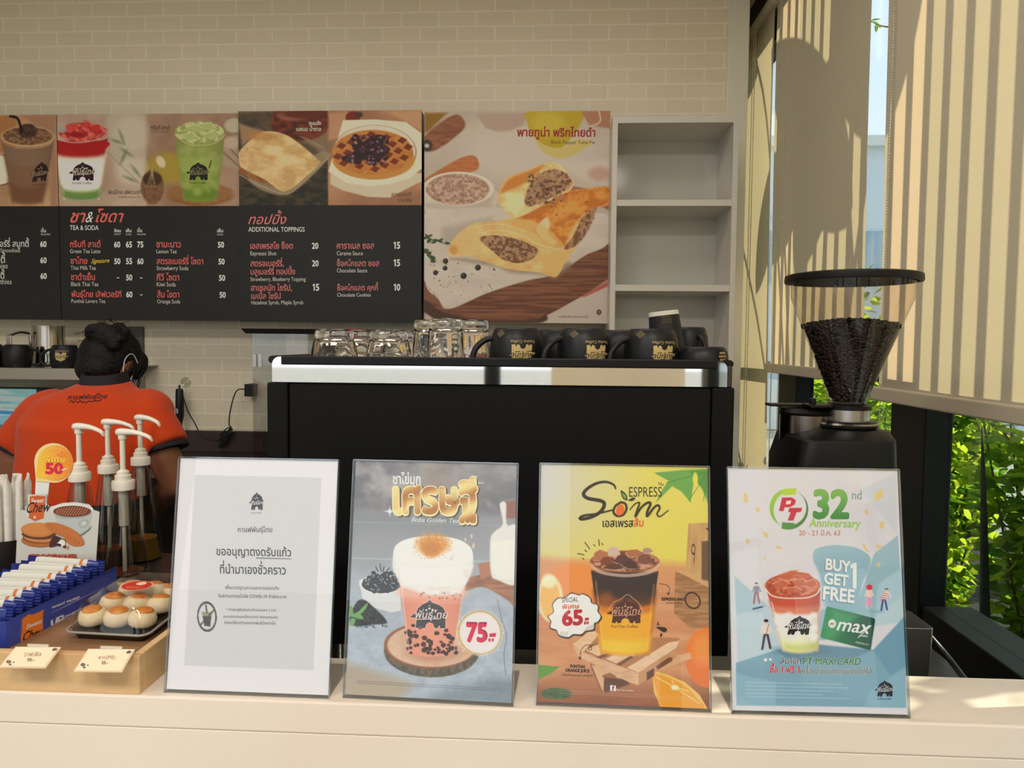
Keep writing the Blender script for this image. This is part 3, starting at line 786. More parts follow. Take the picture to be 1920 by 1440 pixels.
# small steel box and cable by the right-hand sign
kb = thing('steel_box', 'small steel bin standing on the dark worktop right of the fourth sign', 'bin', (at(1690, 1200, y=1.3).x, 1.3, 0.88))
MB().loft([rr3(0.03, 0.04, 0.006, 0.0), rr3(0.033, 0.043, 0.006, at(1690, 1176, y=1.26).z-0.88)]).build('body', STEEL, kb, bevel=0.001)
cbp = [at(1560, 1110, y=1.35), at(1640, 1135, y=1.38), at(1706, 1158, y=1.42), at(1760, 1212, y=1.42), at(1800, 1262, y=1.36), at(1830, 1304, y=1.25), at(1846, 1345, y=1.2)]
cab = MB().tube(bez(cbp, 8), 0.0055, 8).build('power_cable', mat('black_rubber', (14, 14, 14), 0.4), smooth=80)
tag(cab, 'thick black cable drooping behind the fourth sign towards the window', 'cable')
# ------------------------------------------------------------------ printed sheets: outlines, tints and lettering laid out on the sheet itself
def homog(q):
    """unit square (u right, v down) -> quad TL,TR,BR,BL"""
    A = []; b = []
    for (u, v), (x, y) in zip(((0,0),(1,0),(1,1),(0,1)), q):
        A.append([u, v, 1, 0, 0, 0, -u*x, -v*x]); b.append(x)
        A.append([0, 0, 0, u, v, 1, -u*y, -v*y]); b.append(y)
    h = np.linalg.solve(np.array(A, float), np.array(b, float))
    return np.array([[h[0],h[1],h[2]],[h[3],h[4],h[5]],[h[6],h[7],1.0]])

_rng = np.random.default_rng(5)
_lat = _rng.random((256, 256))
def vnoise(x, y):
    xi = np.floor(x).astype(int); yi = np.floor(y).astype(int); fx = x-xi; fy = y-yi
    fx = fx*fx*(3-2*fx); fy = fy*fy*(3-2*fy)
    a = _lat[xi & 255, yi & 255]; b = _lat[(xi+1) & 255, yi & 255]; c = _lat[xi & 255, (yi+1) & 255]; d = _lat[(xi+1) & 255, (yi+1) & 255]
    return (a*(1-fx)+b*fx)*(1-fy)+(c*(1-fx)+d*fx)*fy
def fbm(x, y, o=3):
    s = 0; a = 0.5; t = 0
    for k in range(o): s = s+a*vnoise(x*2**k+17*k, y*2**k+9*k); t += a; a *= 0.55
    return s/t
def spline(pts, n=6, closed=True):
    P = np.array(pts, float); m = len(P); out = []
    rng = range(m) if closed else range(m-1)
    for i in rng:
        if closed: p0, p1, p2, p3 = P[i-1], P[i], P[(i+1) % m], P[(i+2) % m]
        else: p0, p1, p2, p3 = P[max(i-1,0)], P[i], P[i+1], P[min(i+2,m-1)]
        for k in range(n):
            t = k/n; out.append(0.5*((2*p1)+(p2-p0)*t+(2*p0-5*p1+4*p2-p3)*t*t+(3*p1-p0-3*p2+p3)*t**3))
    if not closed: out.append(P[-1])
    return np.array(out)

class Art:
    def __init__(self, quad, w, h, nx=240, ny=340, vs=None, base=(255,255,255)):
        self.H = homog(quad); self.Hi = np.linalg.inv(self.H); self.w, self.h = w, h
        us = np.linspace(0, 1, nx+1); vs = np.linspace(0, 1, ny+1) if vs is None else np.array(vs)
        self.nx, self.ny = nx, len(vs)-1
        U, V = np.meshgrid(us, vs); self.U, self.V = U, V
        Q = self.H @ np.stack([U.ravel(), V.ravel(), np.ones(U.size)])
        self.X = (Q[0]/Q[2]).reshape(U.shape); self.Y = (Q[1]/Q[2]).reshape(U.shape)
        self.C = np.empty(U.shape+(3,)); self.C[:] = np.array(base, float)
        self.tv = []; self.tf = []; self.tc = []; self.lv = 0; self.nv = 0
        self.nz = fbm(self.X/40, self.Y/40, 4)
    def sub(self, x0, y0, x1, y1):
        m = (self.X >= x0) & (self.X <= x1) & (self.Y >= y0) & (self.Y <= y1)
        if not m.any(): return None
        r = np.where(m.any(1))[0]; c = np.where(m.any(0))[0]
        return slice(r[0], r[-1]+1), slice(c[0], c[-1]+1)
    def put(self, s, a, col, tex=None):
        a = np.clip(a, 0, 1)[..., None]
        c = np.array(col, float) if not callable(col) else col(self.X[s], self.Y[s])
        if tex:       # (scale x, scale y, amount, second colour)
            n = np.clip((fbm(self.X[s]/tex[0], self.Y[s]/tex[1], 4)-0.5)*tex[2]*2+0.5, 0, 1)[..., None]
            c = c*(1-n)+np.array(tex[3], float)*n
        self.C[s] = self.C[s]*(1-a)+c*a
    def all(self, col, tex=None): self.put((slice(None), slice(None)), np.ones(self.X.shape), col, tex)
    def ell(self, cx, cy, rx, ry, col, soft=2.0, a=1.0, rot=0.0, tex=None, ring=None):
        R = max(rx, ry)+soft+(ring or 0); s = self.sub(cx-R, cy-R, cx+R, cy+R)
        if s is None: return
        dx = self.X[s]-cx; dy = self.Y[s]-cy; c_, s_ = cos(rot), sin(rot)
        x = dx*c_+dy*s_; y = -dx*s_+dy*c_
        d = (np.sqrt((x/rx)**2+(y/ry)**2)-1)*min(rx, ry)
        if ring: d = np.abs(d)-ring/2
        self.put(s, a*np.clip(0.5-d/soft, 0, 1), col, tex)
    def poly(self, pts, col, soft=2.0, a=1.0, smooth=None, tex=None):
        if smooth is None: smooth = len(pts) >= 7 and soft >= 4.5
        P = spline(pts) if smooth else np.array(pts, float)
        s = self.sub(P[:,0].min()-soft, P[:,1].min()-soft, P[:,0].max()+soft, P[:,1].max()+soft)
        if s is None: return
        x = self.X[s]; y = self.Y[s]; D = np.full(x.shape, 1e18); ins = np.zeros(x.shape, bool)
        for i in range(len(P)):
            ax, ay = P[i-1]; bx, by = P[i]; ex, ey = bx-ax, by-ay
            L = ex*ex+ey*ey
            if L < 1e-9: continue
            t = np.clip(((x-ax)*ex+(y-ay)*ey)/L, 0, 1)
            D = np.minimum(D, (x-ax-ex*t)**2+(y-ay-ey*t)**2)
            if ay != by:
                cr = ((ay > y) != (by > y)) & (x < ex*(y-ay)/(by-ay)+ax); ins ^= cr
        d = np.sqrt(D); d = np.where(ins, -d, d)
        self.put(s, a*np.clip(0.5-d/soft, 0, 1), col, tex)
    def line(self, pts, w, col, soft=2.0, a=1.0, smooth=False, taper=False):
        P = spline(pts, 6, False) if smooth else np.array(pts, float)
        s = self.sub(P[:,0].min()-w-soft, P[:,1].min()-w-soft, P[:,0].max()+w+soft, P[:,1].max()+w+soft)
        if s is None: return
        x = self.X[s]; y = self.Y[s]; D = np.full(x.shape, 1e9); m = len(P)-1
        for i in range(m):
            ax, ay = P[i]; bx, by = P[i+1]; ex, ey = bx-ax, by-ay; L = max(ex*ex+ey*ey, 1e-9)
            t = np.clip(((x-ax)*ex+(y-ay)*ey)/L, 0, 1)
            ww = w/2 if not taper else w/2*(0.25+0.75*sin(pi*(0.08+0.84*(i+0.5)/m)))
            D = np.minimum(D, np.sqrt((x-ax-ex*t)**2+(y-ay-ey*t)**2)-ww)
        self.put(s, a*np.clip(0.5-D/soft, 0, 1), col)
    def dots(self, n, x0, y0, x1, y1, r0, r1, col, seed=0, soft=1.5, a=1.0, inside=None):
        rd = random.Random(seed)
        for k in range(n):
            x = rd.uniform(x0, x1); y = rd.uniform(y0, y1)
            if inside and not inside(x, y): continue
            r = rd.uniform(r0, r1); self.ell(x, y, r, r*rd.uniform(.7, 1.1), col, soft, a)
    def inv(self, P):
        P = np.array(P, float); Q = self.Hi @ np.stack([P[:,0], P[:,1], np.ones(len(P))]); return Q[0]/Q[2], Q[1]/Q[2]
    def flat(self, P, F, col, copy=0):
        if not len(P): return
        u, v = self.inv(P); self.lv += (copy == 0); o = self.nv; self.nv += len(P); z = 0.00012+0.000012*self.lv+0.0000008*copy
        self.tv.append(np.stack([(u-0.5)*self.w, (0.5-v)*self.h, np.full(len(u), z)], 1))
        self.tf += [tuple(a+o for a in q) for q in F]
        cc = np.empty((len(u), 3))
        if callable(col): cc[:] = col(np.array(P)[:,0], np.array(P)[:,1])
        else: cc[:] = np.array(col, float)
        self.tc.append(cc)
    def shape(self, pts, col):        # crisp outline
        self.flat(pts, [tuple(range(len(pts)))], col)
    def text(self, x0, x1, y, txt, col, hs=1.0, bold=0.0, shear=0.0, slope=0.0, size=None, track=0.0, align='l'):
        """baseline y, from x0 to x1; hs stretches the height; slope = dy/dx of the baseline"""
        LS, F, adv = bold_layout(txt, bold, track)
        V = LS[0]
        if not V: return
        xs = [p[0] for p in V]; a, b = min(xs)-bold, max(xs)+bold
        if size: s = size; w = (b-a)*s; x0 = x0 if align == 'l' else (x1-w if align == 'r' else (x0+x1)/2-w/2)
        else: s = (x1-x0)/(b-a)
        for q, L_ in enumerate(LS):
            P = []
            for px, py in L_:
                X = x0+(px-a)*s+py*s*hs*shear; P.append((X, y-py*s*hs+slope*(X-x0)))
            self.flat(P, F, col, q)
    def emblem(self, x0, y0, x1, y1, col, tcol, skew=0.0, sub=None, subcol=None, slope=0.0, edge=None):
        E_ = lambda q: [(x0+(x1-x0)*x+skew*(y1-y0)*y, y1-(y1-y0)*y+slope*(x1-x0)*x) for x, y in q]
        if edge: self.poly(E_(ELEPH), edge, 9)
        self.shape(E_(ELEPH), col)
        w = x1-x0; hgt = y1-y0
        self.text(x0+w*0.13, x0+w*0.97, y1-hgt*0.36+slope*w*0.1, 'พันธุ์ไทย', tcol, 1.05, 0.01, 0.2, slope)
        self.flat(E_([(0.14,0.30),(0.80,0.33),(0.80,0.355),(0.14,0.325)]), [(0,1,2,3)], tcol)
        for x, y, r in ((0.52,0.70,0.035),(0.44,0.64,0.03),(0.60,0.66,0.03),(0.52,0.80,0.02),(0.36,0.66,0.02)): self.flat(E_(ring_poly(x, y, r, 7)), [tuple(range(7))], tcol)
        if sub: self.text(x0+w*0.14, x0+w*0.86, y1+hgt*0.18+slope*w*0.1, sub, subcol or col, 1.0, 0.0, 0.0, slope)
    def build(self, name, parent, g=0.9, rough=0.45, R=None, spec=0.4):
        """g: how bright a pure white sheet shows under the room's light"""
        n = (self.nx+1)*(self.ny+1)
        gv = np.stack([(self.U.ravel()-0.5)*self.w, (0.5-self.V.ravel())*self.h, np.zeros(n)], 1)
        i = np.arange(self.ny)[:, None]*(self.nx+1)+np.arange(self.nx)[None, :]
        q = np.stack([i, i+self.nx+1, i+self.nx+2, i+1], -1).reshape(-1, 4)
        V = np.concatenate([gv]+self.tv); nq = len(q)
        tf = [tuple(a+n for a in f) for f in self.tf]
        loops = np.concatenate([q.ravel(), np.array([a for f in tf for a in f], int)]) if tf else q.ravel()
        sizes = np.concatenate([np.full(nq, 4), np.array([len(f) for f in tf], int)]) if tf else np.full(nq, 4)
        me = bpy.data.meshes.new(name)
        me.vertices.add(len(V)); me.vertices.foreach_set('co', V.ravel().astype(np.float32))
        me.loops.add(len(loops)); me.loops.foreach_set('vertex_index', loops.astype(np.int32))
        me.polygons.add(len(sizes)); st = np.concatenate([[0], np.cumsum(sizes)[:-1]])
        me.polygons.foreach_set('loop_start', st.astype(np.int32))
        me.update(calc_edges=True)
        C = np.concatenate([self.C.reshape(-1, 3)]+self.tc)
        C = np.clip(lin(np.clip(C, 0, 255)/255)/g, 0.004, 0.90)
        at_ = me.color_attributes.new('tint', 'FLOAT_COLOR', 'POINT')
        at_.data.foreach_set('color', np.concatenate([C, np.ones((len(C), 1))], 1).ravel().astype(np.float32))
        key = 'print_%s_%s' % (rough, spec)
        if key not in _M:
            m = bpy.data.materials.new('printed_sheet'); m.use_nodes = True; b = m.node_tree.nodes['Principled BSDF']
            a = m.node_tree.nodes.new('ShaderNodeAttribute'); a.attribute_name = 'tint'
            m.node_tree.links.new(a.outputs['Color'], b.inputs['Base Color']); b.inputs['Roughness'].default_value = rough
            b.inputs['Specular IOR Level'].default_value = spec; _M[key] = m
        me.materials.append(_M[key])
        o = bpy.data.objects.new(name, me); COL.objects.link(o)
        if parent: o.parent = parent
        if R is not None: o.matrix_local = R
        return o

def gradY(y0, c0, y1, c1):
    c0 = np.array(c0, float); c1 = np.array(c1, float)
    return lambda X, Y: c0+(c1-c0)*np.clip((Y-y0)/(y1-y0), 0, 1)[..., None]
def gradX(x0, c0, x1, c1):
    c0 = np.array(c0, float); c1 = np.array(c1, float)
    return lambda X, Y: c0+(c1-c0)*np.clip((X-x0)/(x1-x0), 0, 1)[..., None]

def project(p):
    v = Vector(p)-Vector((0, 0, EYE)); d = v.dot(_f)
    return 960+FPX*v.dot(_r)/d, 720-FPX*v.dot(_u)/d

# ------------------------------------------------------------------ acrylic sign holders
ACR = pane_mat('clear_acrylic', (0.985, 0.99, 0.99), 0.0, 1.45)
EDGE = pane_mat('acrylic_edge', (0.90, 0.93, 0.93), 0.08, 1.5, 0.22)
def sign(bl, br, tl, tr, label, art, g, SL=0.306):
    """stand a slanted clear holder so that its corners sit where the photo shows them"""
    A = at(*bl, z=LZ+0.002); B = at(*br, z=LZ+0.002)
    A.z = B.z = LZ; mid = (A+B)/2; w = (B-A).length; yaw = atan2(B.y-A.y, B.x-A.x)
    ym = (tl[1]+tr[1])/2; best = min((abs(project(mid+Vector((0, SL*sin(t), SL*cos(t))))[1]-ym), t) for t in [radians(2+0.1*k) for k in range(200)])
    tilt = best[1]
    t = thing('acrylic_sign', label, 'sign', mid, yaw, 'acrylic sign holders on the ledge')
    R = Matrix.Rotation(-tilt, 4, 'X')
    # local sheet frame: x right, y up the slope, z towards the viewer
    S = R @ Matrix(((1,0,0,0),(0,0,-1,0),(0,1,0,0),(0,0,0,1)))
    def panel(name, y0, y1, z0, z1, m, x0=-w/2, x1=w/2, bev=0.0006):
        o = MB().box(x0, x1, y0, y1, z0, z1).build(name, m, t, bevel=bev, seg=1); o.matrix_local = S; return o
    panel('front_panel', 0.001, SL, 0.0, 0.0016, ACR, bev=0)
    panel('back_panel', 0.001, SL, -0.0046, -0.0030, ACR, bev=0)
    mb = MB(); mb.box(-w/2, w/2, SL, SL+0.0012, -0.0046, 0.0016); mb.build('top_edge', EDGE, t).matrix_local = S
    for s in (-1, 1):
        MB().box(s*w/2-0.0005, s*w/2+0.0005, 0.001, SL, -0.0046, 0.0016).build('side_edge', EDGE, t).matrix_local = S
    MB().box(-w/2, w/2, 0.0, 0.105, 0.0, 0.0025).build('foot', ACR, t)
    o = art.build('printed_sheet', t, g); o.matrix_local = S @ Matrix.Translation((0, 0.004+art.h/2, -0.0028))
    return t

# --- the four artworks, drawn in the sheet's own layout
def lim(a): return a
def notice():
    A = Art([(142,25),(1035,35),(955,1395),(22,1360)], 0.216, 0.301, 240, 330, base=(226,224,230))
    A.poly([(218,120),(938,132),(872,1250),(128,1222)], (206,206,210), 3)
    k = (44,44,50); k2 = (70,70,76)
    A.emblem(522, 216, 606, 320, (40,40,46), (214,214,218), 0.02, 'Punthai Coffee', k2)
    A.text(455, 652, 446, 'กาแฟพันธุ์ไทย', k, 1.15, 0.006)
    A.text(330, 757, 580, 'ขออนุญาตงดรับแก้ว', k, 1.25, 0.012, slope=0.012)
    A.line([(558,596),(755,600)], 5, k)
    A.text(348, 724, 685, 'ที่นำมาเองชั่วคราว', k, 1.3, 0.012, slope=0.012)
    A.text(375, 683, 776, 'เพื่อมาตรฐานความสะอาดปลอดภัย', k2, 1.2, 0.006, slope=0.012)
    A.text(335, 725, 824, 'ในสถานการณ์ไวรัส COVID-19 กำลังระบาด', k2, 1.15, 0.006, slope=0.012)
    A.text(378, 663, 902, '* สำหรับผู้ยืนยันนำแก้วมาเองลด 5 บาท', k2, 1.15, 0.0, slope=0.012)
    A.text(360, 672, 942, 'สามารถรับส่วนลดได้ตามปกติ เพียงแสดงแก้ว', k2, 1.15, 0.0, slope=0.012)
    A.text(365, 660, 978, 'โดยจะใส่ในแก้วของทางพันธุ์ไทยเท่านั้น', k2, 1.15, 0.0, slope=0.012)
    A.poly([(240,930),(292,935),(284,995),(250,992)], (70,70,60), 2)
    A.poly([(236,908),(296,912),(292,936),(240,932)], (150,148,110), 2)
    A.line([(262,870),(266,912)], 8, k)
    A.line([(228,985),(312,893)], 9, k2)
    A.ell(266, 937, 52, 82, k2, 2, ring=9)
    return A
def drink_cup(A, xl, xr, yt, xbl, xbr, yb, ry, ryb, layers, rim=(235,235,235), rimw=5):
    """tapered clear cup: layers = [(y_from, colour)] bands with curved lower edges"""
    def side(y): t = (y-yt)/(yb-yt); return xl+(xbl-xl)*t, xr+(xbr-xr)*t
    for y0, col, soft in layers:
        a, b = side(y0); c = (xbl+xbr)/2; m = (a+b)/2; r = ry+(ryb-ry)*((y0-yt)/(yb-yt))
        P = [(m-(m-a)*cos(q), y0+r*sin(q)) for q in [pi*k/12 for k in range(13)]][::-1]
        bot = [(c-(c-xbl)*cos(q), yb-ryb+ryb*sin(q)) for q in [pi*k/12 for k in range(13)]]
        cc = np.array(col, float)
        def f(X, Y, a=min(xl,xbl), b=max(xr,xbr), cc=cc):
            u = np.clip((X-a)/(b-a), 0, 1)[..., None]; sh = 1.04-0.55*np.abs(u-0.45)**2.2
            return np.clip(cc*sh, 0, 255)
        A.poly(P+bot, f, soft)
def boba():
    A = Art([(120,35),(990,48),(955,1392),(35,1350)], 0.216, 0.301, 330, 460)
    A.all(gradY(350, (128,132,140), 700, (172,184,198)), (200, 120, 0.9, (152,152,160)))
    A.put(A.sub(-50, -50, 1100, 330), np.clip((345-A.Y[A.sub(-50,-50,1100,330)])/60, 0, 1), (112,110,116), (120, 90, 1.4, (168,164,166)))
    A.ell(560, 150, 60, 110, (164,128,96), 90, 0.6); A.ell(700, 120, 260, 90, (150,146,148), 120, 0.6)
    A.put(A.sub(-50, 600, 1100, 1450), np.clip((A.Y[A.sub(-50,600,1100,1450)]-640)/260, 0, 1)*0.9, (182,196,212), (46, 40, 1.2, (164,178,196)))
    A.line([(40,372),(985,386)], 5, (150,160,172), 8); A.line([(60,575),(990,590)], 3, (190,200,210), 8)
    A.line([(880,800),(900,900),(930,1010),(915,1110),(925,1230)], 3, (96,104,116), 3, smooth=True)
    A.poly([(30,1165),(190,1210),(420,1290),(300,1400),(20,1400)], (176,160,140), 60, 0.9)
    A.poly([(560,1330),(860,1240),(1000,1250),(1000,1420),(400,1400)], (104,118,132), 80, 0.6)
    # milk bottle + board at right
    A.poly([(700,690),(800,660),(860,650),(980,700),(980,840),(930,800),(800,730),(700,755)], (170,116,86), 8, tex=(60,16,1.2,(136,84,60)))
    A.poly([(775,600),(850,585),(870,650),(790,690)], (176,118,86), 8)
    A.poly([(930,250),(990,245),(990,345),(925,345)], (146,96,84), 10)
    A.poly([(896,268),(930,262),(935,380),(995,400),(995,700),(880,690),(845,650),(843,470),(868,420),(912,375)], (226,224,222), 8)
    A.poly([(850,480),(995,460),(995,690),(885,680),(856,640)], (238,234,226), 10)
    # bowl of pearls
    A.poly([(122,700),(345,700),(350,868),(300,880),(190,850),(140,800)], (214,218,222), 5)
    A.ell(242, 720, 118, 56, (226,230,232), 3); A.ell(244, 722, 106, 48, (40,44,52), 3)
    A.dots(85, 142, 655, 345, 765, 9, 15, (40,44,52), 3, 2, 1, lambda x, y: ((x-244)/104)**2+((y-705)/62)**2 < 1)
    A.dots(60, 150, 660, 340, 760, 3, 5.5, (150,158,168), 4, 3, .9, lambda x, y: ((x-244)/100)**2+((y-705)/56)**2 < 1)
    for q in ((198,652,210,662),(216,622,228,648),(240,608,244,645),(262,622,254,648),(290,628,272,652)): A.line([(q[0],q[1]),(q[2],q[3])], 5, (24,26,32))
    # tea heap + leaves
    A.poly([(70,900),(110,820),(150,810),(200,850),(250,900),(270,940),(190,950),(110,960),(70,945)], (66,70,76), 8, smooth=True, tex=(7,7,2.2,(34,36,40)))
    A.dots(70, 90, 925, 280, 968, 1.5, 4, (52,54,58), 8)
    for P in ([(65,900),(110,880),(168,826),(150,870),(100,905)], [(80,890),(125,890),(142,918),(100,912)], [(75,915),(98,920),(88,955),(65,950)], [(66,845),(84,850),(85,890),(66,885)]):
        A.poly(P, (112,168,100), 3, smooth=True)
    # log slice
    A.ell(515, 1100, 262, 148, (74,72,66), 6, tex=(10,10,2.0,(110,98,84)))
    A.poly([(255,1075),(775,1075),(760,1150),(700,1205),(520,1245),(350,1205),(270,1140)], (78,78,70), 5, smooth=False, tex=(12,26,2.0,(116,98,86)))
    A.ell(512, 1065, 258, 132, (150,92,70), 5); A.ell(516, 1066, 244, 122, (206,168,142), 6, tex=(60,50,0.8,(220,190,168)))
    A.ell(520, 1100, 150, 60, (190,128,106), 30, .6)
    # the cup of pink tea
    drink_cup(A, 330, 728, 560, 385, 632, 1128, 14, 22, [(640, (222,148,128), 4)])
    A.poly([(330,560),(728,560),(700,740),(660,772),(560,782),(470,775),(380,745),(352,735)], (240,238,236), 12, tex=(60,24,0.8,(222,214,210)))
    A.poly([(352,735),(470,772),(560,782),(660,770),(700,738),(690,790),(355,790)], (232,186,170), 26, .7)
    A.dots(14, 385, 765, 690, 800, 3, 6, (120,72,66), 3, 3, .7)
    A.dots(46, 372, 950, 655, 1110, 8, 15, (66,46,50), 11, 4, 1, lambda x, y: x > 345+0.08*(y-600) and x < 715-0.13*(y-640))
    A.dots(14, 380, 1080, 630, 1112, 8, 14, (58,40,44), 15, 4)
    A.line([(352,700),(392,1105)], 5, (246,214,204), 6, .7); A.line([(700,700),(640,1100)], 5, (246,206,196), 6, .6)
    A.poly([(312,555),(330,500),(400,462),(530,447),(660,462),(732,505),(750,560),(740,595),(690,640),(690,720),(380,720),(350,640),(318,592)], (236,233,230), 5, tex=(90,60,.6,(248,246,242)))
    A.line([(318,592),(400,612),(530,618),(660,612),(742,592)], 8, (222,220,222), 10, .8, smooth=True)
    A.ell(530, 495, 88, 58, (206,138,58), 36, 1, tex=(10,10,2.0,(228,164,84))); A.ell(520, 520, 50, 46, (200,126,46), 26, .9)
    A.dots(200, 420, 430, 640, 580, 1.5, 3.5, (206,140,70), 5, 2, .7)
    A.dots(60, 470, 380, 580, 450, 2, 5, (186,156,120), 6, 5, .35)
    A.emblem(398, 806, 608, 968, (70,68,78), (228,214,214), 0, edge=(244,226,220))
    # seal
    A.ell(783, 990, 128, 132, (220,208,180), 12, .6); A.dots(160, 650, 870, 925, 1140, 1.5, 4, (240,232,214), 7, 2, .9, lambda x, y: 1.0 < ((x-783)/122)**2+((y-990)/126)**2 < 1.35)
    A.ell(783, 990, 112, 116, (232,226,230), 2.5); A.ell(783, 990, 116, 122, (196,166,104), 2.5, ring=6); A.ell(786, 993, 108, 118, (226,206,160), 2.5, ring=3)
    # lettering
    A.text(318, 468, 160, 'ชาไข่มุก', (236,236,240), 1.5, 0.02)
    gold = gradY(180, (214,150,62), 330, (206,136,44))
    def gold2(X, Y):
        t = 0.5+0.5*np.sin((Y+X*0.4)/22.0); return np.array((176,112,36))*(1-t)[..., None]+np.array((250,222,150))*t[..., None]
    A.text(322, 790, 326, 'เศรษฐี', (96,70,40), 1.35, 0.075)
    A.text(312, 782, 320, 'เศรษฐี', (246,228,180), 1.35, 0.07)
    A.text(318, 776, 316, 'เศรษฐี', gold2, 1.33, 0.045)
    for cx, cy, r in ((772,150,38),(298,312,26)):
        A.line([(cx-r,cy),(cx+r,cy)], 3, (246,246,246), 6); A.line([(cx,cy-r),(cx,cy+r)], 3, (246,246,246), 6); A.ell(cx, cy, 10, 10, (255,255,250), 14)
    A.text(415, 668, 368, 'Boba Golden Tea', (240,240,240), 1.0, 0.0, 0.35, 0.02)
    for cx, cy, r in ((708,466,13),(742,446,14),(752,500,18)): A.poly([(cx,cy-r),(cx+r*.5,cy),(cx,cy+r),(cx-r*.5,cy)], (232,214,186), 3); A.ell(cx, cy, r*.3, r*.35, (196,180,160), 2)
    A.text(706, 822, 1038, '75', (214,40,84), 1.25, 0.05, 0.02); A.text(710, 826, 1040, '75', (150,20,60), 1.25, 0.0)
    A.shape([(830,1022),(842,1022),(842,1040),(830,1040)], (206,36,80)); A.shape([(836,994),(872,990),(870,1012),(836,1014)], (206,36,80)); A.shape([(848,1022),(860,1022),(858,1038),(848,1040)], (206,36,80))
    for y in (1272, 1284): A.line([(100,y),(900,y+38)], 2.5, (92,100,112), 3, .8)
    return A
def orange():
    A = Art([(75,45),(982,68),(995,1420),(45,1385)], 0.216, 0.301, 330, 460)
    def bg(X, Y):
        t = np.clip((X-120)/560, 0, 1)[..., None]; c = np.array((206,204,196))*(1-t)+np.array((222,210,100))*t
        d = np.clip((Y-200)/350, 0, 1)[..., None]; c = c*(1-d*.55)+np.array((222,206,90))*d*.55
        return c
    A.all(bg)
    # floor of warm wood
    A.poly([(40,560),(300,590),(640,590),(1000,610),(1000,1430),(30,1430)], (212,150,104), 50)
    A.put(A.sub(0,600,1100,1450), np.clip((A.Y[A.sub(0,600,1100,1450)]-640)/120, 0, 1)*.8, (214,158,120), (260, 60, .9, (196,128,88)))
    A.put(A.sub(0,1200,1100,1450), np.clip((A.Y[A.sub(0,1200,1100,1450)]-1200)/180, 0, 1)*.85, (146,84,56), (200, 60, .8, (120,66,46)))
    A.ell(270, 720, 170, 130, (232,140,66), 60, .9)
    A.ell(120, 800, 70, 130, (238,216,176), 10, 1); A.ell(118, 800, 54, 110, (240,180,92), 14, 1); A.ell(112,700,40,40,(250,240,210),20,.8)
    # leaf of the papaya at top right
    for P in ([(690,95),(850,80),(985,75),(985,270),(950,180),(915,90),(890,262),(840,200),(790,170),(700,262),(735,190),(770,140)],): A.poly(P, (104,164,78), 4)
    A.poly([(880,85),(985,78),(985,230),(948,180)], (84,148,60), 6); A.line([(985,90),(760,150)], 3, (60,120,44), 4); A.line([(985,90),(880,250)], 3, (60,120,44), 4); A.line([(985,90),(960,250)], 3, (62,124,44), 4)
    A.ell(915, 130, 14, 36, (226,214,80), 5)
    # toy blocks at right
    A.poly([(878,378),(995,372),(998,725),(945,722),(862,660)], (206,166,112), 4, tex=(18,120,1.0,(190,146,94))); A.poly([(950,480),(998,470),(998,700),(950,690)], (108,74,58), 5)
    A.poly([(806,640),(998,730),(998,965),(890,965),(800,880)], (180,134,92), 4, tex=(80,10,1.4,(150,104,66))); A.poly([(806,640),(880,650),(998,722),(998,740)], (206,162,114), 4)
    A.ell(902, 808, 38, 46, (40,30,24), 2, rot=-.5, ring=8)
    A.ell(905, 522, 9, 26, (60,44,32), 2, ring=4); A.line([(912,545),(908,598)], 4, (60,44,32))
    A.poly([(970,405),(990,402),(988,420)], (40,30,24), 2)
    # big orange at right, wedge at the bottom
    A.ell(990, 1130, 128, 170, (226,116,44), 6); A.ell(965, 1080, 70, 90, (240,150,74), 60, .8)
    A.poly([(680,1205),(760,1225),(860,1270),(940,1340),(990,1430),(740,1430),(690,1330)], (244,196,104), 4); A.poly([(690,1225),(770,1245),(860,1290),(920,1350),(960,1425),(745,1425),(705,1330)], (236,160,60), 8)
    for q in ((700,1240),(790,1262),(880,1320),(940,1390)): A.line([(805,1300),q], 5, (250,220,150), 5)
    A.ell(805, 1300, 20, 14, (252,240,206), 8)
    # leaves lower left
    A.poly([(50,1175),(170,1185),(120,1225),(52,1258)], (96,150,60), 4); A.ell(150, 1338, 85, 32, (58,88,62), 8, tex=(30,14,1.4,(84,112,70)))
    # pallet
    A.poly([(330,1130),(470,1190),(560,1250),(560,1290),(400,1330),(345,1200)], (150,98,66), 6)
    for (x, y) in ((350,1180),(470,1225),(640,1160)): A.poly([(x,y),(x+250,y-60),(x+255,y-25),(x+40,y+60)], (214,168,128), 5)
    A.poly([(400,1245),(560,1255),(545,1285),(420,1330)], (96,60,44), 10)
    A.poly([(345,1165),(415,1250),(410,1330),(380,1260)], (216,174,136), 4)
    A.poly([(242,1060),(300,1005),(830,1020),(815,1105),(590,1215),(545,1260)], (176,120,84), 5)
    for P in ([(242,1058),(345,975),(390,1000),(300,1100)], [(315,1090),(480,1000),(530,1020),(395,1130)], [(425,1140),(600,1040),(660,1060),(505,1175)], [(540,1190),(770,1045),(828,1035),(815,1075),(605,1215)]): A.poly(P, (232,200,168), 4, tex=(40,14,.8,(218,180,146)))
    A.poly([(242,1060),(300,1102),(540,1195),(605,1218),(605,1290),(545,1268),(270,1125)], (222,184,150), 4, tex=(50,10,1,(204,160,122)))
    A.poly([(605,1218),(815,1080),(815,1125),(605,1290)], (196,146,106), 4); A.poly([(650,1215),(690,1190),(690,1235),(650,1262)], (96,56,40), 5); A.poly([(700,1180),(770,1130),(790,1130),(790,1150),(710,1200)], (120,74,52), 5)
    A.poly([(370,1130),(430,1105),(450,1115),(395,1140)], (120,74,50), 4); A.poly([(480,1170),(560,1120),(580,1128),(505,1178)], (120,74,50), 4)
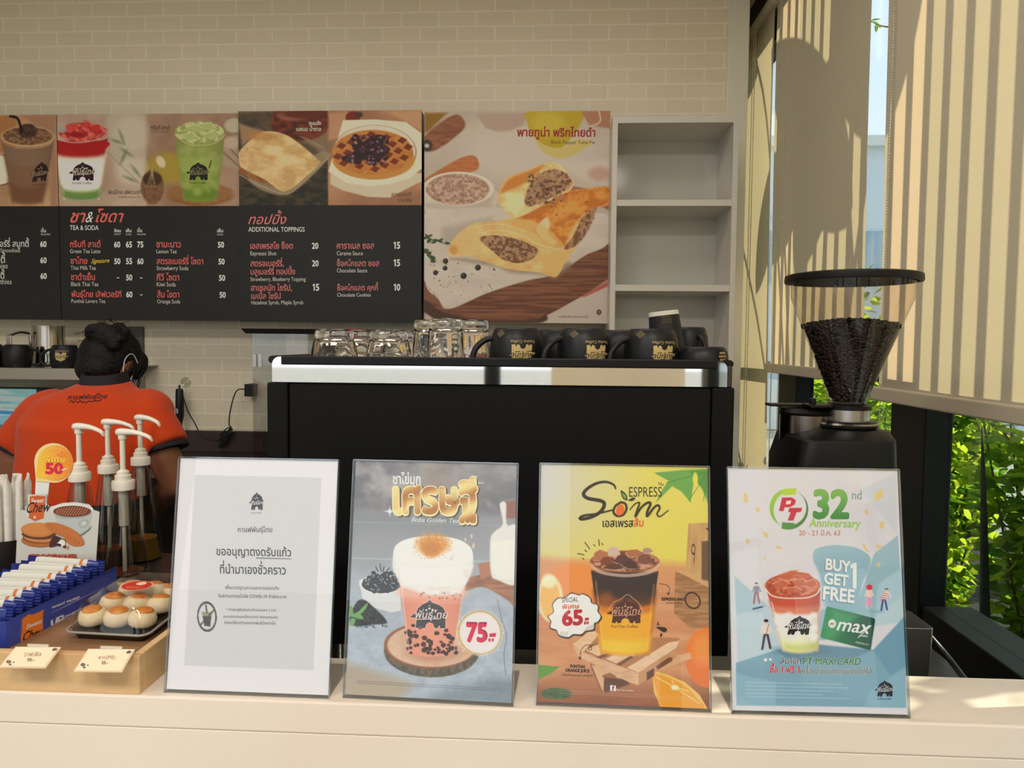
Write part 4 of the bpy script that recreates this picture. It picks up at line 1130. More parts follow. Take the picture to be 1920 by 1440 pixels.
    # cup
    drink_cup(A, 340, 718, 600, 402, 662, 1112, 30, 26, [(640, (52,34,38), 4), (770, (112,58,30), 30), (815, (206,118,34), 26), (860, (240,166,46), 30), (1010, (248,188,62), 40)])
    A.poly([(350,640),(712,650),(700,720),(660,790),(560,770),(470,790),(400,770),(365,700)], (44,30,36), 16, smooth=False)
    A.ell(430, 800, 40, 40, (150,80,40), 40, .8); A.ell(620, 790, 50, 40, (60,36,36), 40, .8)
    A.ell(530, 590, 190, 62, (150,84,58), 4); A.ell(530, 588, 180, 56, (110,56,40), 8, tex=(24,20,2.4,(206,150,120)))
    rd = random.Random(9)
    for (x, y, w, hh, c) in ((400,560,60,50,(176,108,78)),(470,535,50,42,(206,178,168)),(440,590,66,40,(126,60,44)),(520,585,70,40,(84,50,52)),(585,545,60,34,(170,104,70)),(640,580,60,50,(124,74,64)),(560,610,60,36,(70,40,42)),(655,530,40,26,(170,140,130)),(470,620,70,30,(90,50,46))):
        a = rd.uniform(-.5, .5); P = [(x+cos(a+q)*w*r, y+sin(a+q)*hh*r) for q, r in ((0.5,.8),(1.4,.6),(2.6,.8),(3.7,.7),(4.6,.75),(5.6,.7))]
        A.poly(P, c, 5); A.line(P[:3], 3, (222,190,176), 3, .8)
    A.poly([(345,600),(400,640),(530,660),(660,642),(716,600),(712,625),(660,662),(530,678),(400,660),(352,628)], (206,176,158), 5, .8)
    A.line([(372,700),(412,1085)], 6, (255,214,120), 8, .5); A.line([(690,720),(650,1085)], 8, (255,206,110), 10, .4)
    A.emblem(428, 800, 630, 938, (70,34,34), (206,150,120), 0, 'PunThai Coffee', (90,44,34), edge=None)
    A.line([(440,862),(470,820),(510,800),(545,775),(580,800),(612,830),(628,870)], 3, (222,186,150), 3, smooth=True)
    # rays, arrows and splashes
    for q in ((298,572,306,576),(272,545,308,552),(312,526,322,534),(312,482,338,518),(360,495,368,503),(388,468,392,500),(405,487,410,496)): A.line([(q[0],q[1]),(q[2],q[3])], 5, (36,28,20))
    A.line([(720,714),(760,722),(776,745),(768,775)], 3.5, (50,36,26), smooth=True); A.poly([(760,765),(778,767),(767,780)], (50,36,26), 2)
    A.line([(382,1056),(345,1066),(330,1085),(345,1088),(342,1065),(315,1062),(290,1090),(282,1135)], 3.5, (40,30,22), smooth=True); A.poly([(272,1130),(290,1130),(282,1150)], (36,28,22), 2)
    A.poly([(712,925),(720,950),(705,945)], (20,18,16), 2); A.poly([(702,958),(750,960),(762,978),(745,988),(722,975)], (20,18,16), 2, smooth=True); A.poly([(728,990),(738,1000),(728,1018),(722,1008)], (20,18,16), 2)
    # speech cloud
    C = [(120,930),(105,900),(135,875),(130,830),(160,795),(200,790),(235,765),(280,775),(300,768),(340,790),(350,820),(385,835),(385,870),(402,900),(385,930),(365,940),(360,975),(315,985),(290,1005),(245,1005),(215,1022),(165,1010),(150,980),(115,965)]
    A.poly([(x+4, y+4) for x, y in C], (40,30,26), 3, smooth=True); A.poly(C, (44,34,30), 3, smooth=True)
    A.poly([(255+(x-255)*.965, 895+(y-895)*.955) for x, y in C], (240,238,234), 3, smooth=True)
    for k in range(7): A.line([(300+k*9, 998-k*4),(322+k*9, 960-k*4)], 2, (120,112,106), 2, .8); A.line([(165+k*7, 1012),(178+k*7, 985)], 2, (120,112,106), 2, .7)
    A.text(183, 273, 822, 'SPECIAL', (60,48,44), 1.5, 0.0, 0, -0.08); A.text(185, 280, 858, 'พิเศษ', (216,98,40), 0.85, 0.025, 0, -0.05)
    A.text(183, 300, 950, '65', (188,20,44), 0.98, 0.045, 0, -0.06); A.shape([(306,928),(317,927),(317,944),(306,945)], (188,20,44)); A.shape([(310,908),(332,905),(332,920),(310,923)], (188,20,44)); A.shape([(320,928),(331,927),(331,942),(320,943)], (188,20,44))
    # title, brush lettering
    k = (34,30,26)
    A.line([(482,182),(470,160),(430,145),(380,152),(330,180),(306,212),(330,236),(400,250),(420,270),(400,310),(350,340),(300,352),(286,346),(310,332),(380,322),(470,300)], 20, k, 3, smooth=True, taper=True)
    A.line([(505,262),(480,280),(470,312),(488,334),(520,330),(540,300),(535,268),(510,258)], 13, k, 3, smooth=True)
    A.ell(506, 302, 22, 32, (232,104,44), 4, rot=.3)
    A.line([(560,300),(588,268),(612,262),(600,300),(590,338),(620,290),(655,262),(672,268),(655,310),(655,336),(690,290),(712,276),(722,292),(708,325),(725,338),(768,305)], 14, k, 3, smooth=True, taper=True)
    A.poly([(510,192),(540,215),(545,248),(520,235)], (40,34,28), 3, smooth=True); A.poly([(517,205),(536,220),(538,240),(524,230)], (112,160,70), 3, smooth=True); A.poly([(550,248),(575,232),(590,238),(572,252)], (40,34,28), 3, smooth=True)
    A.text(555, 733, 228, 'ESPRESS', (40,34,28), 1.5, 0.0)
    for q in ((716,150,720,160),(730,150,728,164),(742,158,735,168)): A.line([(q[0],q[1]),(q[2],q[3])], 4, k)
    A.text(410, 578, 396, 'เอสเพรส', (52,34,24), 1.25, 0.02); A.text(580, 634, 394, 'ส้ม', (226,90,50), 1.25, 0.02)
    A.text(732, 866, 808, 'ESPRESSO SHOT', (34,26,20), 1.25, 0.05, 0, 0.01); A.text(755, 842, 826, 'เอสเพรสโซ ช็อต', (60,46,36), 1.0)
    A.text(228, 310, 1190, 'PUNTHAI', (28,20,16), 1.3, 0.05, 0, 0.03); A.text(200, 335, 1212, 'ORANGE JUICE', (28,20,16), 1.25, 0.05, 0, 0.03); A.text(182, 352, 1236, 'น้ำส้มคั้นสูตรเฉพาะพันธุ์ไทย', (50,36,28), 1.1, 0.0, 0, 0.03)
    A.shape([(448,1288),(480,1290),(480,1322),(448,1320)], (238,236,232)); A.text(458, 472, 1318, 'f', (120,64,44), 1.0, 0.05); A.text(484, 576, 1320, 'PunThai Coffee', (236,228,220), 1.0, 0.0, 0, 0.03)
    for y in (1318, 1330): A.line([(90,y),(950,y+40)], 2, (222,200,176), 3, .55)
    return A
def anniversary():
    A = Art([(50,45),(975,55),(1055,1425),(92,1395)], 0.216, 0.301, 330, 460, base=(220,218,226))
    A.poly([(66,62),(968,72),(1044,1385),(118,1368)], (216,214,222), 2)
    A.poly([(640,120),(800,150),(965,75),(980,420),(860,520),(700,300)], (212,210,220), 30)
    A.poly([(780,160),(968,72),(980,410)], (198,204,216), 20, .8)
    # slabs of blue
    A.poly([(95,645),(300,830),(330,1060),(110,880)], (172,196,212), 4); A.poly([(110,860),(330,800),(360,1060),(120,1130)], (190,208,222), 6)
    A.poly([(856,520),(985,415),(1012,760),(840,900),(760,830)], (150,184,200), 4); A.poly([(880,690),(1010,600),(1030,900),(860,930)], (176,204,218), 14, .8)
    A.poly([(110,1130),(330,1060),(560,1030),(860,1060),(1030,870),(1044,1385),(118,1368)], (128,168,190), 6, smooth=False)
    A.poly([(330,1060),(560,1030),(860,1060),(700,1130),(400,1120)], (104,142,166), 14, .9); A.poly([(110,1190),(330,1240),(330,1371),(118,1368)], (148,186,206), 10, .8)
    A.poly([(860,1060),(1030,870),(1040,1160),(960,1210)], (112,156,182), 10)
    A.poly([(840,1300),(1040,1150),(1044,1385),(820,1380)], (142,184,204), 16, .7)
    # head-shaped backdrop
    A.poly([(560,1000),(570,840),(600,820),(560,640),(524,560),(530,500),(600,476),(680,474),(770,492),(834,540),(825,610),(790,700),(770,830),(830,870),(700,960)], (150,186,204), 5)
    A.poly([(535,540),(600,520),(720,520),(828,560),(790,690),(770,830),(600,840),(560,640)], (140,178,198), 30, .7)
    # emblem ring + letters
    for k in range(40):
        a = radians(-75)-radians(205)*k/39.; r = 96; w = 22*sin(pi*min(1, (k+3)/34))+4
        A.ell(388+r*cos(a), 270+104*sin(a), w/2, w/2, np.array((170,206,60))*(1-k/39)+np.array((110,176,66))*(k/39), 2.5)
    for k in range(40):
        a = radians(105)-radians(165)*k/39.; w = 24*(1-k/39)+3
        A.ell(388+98*cos(a), 270+104*sin(a), w/2, w/2, np.array((70,140,64))*(1-k/39)+np.array((48,112,58))*(k/39), 2.5)
    A.poly([(350,160),(428,154),(422,190),(352,196)], (176,208,58), 2.5); A.poly([(350,345),(420,350),(400,382),(348,382)], (72,142,64), 2.5)
    red = (196,24,58)
    A.poly([(348,208),(400,206),(424,222),(418,246),(392,262),(362,262),(358,282),(332,284)], red, 2.5); A.poly([(372,226),(398,224),(394,244),(368,246)], (232,226,232), 2.5)
    A.poly([(388,266),(458,264),(452,288),(428,290),(412,335),(380,337),(396,290),(382,290)], red, 2.5)
    gn = gradY(180, (120,178,84), 320, (50,134,64))
    A.text(516, 716, 318, '32', gn, 1.08, 0.045); A.text(728, 782, 216, 'nd', (126,164,160), 1.2, 0.015)
    A.text(497, 776, 370, 'Anniversary', (150,196,98), 1.15, 0.02, 0.12, 0.015)
    A.text(442, 668, 418, '20 - 21 มี.ค. 63', (196,124,92), 1.05, 0.01)
    A.text(586, 722, 612, 'BUY', (112,150,172), 1.2, 0.05, 0.03, 0.12); A.text(590, 726, 608, 'BUY', (238,240,240), 1.2, 0.03, 0.03, 0.12)
    A.text(580, 712, 690, 'GET', (112,150,172), 1.2, 0.05, 0.03, 0.12); A.text(583, 716, 686, 'GET', (238,240,240), 1.2, 0.03, 0.03, 0.12)
    A.text(574, 748, 778, 'FREE', (112,150,172), 1.2, 0.05, 0.03, 0.12); A.text(578, 752, 774, 'FREE', (238,240,240), 1.2, 0.03, 0.03, 0.12)
    A.shape([(726,582),(752,570),(760,574),(762,716),(742,714),(740,600),(728,604)], (236,238,238))
    # confetti
    for P in ([(140,185),(155,178),(165,225),(150,245),(138,225)], [(206,265),(226,262),(228,288),(208,290)], [(236,382),(252,400),(276,408),(278,438),(255,425)], [(850,185),(900,155),(898,205),(856,225)], [(798,278),(816,272),(822,298),(804,298)], [(882,345),(910,338),(905,380),(885,378)], [(155,440),(175,442),(172,466),(155,462)], [(318,475),(350,485),(345,498),(322,490)], [(245,555),(268,526),(262,548)], [(785,460),(802,468),(828,512),(812,508)], [(866,470),(900,474),(890,492),(866,488)], [(870,572),(892,568),(886,594),(872,590)]):
        A.poly(P, (222,196,128), 3, .95)
    # little strollers
    def walker(x, y, s, top, leg, hair=(70,44,44), lean=0):
        A.ell(x, y, 8*s, 9*s, (236,196,176), 2); A.poly([(x-10*s,y-2*s),(x-8*s,y-11*s),(x+6*s,y-11*s),(x+9*s,y-2*s),(x,y-5*s)], hair, 2)
        A.poly([(x-12*s,y+10*s),(x+12*s,y+10*s),(x+16*s+lean,y+56*s),(x-14*s+lean,y+56*s)], top, 2.5)
        A.line([(x-12*s,y+14*s),(x-24*s,y+44*s)], 7*s, top); A.line([(x+12*s,y+14*s),(x+24*s,y+42*s)], 7*s, top)
        A.line([(x-6*s+lean,y+54*s),(x-14*s+lean,y+112*s)], 10*s, leg); A.line([(x+6*s+lean,y+54*s),(x+18*s+lean,y+108*s)], 10*s, leg)
    walker(216, 692, .95, (140,138,158), (172,96,92)); A.line([(200,830),(248,818)], 10, (60,66,110))
    walker(272, 902, 1.35, (238,214,208), (70,62,74)); A.line([(286,915),(262,1010)], 3, (60,50,60)); A.ell(272,898,12,6,(40,40,50),2); A.poly([(262,1110),(278,1104),(280,1122),(262,1122)], (240,240,244), 2); A.poly([(290,1104),(306,1108),(304,1120),(290,1118)], (240,240,244), 2)
    walker(832, 715, .95, (240,206,198), (236,178,170), (214,50,66)); A.poly([(818,765),(842,765),(848,810),(812,810)], (224,150,190), 3); A.ell(832, 708, 18, 15, (214,50,66), 3)
    walker(928, 725, 1.0, (232,218,214), (60,72,140), (60,40,50), -14)
    for k in range(4): A.line([(908-k*4,742+k*12),(938-k*4,746+k*12)], 4, (206,70,70), 2)
    A.ell(870, 845, 40, 8, (128,164,184), 12, .6); A.ell(220, 838, 36, 8, (160,178,196), 12, .6)
    # cup
    A.ell(470, 1060, 130, 26, (88,124,150), 30, .8)
    drink_cup(A, 264, 566, 700, 366, 552, 1070, 20, 24, [(720, (196,84,62), 4), (800, (214,124,98), 26), (840, (236,226,222), 22), (960, (228,226,196), 40), (1005, (204,210,130), 26)])
    A.dots(26, 330, 850, 555, 1000, 6, 22, (246,240,238), 4, 16, .7)
    A.ell(412, 700, 150, 68, (186,84,58), 4); A.ell(412, 698, 144, 62, (176,72,48), 6, tex=(26,22,2.2,(214,138,108)))
    for P in ([(330,640),(400,615),(440,612),(430,650),(360,665)], [(430,620),(500,630),(520,650),(450,670)], [(300,690),(360,665),(400,690),(340,720)], [(400,670),(470,660),(500,690),(440,710)], [(480,680),(530,660),(548,690),(510,712)], [(360,715),(430,705),(470,725),(400,745)]):
        A.poly(P, (200,104,76), 4); A.line([P[0],P[1],P[2]], 4, (232,180,158), 4, .9)
    A.line([(266,718),(300,755),(360,768),(430,770),(500,765),(545,745),(566,712)], 7, (236,216,212), 3, smooth=True)
    A.line([(300,790),(372,1040)], 6, (246,238,236), 6, .7)
    A.emblem(364, 866, 515, 975, (36,32,36), (232,228,226), .1)
    # green member card
    A.poly([(600,820),(866,890),(846,1062),(572,988)], (84,110,116), 10, .7)
    cardc = gradX(580, (52,140,92), 860, (22,72,58))
    A.poly([(606,816),(862,882),(868,892),(846,1052),(838,1060),(578,992),(570,982),(598,824)], cardc, 3); A.poly([(640,830),(780,865),(640,1000),(590,990)], (84,168,112), 40, .6)
    A.ell(632, 912, 21, 24, (220,232,224), 2.5); A.text(620, 642, 922, 'PT', (196,40,66), 1.0, 0.05, 0.1)
    A.text(655, 832, 948, 'max', (228,240,234), 1.0, 0.012, 0.35, 0.12); A.line([(838,930),(776,990)], 5, (226,238,232), 3)
    A.text(782, 828, 984, 'CARD', (210,226,218), 1.0, 0.02, 0.1, 0.1); A.text(762, 832, 1022, 'PREMIUM', (200,216,208), .9, 0.0, 0.0, 0.2)
    W = (244,244,246)
    for b, off in ((0.05, 0), (0.012, 1)):
        c1, c2, c3 = (W, W, W) if not off else ((74,78,86), (62,128,72), (214,40,60))
        A.text(352, 462, 1136, 'สมาชิก', c1, 1.2, b, 0, 0.01); A.text(476, 788, 1140, 'PT MAX CARD', c2, 1.15, b+.015*off, 0.12, 0.01)
        A.text(295, 453, 1184, 'ซื้อ 1 ฟรี 1', c3, 1.25, b+.015*off, 0.1, 0.02); A.text(462, 850, 1190, 'เครื่องดื่มชนิดใดขนาดใดก็ได้', c1, 1.2, b, 0, 0.012)
    rd = random.Random(2)
    for k, e in enumerate((690, 724, 640, 585, 735)): A.line([(165,1240+k*20),(e,1246+k*20+(e-165)*.012)], 5, (190,212,226), 4, .55)
    A.emblem(868, 1230, 976, 1322, (40,42,52), (206,214,222), 0, 'PunThai Coffee', (40,60,76))
    return A
GS = 0.9
sign((308,1296), (616,1308), (350,848), (645,850), 'clear acrylic sign with a plain grey text notice in Thai, leftmost of the four', notice(), GS)
sign((643,1306), (962,1323), (673,852), (972,857), 'acrylic sign picturing a pink bubble tea with cream top on a log slice', boba(), GS)
sign((1005,1320), (1334,1334), (1016,857), (1331,862), 'acrylic sign with a yellow poster of orange coffee on small pallets', orange(), GS)
sign((1372,1336), (1706,1345), (1358,867), (1678,870), 'acrylic sign with pale blue anniversary poster, rightmost of the four', anniversary(), GS)
# ------------------------------------------------------------------ menu boards and food poster on the brick wall
MBY = 2.78
ZT, ZB = 2.347, 1.574
def bx(px): return at(px, 410, y=MBY).x
def cup_board(A, xl, xr, yt, xbl, xbr, yb, ry, layers):
    drink_cup(A, xl, xr, yt, xbl, xbr, yb, ry, ry*0.8, layers)
VS = list(np.linspace(0, 0.447, 150))+[0.4475, 0.6, 0.8, 1.0]
K_ = (33, 33, 32)
RED_ = (196, 92, 86); WH_ = (206, 204, 196); GY_ = (176, 174, 166)
GB_ = 0.63
def plain_base(A, yb): A.all((0,0,0)); s = A.sub(-2000, yb, 3000, 3000); A.put(s, np.ones(A.X[s].shape), K_)
def strip(A, x0, x1, ytop, ybot, col, tex=None):
    s = A.sub(x0, ytop, x1, ybot); A.put(s, np.ones(A.X[s].shape), col, tex)
def menu_tea():
    A = Art([(372,57),(1543,52),(1548,1372),(392,1370)], bx(450.5)-bx(111.5), ZT-ZB, 260, vs=VS, base=K_)
    yb = 640
    strip(A, 300, 946, -50, yb, (150,128,108), (200,160,1.2,(172,150,132)))
    strip(A, 946, 1600, -50, yb, (132,104,84), (160,120,1.2,(152,124,104)))
    # left: soft cloth and leaves behind
    A.poly([(690,60),(945,60),(945,520),(840,480),(740,400),(700,250)], (166,154,136), 40); A.ell(850, 180, 110, 110, (178,168,150), 60, .8)
    A.ell(860, 420, 110, 90, (186,176,158), 40, .7)
    for (x, y, r) in ((760,230,.3),(790,200,1.2),(820,300,.6),(880,420,.9),(800,330,2.0),(845,470,.4)): A.ell(x, y, 40, 9, (96,104,74), 16, .75, r)
    A.line([(690,290),(780,380),(930,520)], 4, (120,96,74), 5, .7, smooth=True)
    # red, white and green drink
    drink_cup(A, 340, 704, 190, 412, 640, 600, 34, 26, [(200,(150,34,34),4),(300,(206,196,176),26),(330,(224,218,202),20),(520,(96,124,66),34),(560,(78,112,56),20)])
    A.poly([(360,230),(690,230),(680,280),(600,310),(540,318),(470,290),(380,290)], (150,28,30), 10)
    A.ell(540, 170, 160, 62, (146,40,38), 6, tex=(20,18,2.6,(196,96,82)))
    for q in ((400,150,40,24,(150,150,138)),(470,140,40,22,(188,64,54)),(560,120,30,24,(176,52,46)),(620,150,36,26,(170,44,40)),(500,185,60,18,(130,22,26))): A.ell(q[0],q[1],q[2],q[3],q[4],10,.85)
    A.line([(372,215),(460,235),(560,232),(660,205),(702,165)], 7, (176,150,146), 5, .9, smooth=True); A.line([(470,120),(560,105),(650,125),(702,160)], 4, (170,130,120), 4, .8, smooth=True)
    A.emblem(444, 360, 618, 480, (44,24,30), (190,182,168), 0, 'Punthai Coffee', (60,50,44))
    A.text(700, 912, 565, 'พันธุ์ไทย เลิฟเวอร์ที', (52,42,36), 1.2, 0.01); A.text(768, 912, 590, 'Punthai Lovers Tea', (84,68,56), 1.0)
    # right: green tea
    A.ell(1080, 400, 130, 100, (150,130,48), 50, .9); A.ell(1040, 360, 26, 40, (196,184,160), 12, .9, -.5)
    A.poly([(1440,220),(1545,180),(1545,420),(1430,380)], (150,132,112), 20, .9); A.line([(1450,240),(1545,340)], 8, (110,84,66), 6); A.line([(1440,300),(1530,380)], 8, (116,90,70), 6)
    A.ell(1510, 130, 60, 46, (170,160,138), 14); A.ell(1490, 240, 50, 40, (176,158,138), 20, .8)
    A.ell(1290, 570, 215, 70, (116,78,46), 14, tex=(60,10,1.4,(140,98,60))); A.ell(1290, 555, 200, 60, (134,94,58), 12)
    A.ell(985, 520, 75, 110, (98,70,48), 10, tex=(12,12,1.2,(120,88,62))); A.ell(985, 470, 60, 45, (62,46,34), 10); 
    for k in range(5): A.line([(985,400+4*k),(950+14*k,520)], 3, (168,146,110), 3, .9)
    drink_cup(A, 1130, 1452, 190, 1188, 1392, 608, 36, 24, [(210,(122,132,66),4),(300,(130,146,72),24),(420,(112,132,54),30),(520,(92,116,40),30)])
    A.dots(40, 1170, 260, 1420, 560, 8, 26, (146,156,92), 21, 22, .5)
    A.ell(1290, 175, 158, 72, (132,142,78), 5, tex=(20,16,2.4,(176,180,128)))
    for P in ([(1200,140),(1260,120),(1330,150),(1260,180)], [(1290,120),(1360,110),(1400,150),(1340,165)], [(1170,190),(1240,170),(1290,210),(1220,225)], [(1300,190),(1390,160),(1430,190),(1360,220)]): A.poly(P, (158,164,104), 8, .9); A.line(P[:3], 4, (206,206,170), 5, .8)
    A.line([(1134,190),(1200,240),(1290,256),(1390,240),(1450,190)], 6, (168,176,120), 5, .9, smooth=True)
    A.emblem(1200, 362, 1350, 478, (30,28,22), (124,124,84), 0, 'Punthai Coffee', (50,52,30)); A.line([(1362,356),(1350,400)], 7, (40,34,26), 4)
    A.text(976, 1100, 155, 'กรีนที ลาเต้', (60,44,36), 1.3, 0.01); A.text(978, 1096, 174, 'Green Tea Latte', (100,78,66), 1.0)
    s = A.sub(-2000, yb+2, 3000, 3000); A.put(s, np.ones(A.X[s].shape), K_)
    # lettering
    A.text(446, 538, 746, 'ชา', RED_, 1.0, 0.02, 0.35); A.text(548, 594, 746, '&', WH_, 1.3, 0.0, 0.3); A.text(604, 782, 744, 'โซดา', RED_, 1.05, 0.015, 0.35)
    A.text(450, 636, 795, 'TEA & SODA', WH_, 1.3, 0.008)
    for x0, x1, a, b in ((737,779,'ร้อน','HOT'),(812,848,'เย็น','ICED'),(885,916,'ปั่น','FRAPPE'),(1398,1436,'เย็น','ICED')):
        A.text(x0, x1, 808, a, WH_, 1.0, 0.02); A.text(x0, x1+(24 if b == 'FRAPPE' else 0), 828, b, GY_, .9)
    rows = [(905,'กรีนที ลาเต้',450,648,'Green Tea Latte',646,('60','65','75')),(1012,'ชาไทย',453,561,'Thai Milk Tea',616,('50','55','60')),(1116,'ชาดำเย็น',454,610,'Black Thai Tea',632,('-','50','-')),(1224,'พันธุ์ไทย เลิฟเวอร์ที',456,780,'Punthai Lovers Tea',676,('','60','-'))]
    for y, th, x0, x1, en, xe, pr in rows:
        A.text(x0, x1, y, th, RED_, 1.25, 0.016); A.text(x0, xe, y+38, en, GY_, 1.25, 0.004)
        for cx, p in zip((755, 831, 904), pr):
            if p == '-': A.shape([(cx-4,y-18),(cx+12,y-18),(cx+12,y-13),(cx-4,y-13)], WH_)
            elif p: A.text(cx-20, cx+20, y, p, WH_, 1.25, 0.03)
    A.text(585, 700, 1008, 'Signature', (206,176,40), 1.25, 0.01, 0.4, -0.05)
    rows = [(905,'ชามะนาว',1008,1165,'Lemon Tea',1138),(1012,'สตรอเบอร์รี่ โซดา',1008,1308,'Strawberry Soda',1212),(1116,'กีวี โซดา',1008,1153,'Kiwi Soda',1130),(1224,'ส้ม โซดา',1010,1152,'Orange Soda',1158)]
    for y, th, x0, x1, en, xe in rows:
        A.text(x0, x1, y, th, RED_, 1.25, 0.016); A.text(x0, xe, y+38, en, GY_, 1.25, 0.004); A.text(1402+(y-905)*.025, 1442+(y-905)*.025, y, '50', WH_, 1.25, 0.03)
    return A
def menu_smoothie():
    A = Art([(-800,62),(372,57),(392,1370),(-780,1372)], bx(110.5)-bx(-230), ZT-ZB, 260, vs=VS, base=K_)
    strip(A, -900, 400, -50, 640, (150,116,86), (200,160,1.2,(176,142,108)))
    A.poly([(-100,60),(120,60),(110,300),(-100,280)], (150,104,66), 20); A.poly([(150,60),(372,60),(372,640),(330,640),(340,200)], (146,110,86), 24)
    A.poly([(-40,300),(60,330),(70,480),(0,520),(-60,500)], (206,196,176), 8); A.line([(-40,520),(80,490)], 10, (110,80,56), 6)
    A.ell(-500, 400, 160, 240, (126,60,50), 30); A.ell(-500, 300, 150, 60, (196,150,130), 20)
    drink_cup(A, 18, 362, 200, 88, 280, 622, 62, 24, [(215,(116,92,74),4),(330,(112,84,64),30),(480,(102,70,50),40)])
    A.ell(190, 195, 172, 66, (176,146,110), 4); A.ell(190, 192, 160, 58, (128,98,74), 6, tex=(14,12,2.4,(94,64,46)))
    A.ell(190, 160, 60, 46, (80,58,48), 10, tex=(10,10,2.2,(50,36,32))); A.line([(80,66),(125,80),(145,130),(152,170)], 16, (30,26,24), 4, smooth=True)
    A.emblem(196, 362, 312, 490, (40,26,24), (150,124,100), 0.16, 'Punthai Coffee', (60,42,34), -0.12)
    s = A.sub(-2000, 642, 3000, 3000); A.put(s, np.ones(A.X[s].shape), K_)
    A.text(268, 300, 806, 'ปั่น', WH_, 1.0, 0.02); A.text(268, 328, 826, 'FRAPPE', GY_, .9)
    for y, th, en, xe in ((900,'สตรอเบอร์รี่ สมูทตี้','Strawberry Smoothies',134),(1004,'บลูเบอร์รี่ สมูทตี้','Blueberry Smoothies',52),(1106,'มิกซ์เบอร์รี่ สมูทตี้','Mixed Berry Smoothies',76)):
        x1 = {900: 190, 1004: 36, 1106: 30}[y]
        A.text(x1-330, x1, y, th, WH_, 1.25, 0.008); A.text(x1-330, xe, y+36, en, GY_, 1.2, 0.004); A.text(262, 303, y, '60', WH_, 1.25, 0.03)
    return A
def menu_topping():
    A = Art([(38,48),(1200,35),(1212,1388),(42,1375)], bx(791.5)-bx(451.5), ZT-ZB+0.006, 260, vs=VS, base=K_)
    yb = 635
    strip(A, -50, 607, -50, yb+20, (58,52,42), (100,80,1.4,(84,70,52)))
    strip(A, 607, 1300, -50, yb+20, (164,122,92), (200,160,1.2,(140,100,74)))
    # toast in its dish
    A.poly([(38,60),(240,50),(260,140),(400,220),(500,260),(605,330),(605,60)], (120,98,76), 20); A.poly([(38,120),(200,170),(60,260)], (140,112,84), 20)
    A.ell(430, 110, 190, 120, (70,30,22), 14, tex=(40,20,1.6,(110,50,34))); A.ell(380, 70, 100, 34, (140,88,66), 14, .8); A.ell(450, 60, 140, 30, (90,40,28), 14)
    A.poly([(60,480),(300,580),(600,360),(605,640),(40,640)], (40,40,34), 14, tex=(60,30,1.6,(66,58,44)))
    A.poly([(100,450),(340,570),(607,340),(600,300),(420,200),(500,230),(560,300)], (140,124,100), 12, .8)
    A.poly([(45,365),(160,420),(330,520),(345,545),(250,515),(100,460),(45,430)], (118,74,44), 6, tex=(20,20,1.4,(142,94,54)))
    A.poly([(40,300),(130,210),(200,172),(320,185),(430,250),(545,350),(555,370),(470,450),(330,548),(200,470),(60,400),(40,360)], (178,146,96), 6, tex=(60,40,1.4,(204,176,128)))
    A.ell(180, 200, 90, 26, (166,112,60), 20, .7, .1)
    for P in ([(180,360),(260,270),(300,225)], [(300,420),(420,330),(470,300)], [(120,300),(260,340),(440,420)], [(250,230),(380,290),(520,370)]): A.line(P, 10, (190,152,92), 14, .9, smooth=True)
    A.ell(250, 290, 60, 30, (214,190,146), 24, .8); A.ell(350, 350, 70, 34, (212,186,142), 24, .8)
    A.line([(40,440),(200,520),(340,560),(430,500),(560,380),(606,330)], 6, (160,150,126), 5, .8, smooth=True)
    A.text(484, 560, 130, 'ขนมปัง', (206,200,188), 1.2, 0.015); A.text(403, 560, 168, 'เนยนม น้ำตาล', (206,200,188), 1.2, 0.012)
    # waffle plate
    A.poly([(607,60),(760,50),(720,200),(607,230)], (170,128,98), 20); A.poly([(980,45),(1200,36),(1200,170),(1100,110)], (176,134,100), 20)
    A.ell(762, 85, 46, 40, (110,36,28), 6); A.ell(800, 66, 24, 18, (60,52,34), 8)
    A.poly([(620,500),(700,540),(860,580),(1000,585),(1205,480),(1205,430),(620,430)], (188,176,152), 8, smooth=False)
    A.poly([(607,420),(700,100),(900,95),(1100,110),(1200,180),(1205,400),(1130,460),(1000,500),(860,512),(720,490),(640,440)], (206,196,174), 5, smooth=False)
    A.ell(900, 300, 270, 170, (120,96,74), 6, .8); A.ell(900, 295, 262, 163, (200,190,168), 5)
    A.ell(895, 345, 262, 125, (176,124,60), 6); A.ell(890, 300, 258, 140, (182,122,62), 6, tex=(30,30,1.0,(166,104,50)))
    wi = lambda x, y: ((x-888)/236)**2+((y-298)/124)**2 < 1
    for i in range(-6, 7):
        for j in range(-6, 7):
            x = 888+i*62+j*38; y = 298-i*24+j*42
            if wi(x, y): A.poly([(x-30,y+4),(x-2,y-24),(x+36,y-6),(x+10,y+24)], (104,44,28), 6, .95); A.line([(x-26,y+8),(x+8,y+24),(x+34,y-2)], 5, (206,150,84), 5, .6)
    A.poly([(690,330),(760,300),(830,230),(900,190),(970,200),(960,240),(1000,280),(960,330),(900,385),(850,350),(760,370),(700,350)], (42,24,30), 8, smooth=True, tex=(16,14,2.2,(70,44,52)))
    A.dots(26, 760, 200, 980, 370, 10, 22, (46,30,38), 31, 4); A.dots(30, 760, 200, 980, 370, 4, 9, (150,128,130), 32, 5, .7)
    A.text(1010, 1140, 575, 'สตรอเบอร์รี่', (84,60,44), 1.2, 0.01); A.text(1050, 1142, 612, 'วาฟเฟิล', (84,60,44), 1.2, 0.01)
    s = A.sub(-2000, yb, 3000, 3000); A.put(s, np.ones(A.X[s].shape), K_)
    PK = (186,104,104)
    A.text(95, 330, 752, 'ทอปปิ้ง', PK, 1.0, 0.01, 0.35)
    A.text(97, 456, 800, 'ADDITIONAL TOPPINGS', WH_, 1.3, 0.006)
